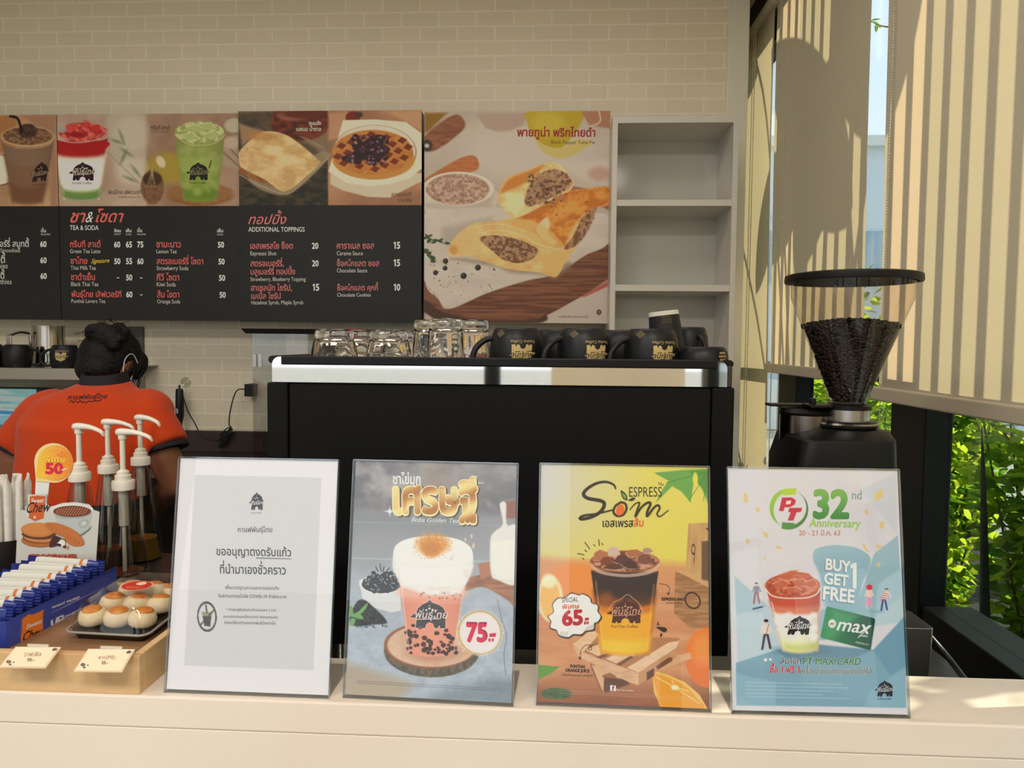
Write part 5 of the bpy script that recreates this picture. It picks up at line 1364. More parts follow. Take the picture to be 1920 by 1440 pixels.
    def row(y, x0, x1, th, en=None, xe=0, ey=38, pr=None, xp=0):
        A.text(x0, x1, y, th, PK, 1.22, 0.016)
        if en: A.text(x0, xe, y+ey, en, GY_, 1.25, 0.004)
        if pr: A.text(xp, xp+42, y, pr, WH_, 1.25, 0.03)
    row(908, 108, 380, 'เอสเพรสโซ ช็อต', 'Espresso Shot', 275, 42, '20', 502)
    row(1020, 108, 322, 'สตรอเบอร์รี่,', None, 0, 0, '20', 503); row(1072, 108, 395, 'บลูเบอร์รี่ ทอปปิ้ง', 'Strawberry, Blueberry Topping', 462, 42)
    row(1176, 110, 374, 'ฮาเซลนัท ไซรัป,', None, 0, 0, '15', 507); row(1228, 112, 301, 'เมเปิ้ล ไซรัป', 'Hazelnut Syrub, Maple Syrub', 446, 36)
    row(908, 662, 902, 'คาราเมล ซอส', 'Carame Sauce', 830, 42, '15', 1028); row(1020, 663, 936, 'ช็อคโกแลต ซอส', 'Chocolate Sauce', 858, 40, '15', 1029); row(1176, 665, 930, 'ช็อคโกแลต คุกกี้', 'Chocolate Cookies', 882, 40, '10', 1031)
    return A
def pie():
    A = Art([(45,40),(1122,27),(1122,1255),(52,1248)], bx(1142)-bx(796), ZT-ZB-0.002, 300, 340)
    A.all((168,156,142), (200,160,1.2,(180,168,154)))
    A.ell(640, 250, 420, 160, (186,176,164), 120, .9); A.ell(900, 620, 200, 60, (150,138,126), 60, .5)
    # out-of-focus back row
    A.poly([(45,45),(180,42),(70,150),(45,160)], (130,96,40), 20); A.poly([(40,190),(150,90),(240,55),(280,120),(200,200),(100,262),(60,250)], (140,92,66), 12, tex=(60,14,1.2,(110,70,50))); A.ell(62, 232, 30, 34, (60,50,46), 10); A.ell(60, 232, 14, 12, (180,176,170), 8)
    A.poly([(345,50),(640,40),(620,110),(540,145),(470,150),(400,130)], (164,142,128), 14)
    A.poly([(650,35),(950,32),(955,90),(900,180),(840,240),(760,235),(680,180),(640,100)], (170,146,40), 12); A.ell(760, 100, 90, 70, (186,166,60), 50, .8); A.poly([(690,200),(760,240),(850,240),(930,190),(1010,215),(860,300),(740,270)], (186,166,92), 16, .9)
    A.poly([(950,30),(1122,28),(1122,130),(1000,110)], (160,112,88), 12); A.line([(1055,30),(1062,90),(1000,120)], 8, (190,178,164), 6, smooth=True)
    A.poly([(45,430),(150,360),(260,300),(330,288),(360,320),(350,370),(250,400),(100,440)], (178,112,66), 8, tex=(50,10,.8,(156,92,52)))
    A.poly([(830,330),(1122,300),(1122,470),(960,420)], (190,180,168), 40, .8); A.ell(1060, 390, 60, 40, (168,122,100), 30, .6)
    # ramekin of tuna mayo
    A.poly([(50,480),(450,480),(432,640),(400,700),(250,745),(110,720),(72,640)], (190,178,164), 6); A.poly([(300,560),(450,500),(430,650),(380,710),(280,740)], (164,146,126), 50, .7); A.poly([(52,560),(440,560),(436,590),(240,610),(60,590)], (172,160,146), 14, .8)
    A.ell(245, 478, 206, 98, (200,190,178), 4); A.ell(240, 482, 184, 90, (150,116,96), 6, tex=(16,14,2.2,(182,154,136)))
    A.dots(40, 80, 410, 400, 560, 2, 5, (84,62,52), 41, 3, .8, lambda x, y: ((x-240)/170)**2+((y-480)/80)**2 < 1)
    # board and paper
    A.poly([(800,440),(1122,500),(1122,600),(1080,580)], (140,98,74), 10)
    A.poly([(50,1010),(130,1120),(200,1172),(420,1080),(640,1010),(820,970),(960,880),(1122,795),(1122,1010),(950,1110),(700,1240),(560,1255),(200,1240),(52,1150)], (122,80,58), 6, tex=(200,10,1.8,(92,58,44)))
    A.poly([(45,1115),(140,1180),(300,1225),(520,1240),(700,1235),(760,1200),(700,1255),(52,1255)], (70,50,42), 10)
    A.poly([(50,1010),(90,1050),(160,1140),(195,1170),(52,1120)], (116,78,58), 6)
    A.poly([(1122,1000),(960,1110),(760,1255),(1122,1255)], (176,164,152), 10); A.poly([(1122,1010),(1050,1050),(960,1100),(990,1100),(1122,1040)], (164,84,78), 8); A.poly([(52,1190),(150,1255),(52,1255)], (172,150,140), 10)
    A.poly([(60,620),(1122,620),(1122,790),(960,870),(820,965),(640,1005),(420,1075),(200,1168),(130,1110),(55,1005)], (178,166,154), 8, tex=(120,60,.8,(190,180,168)))
    A.poly([(150,700),(440,640),(440,700),(250,800),(160,790)], (150,136,124), 40, .6)
    # herbs and peppercorns
    rd = random.Random(8)
    for (x0, y0, x1, y1) in ((50,755,185,800),(48,830,105,890)):
        A.line([(x0,y0),(x1,y1)], 4, (60,66,44), 3)
        for k in range(10): t = rd.random(); A.ell(x0+(x1-x0)*t, y0+(y1-y0)*t+rd.uniform(-16,16), 16, 7, (58,72,44), 4, 1, rd.uniform(-1,1))
    for (x, y, r) in ((174,895,16),(172,936,14),(117,962,15),(280,980,18),(363,932,17),(457,943,6)): A.ell(x, y, r, r, (46,40,36), 3); A.ell(x-4, y-5, r*.3, r*.3, (96,88,80), 4, .8)
    A.dots(46, 80, 900, 460, 1110, 2, 5, (120,92,74), 44, 3, .9)
    # lower pastry
    A.poly([(205,880),(420,900),(560,960),(740,970),(820,1000),(900,900),(560,930)], (120,96,76), 30, .7)
    dough = (196,154,96)
    A.poly([(192,820),(240,745),(330,680),(480,660),(600,640),(720,590),(860,500),(1000,475),(1122,468),(1122,560),(1040,600),(990,700),(930,820),(880,880),(820,985),(720,960),(560,945),(440,910),(330,870),(210,868)], dough, 6, tex=(50,30,1.2,(214,180,122)))
    A.poly([(600,640),(720,580),(860,500),(1000,475),(1120,470),(1110,560),(1030,590),(960,640),(900,720),(860,810),(760,800),(700,740),(560,690)], (178,104,40), 18, tex=(60,40,1.8,(206,140,66)))
    A.poly([(700,700),(760,640),(780,680),(770,740),(820,780),(790,800),(730,760)], (216,190,154), 10, .9); A.ell(860, 620, 60, 26, (206,142,70), 26, .8, -.6)
    A.poly([(480,665),(620,650),(760,700),(860,800),(840,820),(700,790),(560,720)], (208,168,104), 14, .7)
    A.dots(14, 780, 500, 1060, 660, 3, 6, (110,58,26), 45, 3)
    A.poly([(370,765),(450,745),(560,760),(650,790),(710,830),(680,880),(600,905),(520,890),(450,840)], (104,70,50), 6, tex=(16,14,2.4,(160,124,94)))
    A.poly([(1030,590),(1050,580),(1020,680),(960,780),(900,820),(862,820),(920,740),(960,650)], (112,78,56), 8, tex=(14,14,2.2,(158,122,92)))
    A.line([(360,740),(470,715),(600,740),(720,800),(860,830)], 8, (216,188,134), 8, .9, smooth=True); A.line([(340,700),(480,680),(640,720)], 6, (222,194,140), 8, .7, smooth=True)
    A.poly([(700,870),(860,820),(900,860),(820,985),(760,950)], (204,166,102), 14); A.poly([(210,800),(330,700),(380,760),(380,850),(230,860)], (206,170,112), 20, .7); A.ell(220,830,24,26,(182,126,64),16,.7)
    # upper pastry half
    A.poly([(478,510),(520,420),(640,370),(770,322),(840,345),(880,390),(910,430),(900,480),(820,520),(700,590),(600,640),(540,635),(510,590),(480,560)], (206,168,108), 6, tex=(40,30,1.1,(222,192,138)))
    A.poly([(490,500),(540,420),(660,370),(740,340),(700,390),(640,440),(580,470)], (184,112,46), 20, .9); A.poly([(520,500),(620,500),(640,560),(580,630),(530,600)], (222,204,156), 14, .8)
    A.poly([(630,540),(660,450),(720,390),(800,362),(870,390),(905,440),(880,480),(800,520),(720,560),(650,580)], (106,76,56), 8, tex=(16,14,2.6,(172,134,102)))
    A.dots(50, 650, 390, 880, 560, 7, 16, (160,122,92), 46, 6, .8); A.dots(40, 650, 390, 880, 560, 4, 9, (80,54,40), 47, 4, .8)
    # wording, seal
    A.text(582, 1036, 176, 'พายทูน่า พริกไทยดำ', (140,44,44), 1.15, 0.03); A.text(780, 1034, 218, 'Black Pepper Tuna Pie', (74,62,50), 1.0, 0.004)
    A.text(835, 1012, 1222, 'ภาพนี้ใช้เพื่อการโฆษณาเท่านั้น', (70,54,46), 1.0, 0.01); A.ell(1073, 1190, 15, 16, (80,58,48), 3); A.ell(1073, 1190, 8, 9, (120,92,74), 3)
    return A
BOARD = mat('black_board_side', (20, 20, 19), 0.4)
def wall_board(x0, x1, zb, zt, yf, label, art, cat, name, th=0.055, m=None):
    t = thing(name, label, cat, ((x0+x1)/2, yf+th, zb), 0, 'menu boards in a row on the brick wall' if name == 'menu_board' else None)
    w = x1-x0
    MB().box(-w/2, w/2, -th, 0, 0, zt-zb).build('panel', m or BOARD, t, bevel=0.001, seg=1)
    o = art.build('printed_face', t, GB_, 0.42, Matrix.Translation((0, -th-0.0006, (zt-zb)/2)) @ Matrix.Rotation(pi/2, 4, 'X'), 0.2)
    return t
wall_board(bx(-230), bx(110), ZB, ZT, MBY, 'black menu board cut off by the left edge, with an iced chocolate cup', menu_smoothie(), 'menu board', 'menu_board')
wall_board(bx(111.5), bx(450.5), ZB, ZT, MBY, 'black tea and soda menu board with red and green drinks on top', menu_tea(), 'menu board', 'menu_board')
wall_board(bx(451.5), bx(791.5), ZB, ZT, MBY-0.012, 'black toppings menu board with toast and waffle pictures', menu_topping(), 'menu board', 'menu_board', 0.067)
wall_board(bx(795), bx(1142), ZB, ZT, MBY, 'large poster of a golden tuna pie on a wooden board', pie(), 'poster', 'food_poster', 0.02, mat('foam_board', (206, 200, 190), 0.6))
# battens that carry the boards off the wall
for i, (a, b) in enumerate(((-230, 110), (113, 449), (453, 790), (797, 1141))):
    d_ = (MBY+(0.055 if i < 3 else 0.02))
    o = MB().box(bx(a)+0.03, bx(b)-0.03, d_+0.0005, BW-0.0005, ZB+0.08, ZB+0.12).box(bx(a)+0.03, bx(b)-0.03, d_+0.0005, BW-0.0005, ZT-0.12, ZT-0.08).build('batten', mat('batten_wood', (60, 52, 44), 0.7), [x for x in bpy.data.objects if x.get('label') and x.name.startswith(('menu_board', 'food_poster'))][i] if False else None)
    par = [x for x in bpy.data.objects if x.parent is None and x.name.split('.')[0] in ('menu_board', 'food_poster')]
    par = sorted(par, key=lambda q: q.location.x)[i]; o.parent = par; o.matrix_parent_inverse = Matrix.Translation(-par.location)

# ------------------------------------------------------------------ white open shelf unit
SHW = mat('white_shelf_laminate', (214, 208, 198), 0.3)
SY = 2.68
xa, xb = at(1146, 400, y=SY).x, at(1382, 400, y=SY).x
zt_ = at(1262, 217, y=SY).z
sh_ = thing('wall_shelf', 'white open shelf unit with empty compartments right of the pie poster', 'shelf', ((xa+xb)/2, SY, 0))
w2 = (xb-xa)/2; tk = 0.019; dp = 0.255
zl = 1.30
MB().box(-w2, -w2+tk, 0, dp, zl, zt_).build('side_panel', SHW, sh_, bevel=0.001)
MB().box(w2-tk, w2, 0, dp, zl, zt_).build('side_panel', SHW, sh_, bevel=0.001)
MB().box(-w2+tk, w2-tk, 0, dp, zt_-0.024, zt_).build('top_panel', SHW, sh_, bevel=0.001)
MB().box(-w2+tk, w2-tk, dp-0.006, dp, zl, zt_-0.024).build('back_panel', mat('grey_glossy_back', (196, 194, 186), 0.12), sh_)
for py0, py1 in ((374, 386), (534, 546), (700, 712)):
    za, zb_ = at(1262, py1, y=SY).z, at(1262, py0, y=SY).z
    MB().box(-w2+tk, w2-tk, 0.002, dp-0.006, za, zb_).build('shelf_board', SHW, sh_, bevel=0.001)
# ------------------------------------------------------------------ wooden tray with snacks
PINE = mat('pale_pine', (222, 186, 138), 0.5, vary=(7, (208, 166, 116), (1, 1, 6)))
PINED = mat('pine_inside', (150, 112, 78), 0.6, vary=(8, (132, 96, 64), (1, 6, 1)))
ta = at(262, 1303, z=LZ)
tzt = at(263, 1230, y=ta.y).z
TD = 0.285
TY0, TY1 = ta.y, ta.y+TD
TH = tzt-LZ
tray = thing('wooden_tray', 'shallow pale pine tray at the left end of the ledge holding sweets', 'tray', (ta.x, ta.y, LZ))
TW = 0.62
MB().box(-TW, 0, 0, 0.011, 0, TH).build('front_side', PINE, tray, bevel=0.0012)
MB().box(-0.011, 0, 0.0111, TD, 0, TH).build('right_side', PINE, tray, bevel=0.0012)
MB().box(-TW, -0.0111, TD-0.011, TD, 0, TH).build('back_side', PINE, tray, bevel=0.0012)
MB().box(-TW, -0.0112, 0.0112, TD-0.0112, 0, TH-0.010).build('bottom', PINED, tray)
TZ = LZ+TH-0.010

# display box of wafer bars
NAVY = mat('blue_carton', (38, 56, 140), 0.45)
NAVY2 = mat('blue_foil', (34, 48, 128), 0.25, spec=0.6)
bA = at(13, 1217, z=TZ); bA.y = max(bA.y, ta.y+0.0125); hz = at(13, 1166, y=bA.y, ).z-TZ
bB = at(174, 1093, x=bA.x+0.012)
BL = 0.235; BWD = 0.145
byaw = radians(-3)
box = thing('display_box', 'open blue carton filled with a row of wrapped wafer bars', 'display box', (bA.x, bA.y, TZ), byaw)
def slope_side(x0, x1):
    mb = MB(); prof = [(0, 0), (BL, 0), (BL, hz+0.004), (0.02, hz), (0, hz-0.001)]
    mb.prism([(y, z) for y, z in prof], (x0, 0, 0), (0, 1, 0), (0, 0, 1), (x1-x0, 0, 0)); return mb
slope_side(-0.0015, 0).build('side_panel', NAVY, box)
slope_side(-BWD, -BWD+0.0015).build('side_panel', NAVY, box)
MB().box(-BWD+0.0016, -0.0016, 0, 0.0015, 0, hz).build('front_panel', NAVY, box)
MB().box(-BWD+0.0016, -0.0016, 0.0016, BL-0.002, 0.0, 0.0015).build('bottom_panel', NAVY, box)
# printed side: wording, social badges and the orange shield
A = Art([(62,690),(838,340),(838,560),(62,950)], BL, hz, 90, 30, base=(54,68,152))
W_ = (222,224,236)
sl = -0.43
A.text(372, 570, 632, 'WANT MORE?', W_, 1.0, 0.03, 0, sl*.75)
A.line([(372,668),(745,500)], 6, (170,178,214), 4, .9)
A.poly([(365,745),(455,704),(458,752),(367,797)], (222,224,232), 4); A.text(376, 402, 778, 'f', (54,68,152), 1.0, .05); A.text(420, 446, 752, '+', (54,68,152), 1.0, .05)
A.text(462, 690, 742, '/SWEETCHEWASIA', W_, 1.2, 0.03, 0, sl); A.poly([(360,815),(400,796),(403,850),(362,868)], (222,224,232), 4); A.ell(381,832,11,12,(54,68,152),3,ring=5)
A.text(410, 680, 830, '@SWEETCHEWASIA', W_, 1.2, 0.03, 0, sl); A.text(362, 660, 912, 'WWW.SWEETCHEW.COM', (190,196,224), 1.2, 0.01, 0, sl)
A.poly([(165,690),(215,650),(238,660),(315,632),(302,920),(235,935),(158,925)], (222,116,40), 4)
A.text(190, 300, 790, 'Sweet', (240,226,214), 1.3, 0.02, 0.3, -0.35); A.text(160, 308, 900, 'Chew', (44,26,24), 1.9, 0.02, 0.3, -0.2)
o = A.build('side_print', box, 0.75); o.matrix_local = Matrix(((0,0,1,0.0003),(1,0,0,BL/2),(0,1,0,hz/2),(0,0,0,1)))
# header card with cup and shield breaking its top edge
cb0 = Vector((bA.x, bA.y, TZ))
Rb = Matrix.Translation(cb0) @ Matrix.Rotation(byaw, 4, 'Z'); Ri = Rb.inverted()
def card_pt(px, py):
    p0 = Ri @ Vector((0, 0, EYE)); d = Ri.to_3x3() @ ray(px, py); t = (BL-0.001-p0.y)/d.y; return p0+d*t
cTL, cTR, cBR, cBL = card_pt(38, 962), card_pt(187, 962), card_pt(181, 1088), card_pt(30, 1088)
cx0, cx1 = (cTL.x+cBL.x)/2, (cTR.x+cBR.x)/2; cz1 = cTL.z; cw, chh = cx1-cx0, cz1-0.002
# zoom frame of the card: (0,860)-(200,1100) at 6x
def cz(zx, zy): return 0+zx/6.0, 860+zy/6.0
outline = [(165,1400),(205,580),(290,580),(280,545),(318,520),(310,400),(425,408),(525,400),(522,505),(560,540),(610,530),(700,498),(850,490),(1000,515),(1055,580),(1118,600),(1060,1400)]
op = [card_pt(*cz(*q)) for q in outline]
op = [(p.x, max(p.z, 0.003)) for p in op]
WCARD = mat('white_card', (206, 206, 200), 0.5)
MB().prism(op, (0, BL-0.001, 0), (1, 0, 0), (0, 0, 1), (0, 0.0012, 0)).build('header_card', WCARD, box)
# printed art, cut by the same outline: flat shapes only
qx0, qx1 = min(p[0] for p in op), max(p[0] for p in op); qz0, qz1 = min(p[1] for p in op), max(p[1] for p in op)
class CardArt:
    def __init__(self): self.mb = {}; self.k = 0
    def sh(self, pts, col, smooth=False):
        P = [tuple(q) for q in (spline(pts, 5) if smooth else pts)]
        P = [card_pt(*cz(*q)) for q in P]; self.k += 1
        y = BL-0.0012-0.00004*self.k
        self.mb.setdefault(col, MB()).add([(p.x, y, p.z) for p in P], [tuple(range(len(P)))])
    def el(self, cx, cy, rx, ry, col, rot=0, n=36): self.sh([(cx+rx*cos(2*pi*k/n)*cos(rot)-ry*sin(2*pi*k/n)*sin(rot), cy+rx*cos(2*pi*k/n)*sin(rot)+ry*sin(2*pi*k/n)*cos(rot)) for k in range(n)], col)
    def tx(self, x0, x1, y, t, col, hs=1.0, bold=0.0, shear=0.0, slope=0.0, clip=None):
        LS, F, adv = bold_layout(t, bold); V = LS[0]; a = min(p[0] for p in V)-bold; b = max(p[0] for p in V)+bold; s = (x1-x0)/(b-a); self.k += 1
        for q, L_ in enumerate(LS):
            P = []
            for px, py in L_:
                X = x0+(px-a)*s+py*s*hs*shear; P.append(card_pt(*cz(X, y-py*s*hs+slope*(X-x0))))
            yy = BL-0.0012-0.00004*self.k-0.000001*q
            self.mb.setdefault(col, MB()).add([(p.x, yy, p.z) for p in P], F)
    def build(self, name, parent):
        mb = MB(); ms = []
        for i, (c, m) in enumerate(self.mb.items()):
            mb.cur = i; mb.add(m.v, m.f); ms.append(mat('card_ink_%d_%d_%d' % c, c, 0.5))
        return mb.build(name, ms, parent)
K = CardArt()
OR, OR2, BR, DK, CW, CS = (206,98,44), (190,122,70), (168,100,58), (58,44,48), (224,226,222), (168,178,178)
K.sh([(325,425),(425,415),(515,422),(492,670),(395,705),(315,660)], OR); K.sh([(325,425),(335,425),(325,655),(315,660)], (228,226,220))
K.tx(345, 490, 500, 'Sweet', (232,222,212), 1.2, 0.02, 0.3, -0.06); K.tx(288, 556, 612, 'Chew', (48,36,38), 1.5, 0.015, 0.3, -0.08)
K.tx(376, 410, 672, 'x', (236,226,216), 1.0, 0.03)
K.sh([(590,560),(620,640),(650,740),(700,800),(800,850),(900,860),(1000,790),(1010,640),(1040,570)], CS); K.sh([(600,600),(640,660),(700,680),(950,670),(1030,620),(1000,790),(900,850),(800,845),(700,795),(640,720)], (186,194,192))
K.el(945, 730, 62, 48, CS, -.5); K.el(945, 728, 34, 24, (206,206,200), -.5)
K.el(815, 575, 240, 76, CW); K.el(815, 592, 216, 64, (116,62,44))
for k in range(12):
    x = 640+k*30; h = 58*sqrt(max(0.02, 1-((x-815)/210)**2)); K.sh([(x-30*h/58, 592+h*.85),(x-30*h/58+9, 592+h*.85),(x+30*h/58+9, 592-h*.85),(x+30*h/58, 592-h*.85)], (196,132,104))
K.sh([(905,862),(1000,790),(1040,745),(1010,800),(930,862)], (120,128,130))
for (cx, cy, rx, ry, c) in ((440,925,195,70,(176,110,60)),(450,890,190,62,(120,72,44)),(455,880,185,60,(206,136,80)),(440,850,190,58,(96,56,40)),(430,800,188,82,(198,124,66)),(428,790,176,72,(208,136,74))): K.el(cx, cy, rx, ry, c, .04)
K.sh([(520,720),(640,722),(780,770),(900,850),(948,930),(940,970),(860,985),(790,965),(740,920),(720,880),(640,850),(560,800),(515,760)], (196,116,60), True)
for k in range(9): K.sh([(560+k*42,735+k*24),(566+k*42,735+k*24),(548+k*42,790+k*22),(542+k*42,790+k*22)], (170,96,50))
K.sh([(610,870),(700,890),(750,930),(640,980),(560,985)], (70,44,48), True); K.sh([(700,900),(745,925),(730,1000),(640,960)], (232,230,226)); K.el(672, 966, 30, 15, (66,40,34), .3); K.el(736, 988, 22, 15, (92,52,40)); K.sh([(745,960),(780,985),(770,1020),(745,1015),(762,990)], (216,160,120))
K.tx(335, 890, 1124, 'STROOPWAFEL', (190,72,50), 0.95, 0.04)
K.build('card_print', box)
# the bars: flow packs with blue crimped ends, standing in a row, each its own thing
PACKW = mat('white_film', (214, 214, 206), 0.3, spec=0.5); PACKO = mat('orange_film', (206, 116, 58), 0.35)
INK = mat('dark_film_ink', (52, 44, 46), 0.4); PACKB = mat('pale_blue_film', (120, 160, 206), 0.3)
def make_bar(label):
    t = thing('wafer_bar', label, 'snack bar', (0,0,0), 0, 'wrapped wafer bars in the blue carton')
    w, th, h = 0.124, 0.0115, 0.047
    def pack(x0, x1, e0, e1):
        rings = []
        N = max(2, int((x1-x0)/0.006))
        for i in range(N+1):
            f = i/N; x = x0+(x1-x0)*f; q = e0+(e1-e0)*f
            rings.append([(x, (th/2*q)*cos(a)*(1+0.05*sin(i*2.1+k)), h/2+(h/2-0.004*(1-q))*(abs(sin(a))**0.5)*(1 if sin(a) >= 0 else -1)) for k, a in enumerate([2*pi*j/16 for j in range(16)])])
        mb = MB(); mb.loft(rings); return mb
    pack(-w/2+0.012, w/2-0.034, 0.9, 1.0).build('wrapper', PACKW, t, smooth=50)
    pack(w/2-0.0338, w/2-0.029, 1.0, 1.0).build('orange_band', PACKO, t, smooth=50)
    pack(w/2-0.0288, w/2-0.021, 1.0, 1.0).build('white_band', PACKW, t, smooth=50)
    pack(w/2-0.0208, w/2-0.003, 1.0, 0.35).build('blue_end', NAVY2, t, smooth=50)
    def crimp(x0, x1):
        mb = MB(); vs = []; fs = []; N = 22
        for i in range(N+1):
            z = h*i/N; dz = 0.0015*(1 if i % 2 else -1)
            for x, s in ((x0, 0), (x1, 1)): 
                for y in (-0.0009, 0.0009): vs.append((x+(0.0012*(i % 2) if s else 0), y+dz*0.4, z))
        for i in range(N):
            a = i*4; b = a+4
            fs += [(a, a+2, b+2, b), (a+1, b+1, b+3, a+3), (a+2, a+3, b+3, b+2), (a, b, b+1, a+1)]
        mb.add(vs, fs); return mb
    crimp(w/2-0.006, w/2+0.006).build('crimped_end', NAVY2, t)
    crimp(-w/2-0.004, -w/2+0.014).build('crimped_end', NAVY2, t)
    mb = MB()       # printing near the top of the front face
    for k in range(11): mb.box(-0.045+k*0.0042, -0.0425+k*0.0042, -th/2-0.0004, -th/2+0.002, h-0.016, h-0.0125)
    for k, hh in enumerate((0.005, 0.0028, 0.005, 0.003)): mb.box(0.002+k*0.0035, 0.0045+k*0.0035, -th/2-0.0004, -th/2+0.002, h-0.018, h-0.018+hh)
    mb.build('pack_print', INK, t)
    return t
bar0 = make_bar('frontmost wrapped wafer bar in the blue carton, at the left edge')
bar_names = ['wrapped wafer bar, %s from the front of the row in the blue carton' % q for q in ('second', 'third', 'fourth', 'fifth', 'sixth', 'seventh', 'eighth', 'ninth', 'tenth', 'eleventh')] + ['rearmost wrapped wafer bar, right against the white header card']
NB = 12
for i in range(NB):
    f = i/(NB-1); p = Rb @ Vector((-BWD/2-0.004+0.006*f, 0.018+(BL-0.052)*f, 0.0025+0.010*f+0.003*(i % 2)))
    b = bar0 if i == 0 else dup(bar0, p, 0, bar_names[i-1])
    b.location = p; b.rotation_euler = (radians(-9), radians(random.uniform(-1.5, 1.5)), byaw+radians(random.uniform(-2, 2)))
# round price tag on a white strip
tp = lambda px, py: at(px, py, y=cb0.y+BL+0.01)
tgc = tp(101, 868)
tg = thing('price_tag', 'round orange price tag on a white plastic strip behind the wafer card', 'price tag', (tgc.x, tgc.y, tgc.z))
Rt = (tp(139, 868)-tp(67, 868)).length/2
def tq(px, py): p = tp(px, py)-tgc; return (p.x, p.z)
stp = [tq(64, 948), tq(67, 880), tq(92, 902), tq(87, 948)]
MB().prism(stp, (0, 0.001, 0), (1, 0, 0), (0, 0, 1), (0, 0.001, 0)).build('strip', mat('white_strip_plastic', (226, 228, 226), 0.25), tg)
disc = [(Rt*cos(a), Rt*sin(a)) for a in [pi*1.28+2*pi*k/48*0.80-pi*0.0 for k in range(49)]]
drop = [(Rt*cos(radians(q)), Rt*sin(radians(q))) for q in range(-95, 186, 5)] + [tq(68, 902)]
MB().prism(drop, (0, -0.001, 0), (1, 0, 0), (0, 0, 1), (0, 0.0018, 0)).build('disc', mat('tag_edge_yellow', (240, 214, 150), 0.4), tg)
def tz(zx, zy): p = tp(zx/4.8, 760+zy/4.8)-tgc; return (p.x, p.z)
class TagArt(CardArt):
    def sh(self, pts, col, smooth=False):
        self.k += 1; P = [tz(*q) for q in pts]; y = -0.0011-0.00004*self.k
        self.mb.setdefault(col, MB()).add([(p[0], y, p[1]) for p in P], [tuple(range(len(P)))])
    def tx(self, x0, x1, y, t, col, hs=1.0, bold=0.0, shear=0.0, slope=0.0):
        LS, F, adv = bold_layout(t, bold); V = LS[0]; a = min(p[0] for p in V)-bold; b = max(p[0] for p in V)+bold; s = (x1-x0)/(b-a); self.k += 1
        for w, L_ in enumerate(LS):
            yy = -0.0011-0.00004*self.k-0.000001*w; P = []
            for px, py in L_:
                X = x0+(px-a)*s+py*s*hs*shear; q = tz(X, y-py*s*hs+slope*(X-x0)); P.append((q[0], yy, q[1]))
            self.mb.setdefault(col, MB()).add(P, F)
T = TagArt()
cxx, cyy, R_ = 502, 520, 160
for k in range(9):
    f = k/8; a0, a1 = radians(180-20*k), radians(180-20*(k+1))
    c = (int(246-8*f), int(196-56*f), int(62-14*f))
    xl, xr = cxx-R_+2*R_*k/9, cxx-R_+2*R_*(k+1)/9
    up = lambda x: cyy-sqrt(max(0, R_**2-(x-cxx)**2)); dn = lambda x: cyy+sqrt(max(0, R_**2-(x-cxx)**2))
    xs = [xl+(xr-xl)*i/4 for i in range(5)]
    T.sh([(x, up(x)) for x in xs]+[(x, dn(x)) for x in xs[::-1]], c)
T.sh([(343,530),(330,650),(420,662),(440,600)], (246,196,62))
T.tx(400, 592, 512, 'พิเศษ', (196,110,24), 0.78, 0.045); T.tx(402, 594, 509, 'พิเศษ', (252,214,70), 0.78, 0.02)
T.tx(412, 576, 612, '50', (216,40,64), 0.82, 0.05); T.sh([(560,575),(612,562),(612,570),(562,588)], (240,226,220))
for k in range(8):
    a = radians(60+k*9); T.sh([(cxx-138*cos(a)+dx, cyy-138*sin(a)+dy) for dx, dy in ((-5,-3),(5,-3),(5,3),(-5,3))], (250,222,150)); T.sh([(cxx-138*cos(a)+dx, cyy+130*sin(a)+dy) for dx, dy in ((-5,-3),(5,-3),(5,3),(-5,3))], (250,222,150))
for q in ((530,440),(560,425),(580,450),(552,455)): T.sh([(q[0]-12,q[1]+8),(q[0],q[1]-12),(q[0]+12,q[1]+4)], (244,130,90))
T.build('tag_print', tg)

# pastries in a clear clamshell
pA = at(124, 1193, z=TZ+0.004); pB = at(272, 1205, z=TZ+0.004)
pmid = (pA+pB)/2; pw = (pB-pA).length/2; pyaw = atan2(pB.y-pA.y, pB.x-pA.x)
PD = 0.148; PH = 0.046
clam = thing('pastry_box', 'clear plastic clamshell of small round pastries on the tray', 'food box', (pmid.x, pmid.y, TZ), pyaw*0.5)
clam.rotation_euler = (radians(5), 0, pyaw*0.5)
MB().box(-pw+0.02, pw-0.02, PD-0.02, PD-0.012, -0.0105, 0.0).build('back_foot', mat('dark_brown_plastic', (44, 34, 30), 0.3), clam)
CLR = pane_mat('clear_clamshell', (0.95, 0.95, 0.93), 0.02, 1.5, 0.015)
DKB = mat('dark_brown_plastic', (44, 34, 30), 0.3)
MB().loft([rr3(pw-0.008, PD/2-0.008, 0.012, 0.0, 0, PD/2), rr3(pw-0.003, PD/2-0.003, 0.014, 0.012, 0, PD/2)]).build('base', DKB, clam, smooth=40)
rr_o = [rr3(pw, PD/2, 0.014, 0.012, 0, PD/2), rr3(pw-0.002, PD/2-0.002, 0.014, 0.016, 0, PD/2), rr3(pw-0.010, PD/2-0.010, 0.014, PH-0.006, 0, PD/2), rr3(pw-0.014, PD/2-0.014, 0.014, PH, 0, PD/2)]
MB().loft(rr_o).build('lid', CLR, clam, smooth=30)
MB().tube([p for p in rr3(pw+0.001, PD/2+0.001, 0.014, 0.0125, 0, PD/2)], 0.0018, 6, closed=True).build('rim', mat('clear_rim', (150, 146, 138), 0.15, spec=0.7), clam, smooth=80)
mb = MB(); n = 40
stk = [(0.024*cos(2*pi*k/n), 0.017*sin(2*pi*k/n)) for k in range(n)]
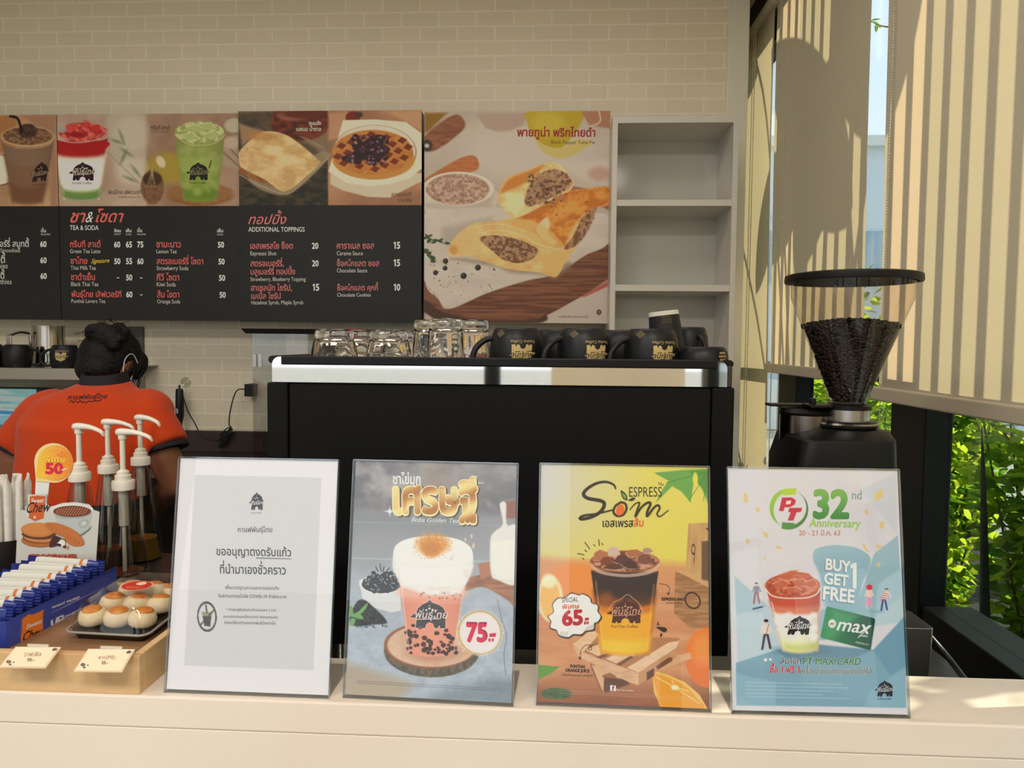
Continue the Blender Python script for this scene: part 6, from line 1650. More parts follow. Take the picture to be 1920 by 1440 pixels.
def sticker(sc, dz, m, nm, cx=0.0, cy=0.0, p=clam, fx=0.024, fy=0.018):
    pts = [(cx+fx*sc*cos(2*pi*k/n)-0.004, cy+0.086+fy*sc*sin(2*pi*k/n), PH+dz) for k in range(n)]
    o = MB().add(pts, [tuple(range(n))]).build(nm, m, p); return o
REDS = mat('red_sticker', (196, 36, 30), 0.35); CRM = mat('sticker_cream', (236, 206, 176), 0.4)
stx = MB(); mm_ = [mat('sticker_edge', (232, 170, 130), 0.4), REDS, CRM, mat('sticker_ink', (240, 150, 60), 0.4)]
for i, (sc, dz) in enumerate(((1.0, 0.0004), (0.92, 0.0006))):
    stx.cur = i; stx.add([(-0.004+0.0235*sc*cos(2*pi*k/n), 0.084+0.0175*sc*sin(2*pi*k/n), PH+dz) for k in range(n)], [tuple(range(n))])
stx.cur = 2; stx.add([(-0.001+0.0075*cos(2*pi*k/n), 0.091+0.006*sin(2*pi*k/n), PH+0.0008) for k in range(n)], [tuple(range(n))])
stx.cur = 3
for r_, wd in ((0.0775, 0.024), (0.0735, 0.018)):
    for k in range(7): x = -0.004-wd/2+wd*k/6; stx.add([(x-0.0011, r_, PH+0.0008), (x+0.0011, r_, PH+0.0008), (x+0.0011, r_+0.002, PH+0.0008), (x-0.0011, r_+0.002, PH+0.0008)], [(0,1,2,3)])
stx.build('sticker', mm_, clam)
DOUGH = mat('pale_dough', (228, 204, 166), 0.5, bump=(120, 0.15, 0.001), vary=(45, (236, 218, 186)))
YOLK = mat('yolk_filling', (222, 150, 62), 0.4, vary=(130, (206, 112, 38)))
def make_pastry(label):
    t = thing('pastry', label, 'pastry', (0,0,0), 0, 'round pastries in the clear box')
    MB().lathe([(0.0001, 0.0), (0.013, 0.0), (0.0168, 0.004), (0.0175, 0.011), (0.0155, 0.018), (0.010, 0.0225), (0.004, 0.0238), (0.0001, 0.024)], 28).build('dough', DOUGH, t, smooth=180)
    MB().lathe([(0.0118, 0.0205), (0.0120, 0.0215), (0.0095, 0.0238), (0.005, 0.0250), (0.0001, 0.0254)], 20, (0.0, -0.001, 0)).build('yolk_top', YOLK, t, smooth=180)
    return t
rows = ['front', 'middle', 'back']; colsn = ['left', 'centre', 'right']
past0 = None
for r in range(3):
    for c in range(3):
        lab = 'round pastry with yolk top, %s row %s in the clear box' % (rows[r], colsn[c])
        p = Matrix.Translation(clam.location) @ clam.rotation_euler.to_matrix().to_4x4() @ Vector(((c-1)*0.0368, 0.029+r*0.044, 0.0125))
        o = make_pastry(lab) if past0 is None else dup(past0, p, r*1.3+c, lab)
        if past0 is None: past0 = o
        o.location = p; o.scale = (1.08, 1.08, 1.0); o.rotation_euler[0] = radians(5)

# price cards hooked on the tray's front edge
CARD = mat('cream_price_card', (236, 208, 176), 0.4)
def price_card(tl, tr, br, bl, label, l1, l2):
    y0 = TY0-0.001
    a, b = at(*tl, y=y0), at(*tr, y=y0)
    zlo = LZ+0.013
    d, c = at(*bl, y=y0-0.030), at(*br, y=y0-0.030)
    o = (a+b)/2
    t = thing('price_card', label, 'price card', o, 0, 'price cards on the tray edge')
    X = (b-a).normalized(); Yv = ((d+c)/2-o); L = Yv.length; Yv.normalize(); N = X.cross(Yv).normalized()*-1
    if N.y > 0: N = -N
    w = (b-a).length
    M = Matrix((( X.x, -Yv.x, N.x, 0), (X.y, -Yv.y, N.y, 0), (X.z, -Yv.z, N.z, 0), (0,0,0,1)))
    A = Art([(805,945),(1195,955),(1085,1150),(690,1140)] if tl[0] > 100 else [(155,925),(530,935),(400,1115),(20,1105)], w, L, 60, 34, base=(246,216,184))
    if tl[0] > 100:
        ox, oy = 0, 0
    else: ox, oy = -665, -25
    A.text(885+ox, 1035+ox, 1040+oy, l1, (120,84,62), 1.1, 0.0); A.text(915+ox, 975+ox, 1085+oy, l2, (96,66,52), 1.0, 0.03)
    for k in range(5):
        q = 2*pi*k/5+.4; A.ell(752+ox+14*cos(q), 1087+oy+10*sin(q), 9, 7, (56,44,40), 3)
    A.ell(795+ox, 1092+oy, 8, 6, (56,44,40), 3); A.ell(765+ox, 1112+oy, 12, 8, (70,54,46), 3)
    A.ell(1155+ox, 978+oy, 22, 12, (84,66,56), 3, rot=-.3); A.line([(1135+ox,990+oy),(1175+ox,984+oy)], 5, (84,66,56))
    ob = A.build('card_face', t, 0.95); ob.matrix_local = M @ Matrix.Translation((0, -L/2, 0.0006))
    pl_ = MB().box(-w/2-0.002, w/2+0.002, -L-0.001, 0.001, -0.0012, 0.0).build('plate', CARD, t); pl_.matrix_local = M
    hk = MB().box(-w/4, w/4, 0.0, 0.0018, -0.001, 0.004).build('hook', mat('clear_hook', (210, 200, 186), 0.2), t)
    return t
price_card((32,1213),(110,1215),(83,1252),(4,1250), 'cream price card on the tray edge below the blue carton', 'วาฟเฟิล', '50.-')
price_card((168,1217),(249,1219),(226,1260),(144,1257), 'cream price card on the tray edge below the pastry box', 'พาย(PIE)', '25.-')

# ------------------------------------------------------------------ syrup pump bottles
WPL = mat('white_pump_plastic', (236, 228, 214), 0.3)
BOT = pane_mat('bottle_glass', (0.78, 0.78, 0.74), 0.03, 1.5, 0.03)
def make_pump(label, hp, hb, rn, rbt, syrup):
    """hb: bottle height, hp: exposed pump stem"""
    t = thing('pump_bottle', label, 'bottle', (0,0,0), 0, 'syrup pump bottles on the dark worktop')
    MB().lathe([(0.0001, 0.0015), (rbt-0.002, 0.0015), (rbt, 0.006), (rbt-0.001, 0.03), (rn+0.004, hb-0.03), (rn, hb-0.012), (rn, hb)], 36).build('bottle', BOT, t, smooth=50)
    fr = 0.22
    MB().lathe([(0.0001, 0.003), (rbt-0.004, 0.003), (rbt-0.005, hb*fr*.3), (rbt-(rbt-rn)*fr-0.005, hb*fr), (0.0001, hb*fr)], 30).build('syrup', syrup, t, smooth=40)
    MB().lathe([(rn+0.0005, hb-0.010), (rn+0.0045, hb-0.010), (rn+0.0045, hb+0.004), (rn+0.0035, hb+0.006), (rn-0.001, hb+0.007), (rn-0.001, hb+0.0155), (rn-0.004, hb+0.017), (rn-0.004, hb+0.022), (0.0045, hb+0.026), (0.0045, hb+0.020)], 32).build('collar', WPL, t, smooth=30)
    MB().tube([(0,0,hb+0.02), (0,0,hb+0.026+hp)], 0.0047, 14).build('stem', WPL, t, smooth=40)
    MB().tube([(0,0,hb-0.075), (0,0,hb-0.001)], 0.0085, 14).build('chamber', mat('milky_tube', (206, 202, 190), 0.4), t, smooth=40)
    MB().tube([(0,0,0.01), (0,0,hb-0.075)], 0.0035, 8).build('dip_tube', mat('milky_tube', (206, 202, 190), 0.4), t, smooth=40)
    z = hb+0.026+hp
    # spout: rounded head running into a drooping nozzle
    sec = [(-0.011, 0.0, 0.004, 0.0045), (-0.0085, 0.0006, 0.0078, 0.0062), (-0.002, 0.001, 0.0095, 0.0068), (0.008, 0.0012, 0.0085, 0.0060), (0.022, 0.0010, 0.0066, 0.0048), (0.036, -0.0012, 0.0055, 0.0040), (0.048, -0.0048, 0.0048, 0.0036), (0.055, -0.0082, 0.0042, 0.0032), (0.0575, -0.0125, 0.0036, 0.0026)]
    rings = [[(x, ry*cos(a), z+0.004+dz+rz*sin(a)) for a in [2*pi*k/16 for k in range(16)]] for x, dz, ry, rz in sec]
    MB().loft(rings).build('spout', WPL, t, smooth=60)
    MB().lathe([(0.0001, z-0.008), (0.0068, z-0.008), (0.0072, z), (0.0001, z)], 20).build('spout_skirt', WPL, t, smooth=40)
    return t
SY1 = mat('brown_syrup', (64, 42, 24), 0.2); SY2 = mat('amber_syrup', (120, 92, 36), 0.2)
def pump(pxs, ptop, pcol, Y, rz, label, syr, rbt=0.040, zb=LZ):
    zt2 = at(pxs, ptop, y=Y).z; zc_ = at(pxs, pcol, y=Y).z    # top of the spout, foot of the collar
    hb = zc_-zb+0.010; hp = zt2-zc_-0.010-0.026-0.011-0.0105+0.01
    p = at(pxs, ptop, y=Y)
    t = make_pump(label, max(0.02, hp), hb, 0.0145, rbt, syr); t.location = (p.x, Y, zb); t.rotation_euler = (0, 0, rz); return t
pump(147, 793, 901, 1.33, radians(-14), 'leftmost white pump bottle, partly behind the round orange tag', SY1)
pump(201, 785, 886, 1.425, radians(-6), 'white pump bottle second from left, standing behind the front one', SY1)
pump(229, 803, 917, 1.285, radians(-6), 'front white pump bottle with a clear conical body, nearest the camera', SY1, 0.043)
pump(262, 777, 871, 1.508, radians(-22), 'rightmost white pump bottle, standing tallest beside the notice sign', SY2)

# ------------------------------------------------------------------ wrapped straws in a holder
hy = 1.30; hx = at(14, 950, y=hy).x
hold = thing('straw_holder', 'dark cup holding white paper-wrapped straws at the left edge', 'holder', (hx, hy, LZ))
zt3 = at(14, 1006, y=hy).z-LZ
MB().lathe([(0.0001, 0.0), (0.034, 0.0), (0.036, 0.004), (0.040, zt3), (0.0385, zt3), (0.034, 0.006), (0.0001, 0.006)], 32).build('cup', mat('dark_holder', (30, 27, 26), 0.4), hold, smooth=40)
PAPER = mat('straw_paper', (236, 232, 224), 0.6, bump=(160, 0.3, 0.001), vary=(90, (224, 218, 208)))
spots = [(-0.024, -0.012), (-0.012, -0.022), (0.002, -0.024), (0.015, -0.019), (0.025, -0.008), (-0.022, 0.006), (-0.006, 0.0), (0.010, 0.002), (0.024, 0.012), (0.0, 0.02)]
names = ['leftmost in the front of the holder', 'second from left in the front', 'middle of the front row', 'right of the front middle', 'rightmost of the front row', 'left in the second row', 'second row, left of centre', 'second row, right of centre', 'far right, behind the front row', 'at the very back']
rs_ = random.Random(6)
for i, (dx_, dy_) in enumerate(spots):
    ztp = at(14, 884+rs_.uniform(0, 9), y=hy).z-LZ-0.01
    t = thing('wrapped_straw', 'white paper-wrapped straw in the dark cup, ' + names[i], 'straw', (hx+dx_, hy+dy_, LZ+0.008), 0, 'paper-wrapped straws at the left edge')
    w = 0.0062; rings = []
    lx, ly = dx_*0.25, dy_*0.25
    for k, z in enumerate([0.0, 0.03, 0.06, 0.09, ztp-0.016, ztp-0.008, ztp]):
        f = z/ztp; fl = 1.0 if z < ztp-0.01 else 0.35 if z < ztp-0.004 else 0.12
        a0 = i*0.7
        rings.append([(lx*f+w*(1.25-0.25*fl)*cos(a)*cos(a0)-w*fl*sin(a)*sin(a0), ly*f+w*(1.25-0.25*fl)*cos(a)*sin(a0)+w*fl*sin(a)*cos(a0), z+0.001*sin(3*a+i)) for a in [2*pi*q/12 for q in range(12)]])
    MB().loft(rings).build('paper_sleeve', PAPER, t, smooth=50)
# ------------------------------------------------------------------ the barista, seen from behind
SKIN = mat('tan_skin', (150, 98, 72), 0.5, spec=0.35, bump=(200, 0.05, 0.001))
def P(px, py, y): return at(px, py, y=y)
BYY = 2.0
pr_o = P(178, 760, BYY)
person = thing('person', 'person in an orange short-sleeved shirt with dark hair in a bun, seen from behind', 'person', (pr_o.x, 1.93, 0.0))
PO = Vector(person.location)
class Blob(MB):
    def cap(self, a, b, ra, rb, n=16, sq=1.0):
        """tapered limb with rounded ends"""
        a, b = Vector(a), Vector(b); d = (b-a).normalized(); pts = []; rs = []
        for k in range(4): t = pi/2*(k/4); pts.append(a-d*ra*cos(t)); rs.append(max(0.0005, ra*sin(t)))
        for k in range(7): pts.append(a+(b-a)*(k/6)); rs.append(ra+(rb-ra)*(k/6))
        for k in range(1, 5): t = pi/2*(k/4); pts.append(b+d*rb*sin(t)); rs.append(max(0.0005, rb*cos(t)))
        return self.tube(pts, rs, n)
    def egg(self, c, r, sc=(1,1,1), rot=None):
        o = len(self.v); self.sphere((0,0,0), r, 24, 16, sc)
        M = rot or Matrix.Identity(3)
        for i in range(o, len(self.v)): self.v[i] = tuple(M @ Vector(self.v[i]) + Vector(c))
        return self
def remesh(o, vox, it=3, fac=0.5):
    m = o.modifiers.new('remesh', 'REMESH'); m.mode = 'VOXEL'; m.voxel_size = vox; m.use_smooth_shade = True
    s = o.modifiers.new('smooth', 'SMOOTH'); s.iterations = it; s.factor = fac
    return o
def L(px, py, y): return P(px, py, y)-PO
sL, sR = L(72, 772, 2.00), L(287, 772, 2.00)       # shoulder joints
hL, hR = L(34, 858, 1.99), L(306, 852, 1.99)       # just below the sleeves
eL, eR = L(30, 925, 2.00), L(330, 905, 2.02)       # elbows
wL, wR = L(70, 985, 2.24), L(262, 975, 2.24)       # wrists
nk = L(186, 705, 2.05); hd = L(203, 682, 2.11)
pel = Vector((0.0, -0.02, 0.82))
b = Blob()
b.egg((0, 0.0, 0.84), 0.15, (1.05, 0.75, 0.9)); b.egg((0, 0.02, 1.02), 0.14, (0.95, 0.68, 1.1)); b.egg((0.0, 0.065, 1.20), 0.15, (0.95, 0.50, 0.95))
b.cap(sL+Vector((0.03,0.065,-0.01)), sR+Vector((-0.03,0.065,-0.01)), 0.040, 0.040); b.cap(nk+Vector((-0.005,0.03,-0.06)), hd, 0.046, 0.046)
Rh = Matrix.Rotation(radians(-20), 3, 'Z') @ Matrix.Rotation(radians(-36), 3, 'X')
b.egg(hd+Vector((0.005, 0.01, 0.0)), 0.082, (0.86, 1.04, 1.18), Rh)
fwd = Rh @ Vector((0,1,0)); rgt = Rh @ Vector((1,0,0)); upv = Rh @ Vector((0,0,1))
hc = hd+Vector((0.005, 0.01, 0.0))
b.cap(hc+fwd*0.085+upv*0.012, hc+fwd*0.103-upv*0.016, 0.008, 0.012)            # nose
b.egg(hc+fwd*0.070-upv*0.062, 0.030, (1.0, 0.9, 0.8)); b.egg(hc+fwd*0.086-upv*0.045, 0.014, (1.5, 0.6, 0.5))   # chin, lips
for s in (-1, 1):
    b.egg(hc+rgt*(0.071*s)-fwd*0.004-upv*0.004, 0.026, (0.35, 0.75, 1.15), Rh)   # ears
    b.egg(hc+fwd*0.078+rgt*(0.030*s)+upv*0.028, 0.013, (1.3, 0.5, 0.6))          # brow
for s_, h_, e_, w_ in ((sL, hL, eL, wL), (sR, hR, eR, wR)):
    b.cap(s_, h_, 0.040, 0.042); b.cap(h_, e_, 0.045, 0.040); b.cap(e_, w_, 0.040, 0.025)
    d = (w_-e_).normalized(); side = d.cross(Vector((0,0,1))).normalized(); inn = -1 if s_ is sR else 1
    pc_ = w_+d*0.045; b.egg(pc_, 0.04, (0.9, 1.1, 0.42), d.to_track_quat('Y', 'Z').to_matrix())
    for k, (off, ln) in enumerate(((-0.027, 0.050), (-0.010, 0.060), (0.008, 0.066), (0.025, 0.058))):
        q0 = pc_+d*0.030+side*off; q1 = q0+d*ln*0.55-Vector((0,0,0.006)); q2 = q1+d*ln*0.35-Vector((0,0,0.022))
        b.cap(q0, q1, 0.0085, 0.0078, 10); b.cap(q1, q2, 0.0078, 0.0070, 10)
    t0 = pc_+side*(0.03*inn)-d*0.02; b.cap(t0, t0+side*(0.022*inn)+d*0.030, 0.011, 0.009, 10); b.cap(t0+side*(0.022*inn)+d*0.030, t0+side*(0.022*inn)+d*0.055-Vector((0,0,0.01)), 0.009, 0.008, 10)
for s in (-1, 1):
    b.cap((0.085*s, 0, 0.80), (0.09*s, 0.0, 0.45), 0.085, 0.058); b.cap((0.09*s, 0.0, 0.45), (0.09*s, -0.03, 0.09), 0.055, 0.036)
    b.cap((0.09*s, -0.04, 0.05), (0.10*s, 0.10, 0.03), 0.038, 0.026)
remesh(b.build('body', SKIN, person, smooth=180), 0.0075, 2)
# shirt
ORANGE = mat('orange_jersey', (196, 62, 15), 0.75, spec=0.2, sheen=0.15, bump=(26, 0.35, 0.010))
sb = Blob()
def ringxy(cx, cy, z, rx, ry, n=40, p=2.5, tilt=0.0):
    out = []
    for k in range(n):
        a = 2*pi*k/n; c, s = cos(a), sin(a)
        x = rx*(abs(c)**(2/p))*(1 if c >= 0 else -1); y = ry*(abs(s)**(2/p))*(1 if s >= 0 else -1)
        out.append((cx+x, cy+y, z+tilt*y))
    return out
zS = sL.z
rings = [ringxy(0.0, -0.005, 1.055, 0.168, 0.125), ringxy(0.0, 0.0, 1.10, 0.165, 0.122), ringxy(0.0, 0.02, 1.18, 0.168, 0.118), ringxy(0, 0.045, 1.27, 0.180, 0.115), ringxy(0, 0.058, zS-0.01, 0.182, 0.108), ringxy(0.004, 0.070, zS+0.035, 0.150, 0.096), ringxy(0.010, 0.088, zS+0.066, 0.090, 0.078), ringxy(0.012, 0.098, nk.z-0.012, 0.056, 0.055, tilt=0.15)]
sb.loft(rings)
def sleeve(a, c, ra, rc):
    a, c = Vector(a), Vector(c); d = c-a
    pts = [a-d*0.10, a+d*0.15, a+d*0.4, a+d*0.7, c]; rs = [ra*0.92, ra*1.02, ra*1.03, (ra+rc)/2*1.03, rc]
    sb.tube(pts, rs, 28)
sleeve(sL+Vector((0.028, 0.0, 0.004)), L(36, 842, 1.985), 0.066, 0.070); sleeve(sR+Vector((-0.028, 0.0, 0.004)), L(307, 842, 1.985), 0.066, 0.070)
sb.egg(sL+Vector((0.03, 0.02, 0.0)), 0.075, (1.0, 0.9, 0.85)); sb.egg(sR+Vector((-0.03, 0.02, 0.0)), 0.075, (1.0, 0.9, 0.85))
# soft folds running from the armpits
for (q0, q1) in ((L(80, 800, 1.93), L(62, 905, 1.87)), (L(280, 800, 1.93), L(262, 905, 1.87)), (L(100, 905, 1.86), L(170, 880, 1.855)), (L(240, 905, 1.86), L(190, 890, 1.855))):
    sb.cap(q0, q1, 0.014, 0.010, 10)
shirt = remesh(sb.build('shirt', ORANGE, person, smooth=180), 0.008, 7, 0.6)
NAV = mat('dark_navy_rib', (30, 26, 34), 0.8)
cb_ = MB(); cpts = [ringxy(0.012, 0.098, z, rx, ry, tilt=0.15) for z, rx, ry in ((nk.z-0.022, 0.062, 0.062), (nk.z-0.004, 0.058, 0.058), (nk.z+0.012, 0.054, 0.055), (nk.z+0.012, 0.050, 0.051), (nk.z-0.02, 0.054, 0.054))]
cb_.loft(cpts, cap=False).build('collar', NAV, person, smooth=60)
# dark edging of the right sleeve, apron band, trousers, shoes
def band(c, d, r, h, name, m):
    c, d = Vector(c), Vector(d).normalized(); MB().tube([c, c+d*h*0.5, c+d*h], [r, r*1.005, r*0.98], 28).build(name, m, person, smooth=60)
band(L(307, 842, 1.985)-(L(307, 842, 1.985)-sR).normalized()*0.004, L(307, 842, 1.985)-sR, 0.0665, 0.010, 'sleeve_lining', NAV)
band(L(36, 842, 1.985)-(L(36, 842, 1.985)-sL).normalized()*0.004, L(36, 842, 1.985)-sL, 0.0665, 0.010, 'sleeve_lining', NAV)
APR = mat('black_apron_cloth', (22, 20, 21), 0.8)
mb = MB(); mb.loft([ringxy(0, -0.005, 1.050, 0.172, 0.130), ringxy(0, -0.005, 1.078, 0.171, 0.129)], cap=False); mb.loft([ringxy(0, -0.005, 1.078, 0.1705, 0.1285), ringxy(0, -0.005, 1.050, 0.1705, 0.1285)], cap=False)
mb.build('apron_band', APR, person, smooth=60)
tr_ = Blob(); tr_.egg((0, -0.005, 0.87), 0.165, (1.05, 0.80, 1.1))
for s in (-1, 1): tr_.cap((0.087*s, -0.003, 0.82), (0.092*s, 0.0, 0.45), 0.098, 0.078); tr_.cap((0.092*s, 0.0, 0.45), (0.092*s, -0.03, 0.13), 0.078, 0.066)
remesh(tr_.build('trousers', mat('dark_trousers', (34, 32, 36), 0.85), person, smooth=180), 0.012, 3)
for s in (-1, 1):
    sh2 = Blob(); sh2.cap((0.092*s, -0.055, 0.045), (0.105*s, 0.13, 0.04), 0.045, 0.038); remesh(sh2.build('shoe', mat('black_shoe', (24, 24, 25), 0.5), person, smooth=180), 0.008, 2)
# hair: cap, nape and a loosely wound bun
HAIR = mat('black_hair', (12, 10, 10), 0.55, spec=0.3, bump=(150, 0.9, 0.005))
hb_ = Blob()
hb_.egg(hc-fwd*0.014+upv*0.012, 0.089, (0.90, 0.98, 1.04), Rh); hb_.egg(hc-fwd*0.035-upv*0.040, 0.062, (1.0, 0.8, 0.8), Rh)
for s in (-1, 1): hb_.egg(hc+rgt*(0.064*s)+fwd*0.030+upv*0.012, 0.036, (0.5, 0.9, 1.3), Rh)
bun = L(202, 632, 2.07)
for k in range(30):
    a = 2*pi*k/30*2.2; r = 0.027+0.010*sin(k*1.7); c = bun+Vector((r*cos(a)*1.15, 0.025*sin(k*0.9), r*sin(a)*0.95)); hb_.egg(c, 0.015, (1.3, 1.0, 0.9))
hb_.egg(bun, 0.040, (1.1, 0.85, 0.9))
remesh(hb_.build('hair', HAIR, person, smooth=180), 0.0055, 2, 0.4)
mb = MB(); rh_ = random.Random(11)
for k in range(46):                       # stray strands
    a = rh_.uniform(0, 2*pi); c = bun+Vector((0.058*cos(a), rh_.uniform(-.02,.02), 0.05*sin(a))); e = c+Vector((cos(a)*rh_.uniform(.004,.018)+rh_.uniform(-.02,.02), rh_.uniform(-.01,.01), sin(a)*rh_.uniform(.002,.014)-rh_.uniform(0,.01)))
    mb.tube(bez([c-Vector((0.02*cos(a+1), 0, 0.02*sin(a+1))), c, e], 4), 0.0009, 4)
for k in range(16):
    c = hc+rgt*0.078+fwd*rh_.uniform(-.02, .05)+upv*rh_.uniform(-.01,.03); mb.tube(bez([c, c+rgt*0.008-upv*0.03, c+rgt*rh_.uniform(-.004,.012)+fwd*0.01-upv*rh_.uniform(.05,.085)], 4), 0.0009, 4)
mb.build('loose_strands', HAIR, person)
# face mask with ear loops
MASKM = mat('white_face_mask', (214, 214, 216), 0.8)
mb = MB(); rows_ = []
for i in range(9):
    v = i/8; zz = -0.075+0.095*v; row = []
    for j in range(17):
        u = j/16*2-1; ang = u*1.32; rr = 0.096+0.010*(1-u*u)*sin(pi*v)
        row.append(hc+rgt*(sin(ang)*0.076)+fwd*(cos(ang)*rr)+upv*zz*(1-0.35*u*u))
    rows_.append(row)
vs = [p for r in rows_ for p in r]; mb.add(vs, [(i*17+j, i*17+j+1, (i+1)*17+j+1, (i+1)*17+j) for i in range(8) for j in range(16)])
mk = mb.build('face_mask', MASKM, person, smooth=180); sol = mk.modifiers.new('thick', 'SOLIDIFY'); sol.thickness = 0.0015
for s in (-1, 1):
    ear = hc+rgt*(0.080*s)-fwd*0.012
    MB().tube(bez([hc+rgt*(0.078*s)+fwd*0.028+upv*0.008, ear+upv*0.026, ear+upv*0.004-fwd*0.014, ear-upv*0.03, hc+rgt*(0.074*s)+fwd*0.03-upv*0.055], 6), 0.0014, 6).build('ear_loop', MASKM, mk, smooth=80)
# writing on the back of the shirt
bpy.context.view_layer.update()
dg = bpy.context.evaluated_depsgraph_get(); she = shirt.evaluated_get(dg)
def on_shirt(px, py, off=0.0018):
    Mi = shirt.matrix_world.inverted(); o_ = Mi @ Vector((0,0,EYE)); d_ = (Mi.to_3x3() @ ray(px, py)).normalized()
    hit, loc, nrm, idx = she.ray_cast(o_, d_)
    return loc-d_*off if hit else None
mb = MB()
def shirt_text(t, x0, x1, y, hs, bold, shear, slope):
    LS, F, adv = bold_layout(t, bold); V = LS[0]; a = min(p[0] for p in V); b = max(p[0] for p in V); s = (x1-x0)/(b-a)
    for L_ in LS:
        out = []
        for px_, py_ in L_:
            X = x0+(px_-a)*s+py_*s*hs*shear; q = on_shirt(X, y-py_*s*hs+slope*(X-x0)); out.append(q if q is not None else Vector((0,0.0,1.3)))
        mb.add(out, F)
shirt_text('กาแฟพันธุ์ไทย', 126, 199, 749, 0.85, 0.01, 0.45, -0.03)
for W in ([(129,754),(134,751),(137,755),(141,752),(145,754)], [(146,755),(151,751),(154,755),(157,753),(160,754)], [(161,756),(166,752),(172,753),(178,751),(184,752),(190,749)]):
    mb.tube(bez([on_shirt(*q) for q in W], 5), 0.0011, 5)
mb.build('back_print', mat('dark_print', (36, 24, 26), 0.6), person)

# ------------------------------------------------------------------ steel wall shelf with jug and mugs
WSY = 2.52
zs0 = at(70, 690, y=WSY).z; zs1 = at(70, 712, y=WSY).z
xs1 = at(176, 700, y=WSY).x
ss = thing('steel_shelf', 'brushed steel wall shelf at the far left carrying a jug and black mugs', 'shelf', (xs1, WSY, zs0))
MB().box(-1.35, 0, 0, 0.01, zs1-zs0, 0).box(-1.35, 0, 0.0101, BW-WSY, -0.004, 0).build('shelf_plate', STEEL, ss, bevel=0.001)
for xx in (-0.06, -0.75, -1.3):
    MB().prism([(0.06, -0.0045), (BW-WSY, -0.0045), (BW-WSY, -0.16), (BW-WSY-0.02, -0.16)], (xx, 0, 0), (0, 1, 0), (0, 0, 1), (0.004, 0, 0)).build('bracket', STEEL, ss)
def on_steel(px, dy): q = at(px, 690, y=WSY+dy); return (q.x, WSY+dy, zs0)
m0 = [o for o in bpy.data.objects if o.name == 'mug'][0]
for px, dy, rz, lab in ((122, 0.055, radians(2), 'black mug with gold emblem on the steel shelf, in front of the jug'), (33, 0.06, radians(200), 'plain-looking black mug on the steel shelf, left of the jug handle'), (-18, 0.06, radians(200), 'black mug on the steel shelf cut by the left edge')):
    d_ = dup(m0, on_steel(px, dy), rz, lab, 'black mugs on the steel shelf')
    d_.scale = (1, 1, 0.92)
jug = thing('steel_jug', 'polished steel jug with flat handle on the wall shelf', 'jug', on_steel(93, 0.225))
jh = at(93, 611, y=WSY+0.225).z-zs0; jr = 0.060
MB().lathe([(0.0001, 0), (jr*1.02, 0), (jr*1.03, 0.006), (jr*1.0, jh*0.25), (jr*0.90, jh*0.75), (jr*0.92, jh), (jr*0.89, jh), (jr*0.87, jh*0.75), (jr*0.97, 0.01), (0.0001, 0.008)], 40).build('body', mat('polished_steel', (170, 164, 154), 0.12, 1.0), jug, smooth=50)
MB().tube(bez([(-jr*0.72, -0.045, jh*0.80), (-jr*0.95, -0.075, jh*0.83), (-jr*1.35, -0.10, jh*0.74)], 6), 0.004, 8).build('handle_arm', mat('black_handle', (22, 22, 22), 0.4), jug, smooth=80)
MB().box(-jr*1.35-0.010, -jr*1.35+0.010, -0.104, -0.098, jh*0.14, jh*0.76).build('handle', STEEL, jug, bevel=0.002)
MB().tube([(-jr*0.55, -0.048, jh*0.12), (-jr*0.55, -0.052, jh*0.76)], 0.008, 10).build('handle_plate', mat('polished_steel', (170, 164, 154), 0.12, 1.0), jug, smooth=80)

# blue printed carton below the shelf
CY = 2.60
c0, c1 = at(-70, 800, y=CY), at(70, 800, y=CY); zc0, zc1 = at(10, 836, y=CY).z, at(10, 729, y=CY).z
car = thing('blue_carton', 'teal and blue printed carton standing under the steel shelf at the left edge', 'box', ((c0.x+c1.x)/2, CY, 1.0505))
w = c1.x-c0.x; hh = zc1-1.0505
MB().box(-w/2, w/2, 0, 0.10, 0, hh).build('carton', mat('teal_carton', (72, 128, 140), 0.4), car, bevel=0.001)
A = Art([(-325,650),(325,640),(325,1085),(-325,1150)], w, hh, 120, 120)
A.all(gradY(650, (96,148,152), 800, (110,150,166)), (200, 30, 1.0, (130,170,176)))
A.poly([(-330,690),(330,690),(330,780),(-330,790)], (150,182,190), 8); A.poly([(-330,790),(330,780),(330,800),(-330,812)], (46,110,160), 4)
for y, x0 in ((660,0),(672,40),(690,-60)): A.line([(x0,y),(x0+90,y)], 6, (206,222,226), 5, .8)
A.line([(20,732),(110,730)], 16, (70,140,150), 8, .8); A.line([(125,730),(235,727)], 16, (90,170,150), 8, .8); A.line([(40,766),(230,762)], 8, (80,130,160), 6, .7)
for k in range(4): A.line([(-60,822+k*10),(90,820+k*10)], 4, (60,110,150), 4, .7)
A.poly([(-330,860),(330,840),(330,1150),(-330,1150)], (96,140,164), 20, .8)
for x, y in ((30,900),(105,895),(175,890),(-60,905)): A.ell(x, y, 22, 26, (60,70,90), 8); A.ell(x+2, y+8, 16, 18, (150,140,146), 6); A.ell(x+4, y+20, 16, 10, (190,206,214), 5)
A.poly([(-20,1100),(60,960),(110,930),(150,960),(120,1040),(60,1100)], (38,104,108), 12)
A.build('printed_face', car, 0.42, 0.4, Matrix.Translation((0, -0.0005, hh/2)) @ Matrix.Rotation(pi/2, 4, 'X'))
pk = thing('pink_pouch', 'pink pouch lying on the back counter at the left edge', 'pouch', (at(0, 880, y=2.45).x-0.05, 2.45, 1.0505))
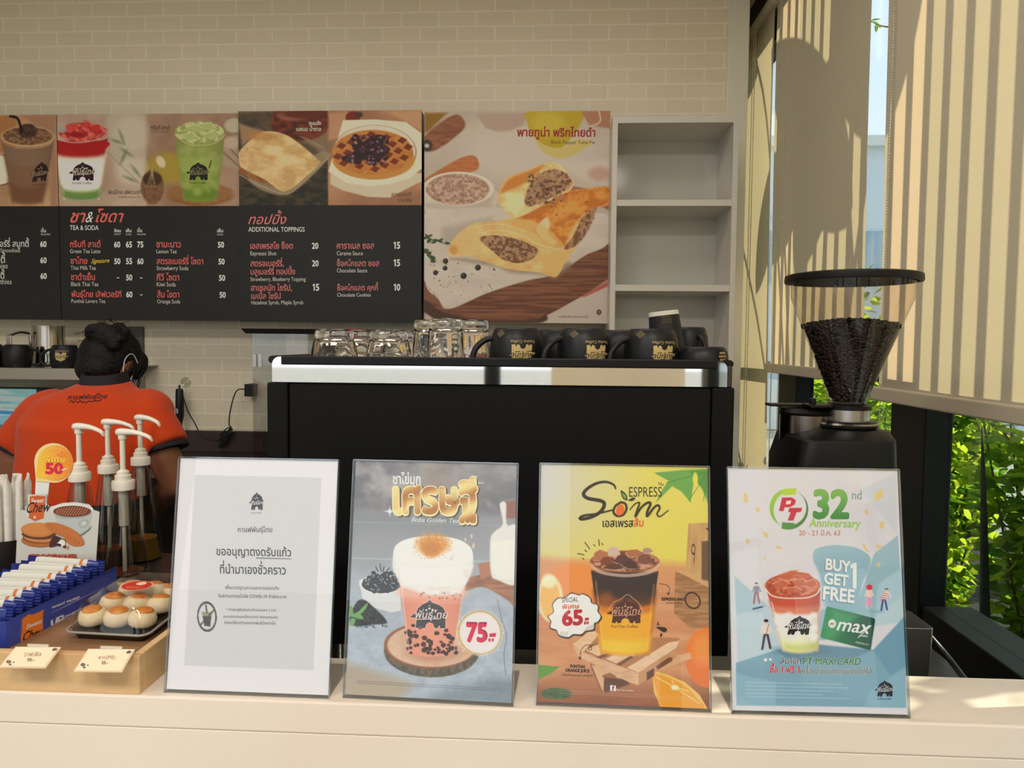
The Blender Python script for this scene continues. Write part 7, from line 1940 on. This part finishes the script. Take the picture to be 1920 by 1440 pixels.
MB().loft([ringxy(0, 0, 0.0, 0.075, 0.05, 28, 4), ringxy(0, 0, 0.05, 0.08, 0.048, 28, 4), ringxy(0, 0, 0.105, 0.072, 0.02, 28, 4), ringxy(0, 0, 0.118, 0.066, 0.004, 28, 4)]).build('pouch', mat('pink_cloth', (186, 70, 92), 0.7), pk, smooth=60)
gp = thing('wall_panel', 'flat dark grey panel fixed to the brick wall behind the head', 'panel', (at(246, 680, y=BW-0.02).x, BW-0.012, at(246, 745, y=BW-0.02).z))
a_ = at(224, 612, y=BW-0.012); b_ = at(268, 745, y=BW-0.012)
MB().box(-(b_.x-a_.x)/2, (b_.x-a_.x)/2, 0, 0.0115, 0, a_.z-b_.z).build('plate', mat('dark_grey_panel', (92, 88, 84), 0.5), gp, bevel=0.001)

# hand frother on a clear hook, its cord and plug
FY = BW-0.050
fr = thing('hand_frother', 'black stick frother hanging on a clear hook on the brick wall, with its coiled cord', 'frother', at(338, 822, y=FY))
fo = Vector(fr.location)
BKP = mat('black_plastic', (20, 20, 21), 0.4)
def fq(px, py, y=FY): return at(px, py, y=y)-fo
ft = fq(338, 722).z
MB().lathe([(0.0001, ft*0.17), (0.0075, ft*0.17), (0.0085, ft*0.28), (0.0155, ft*0.42), (0.0165, ft*0.60), (0.0150, ft*0.88), (0.0125, ft*0.93), (0.0001, ft*0.94)], 24).build('body', BKP, fr, smooth=40)
MB().lathe([(0.0001, 0.0), (0.004, 0.0), (0.006, ft*0.10), (0.0072, ft*0.17), (0.0001, ft*0.17)], 16).build('steel_tip', STEEL, fr, smooth=40)
MB().sphere((-0.003, -0.0155, ft*0.52), 0.006, 14, 8, (0.8, 0.35, 2.0)).build('button', mat('grey_button', (170, 170, 170), 0.3), fr, smooth=180)
MB().tube([(0, 0, ft*0.92), (0, 0, ft*1.0)], 0.004, 8).build('hanging_loop', BKP, fr, smooth=80)
MB().lathe([(0.0001, 0), (0.02, 0), (0.022, 0.002), (0.014, 0.006), (0.0001, 0.007)], 24).build('suction_hook', pane_mat('clear_hook_plastic', (0.9, 0.9, 0.88), 0.05, 1.5, 0.02), fr, smooth=50)
hk_ = fr.children[-1]; hk_.matrix_local = Matrix.Translation((0.002, 0.0495, ft*1.04)) @ Matrix.Rotation(pi/2, 4, 'X')
cpt = [fq(343, 742), fq(352, 770), fq(366, 795), fq(376, 814), fq(395, 825), fq(412, 824), fq(420, 810), fq(431, 812), fq(424, 826), fq(414, 816), fq(428, 802), fq(436, 806), fq(430, 796), fq(431, 775), fq(438, 745), fq(446, 731), fq(458, 730)]
MB().tube(bez(cpt, 7), 0.0024, 7).build('cord', BKP, fr, smooth=80)
mb = MB()
for k in range(5): mb.tube(bez([fq(414+k, 832-k), fq(408+3*k, 838), fq(420+2*k, 822-2*k), fq(434, 800+3*k), fq(424+k, 812), fq(412+2*k, 828)], 6), 0.0022, 6)
mb.build('cord_bundle', BKP, fr, smooth=80)
q0, q1 = fq(460, 743), fq(473, 720); MB().box(q0.x, q1.x+0.003, -0.012, 0.0495, q0.z, q1.z).build('plug', BKP, fr, bevel=0.003)

# clear acrylic case with hinges and a dark tray on top, left of the machine
AY = 2.36
a0 = at(473, 660, y=AY); a1x = at(690, 660, y=AY).x; az = at(520, 626, y=AY).z
case = thing('acrylic_case', 'clear acrylic case with steel hinges on the back counter behind the machine', 'case', (a0.x, AY, 1.0505))
CZ = az-1.0505; cwid = a1x-a0.x
ACR2 = pane_mat('case_acrylic', (0.90, 0.92, 0.93), 0.02, 1.5, 0.015)
MB().box(0, cwid, 0, 0.004, 0, CZ).build('front_panel', ACR2, case)
MB().box(0, 0.004, 0.0041, 0.30, 0, CZ).build('side_panel', ACR2, case)
MB().box(cwid-0.004, cwid, 0.0041, 0.30, 0, CZ).build('side_panel', ACR2, case)
MB().box(0.0041, cwid-0.0041, 0.0041, 0.30, CZ-0.004, CZ).build('top_panel', ACR2, case)
for pyh, m_ in ((676, STEEL), (835, mat('dark_steel_hinge', (70, 60, 54), 0.4, 0.8))):
    zc2 = at(484, pyh, y=AY).z-1.0505
    MB().box(0.002, 0.013, -0.002, -0.0003, zc2-0.020, zc2+0.020).box(0.019, 0.031, -0.002, -0.0003, zc2-0.020, zc2+0.020).tube([(0.016, -0.002, zc2-0.020), (0.016, -0.002, zc2+0.020)], 0.0025, 8).build('hinge', m_, case)
dt = thing('black_tray', 'thin black tray lying on top of the acrylic case under the menu board', 'tray', (a0.x, AY, az+0.0003))
tw0 = at(451, 618, y=AY-0.03).x-a0.x
MB().loft([[(tw0+0.012, -0.02, 0), (cwid, -0.02, 0), (cwid, 0.28, 0), (tw0+0.012, 0.28, 0)], [(tw0, -0.03, 0.016), (cwid+0.01, -0.03, 0.016), (cwid+0.01, 0.29, 0.016), (tw0, 0.29, 0.016)]]).build('tray', mat('black_tray_plastic', (34, 33, 32), 0.4), dt, bevel=0.001)
rj = thing('red_lid_jar', 'small dark jar with a red lid behind the short glasses', 'jar', (at(668, 640, y=1.645).x, 1.645, TRAYZ))
rjh = at(668, 617, y=1.645).z-TRAYZ
MB().lathe([(0.0001, 0), (0.018, 0), (0.018, rjh*0.72), (0.0001, rjh*0.72)], 24).build('jar', mat('dark_jar', (40, 28, 26), 0.25), rj, smooth=40)
MB().lathe([(0.0001, rjh*0.72), (0.020, rjh*0.72), (0.020, rjh), (0.0001, rjh)], 24).build('lid', mat('red_lid', (150, 34, 30), 0.4), rj, smooth=40)
bpy.data.objects.remove(_to_); bpy.data.curves.remove(_tc_)
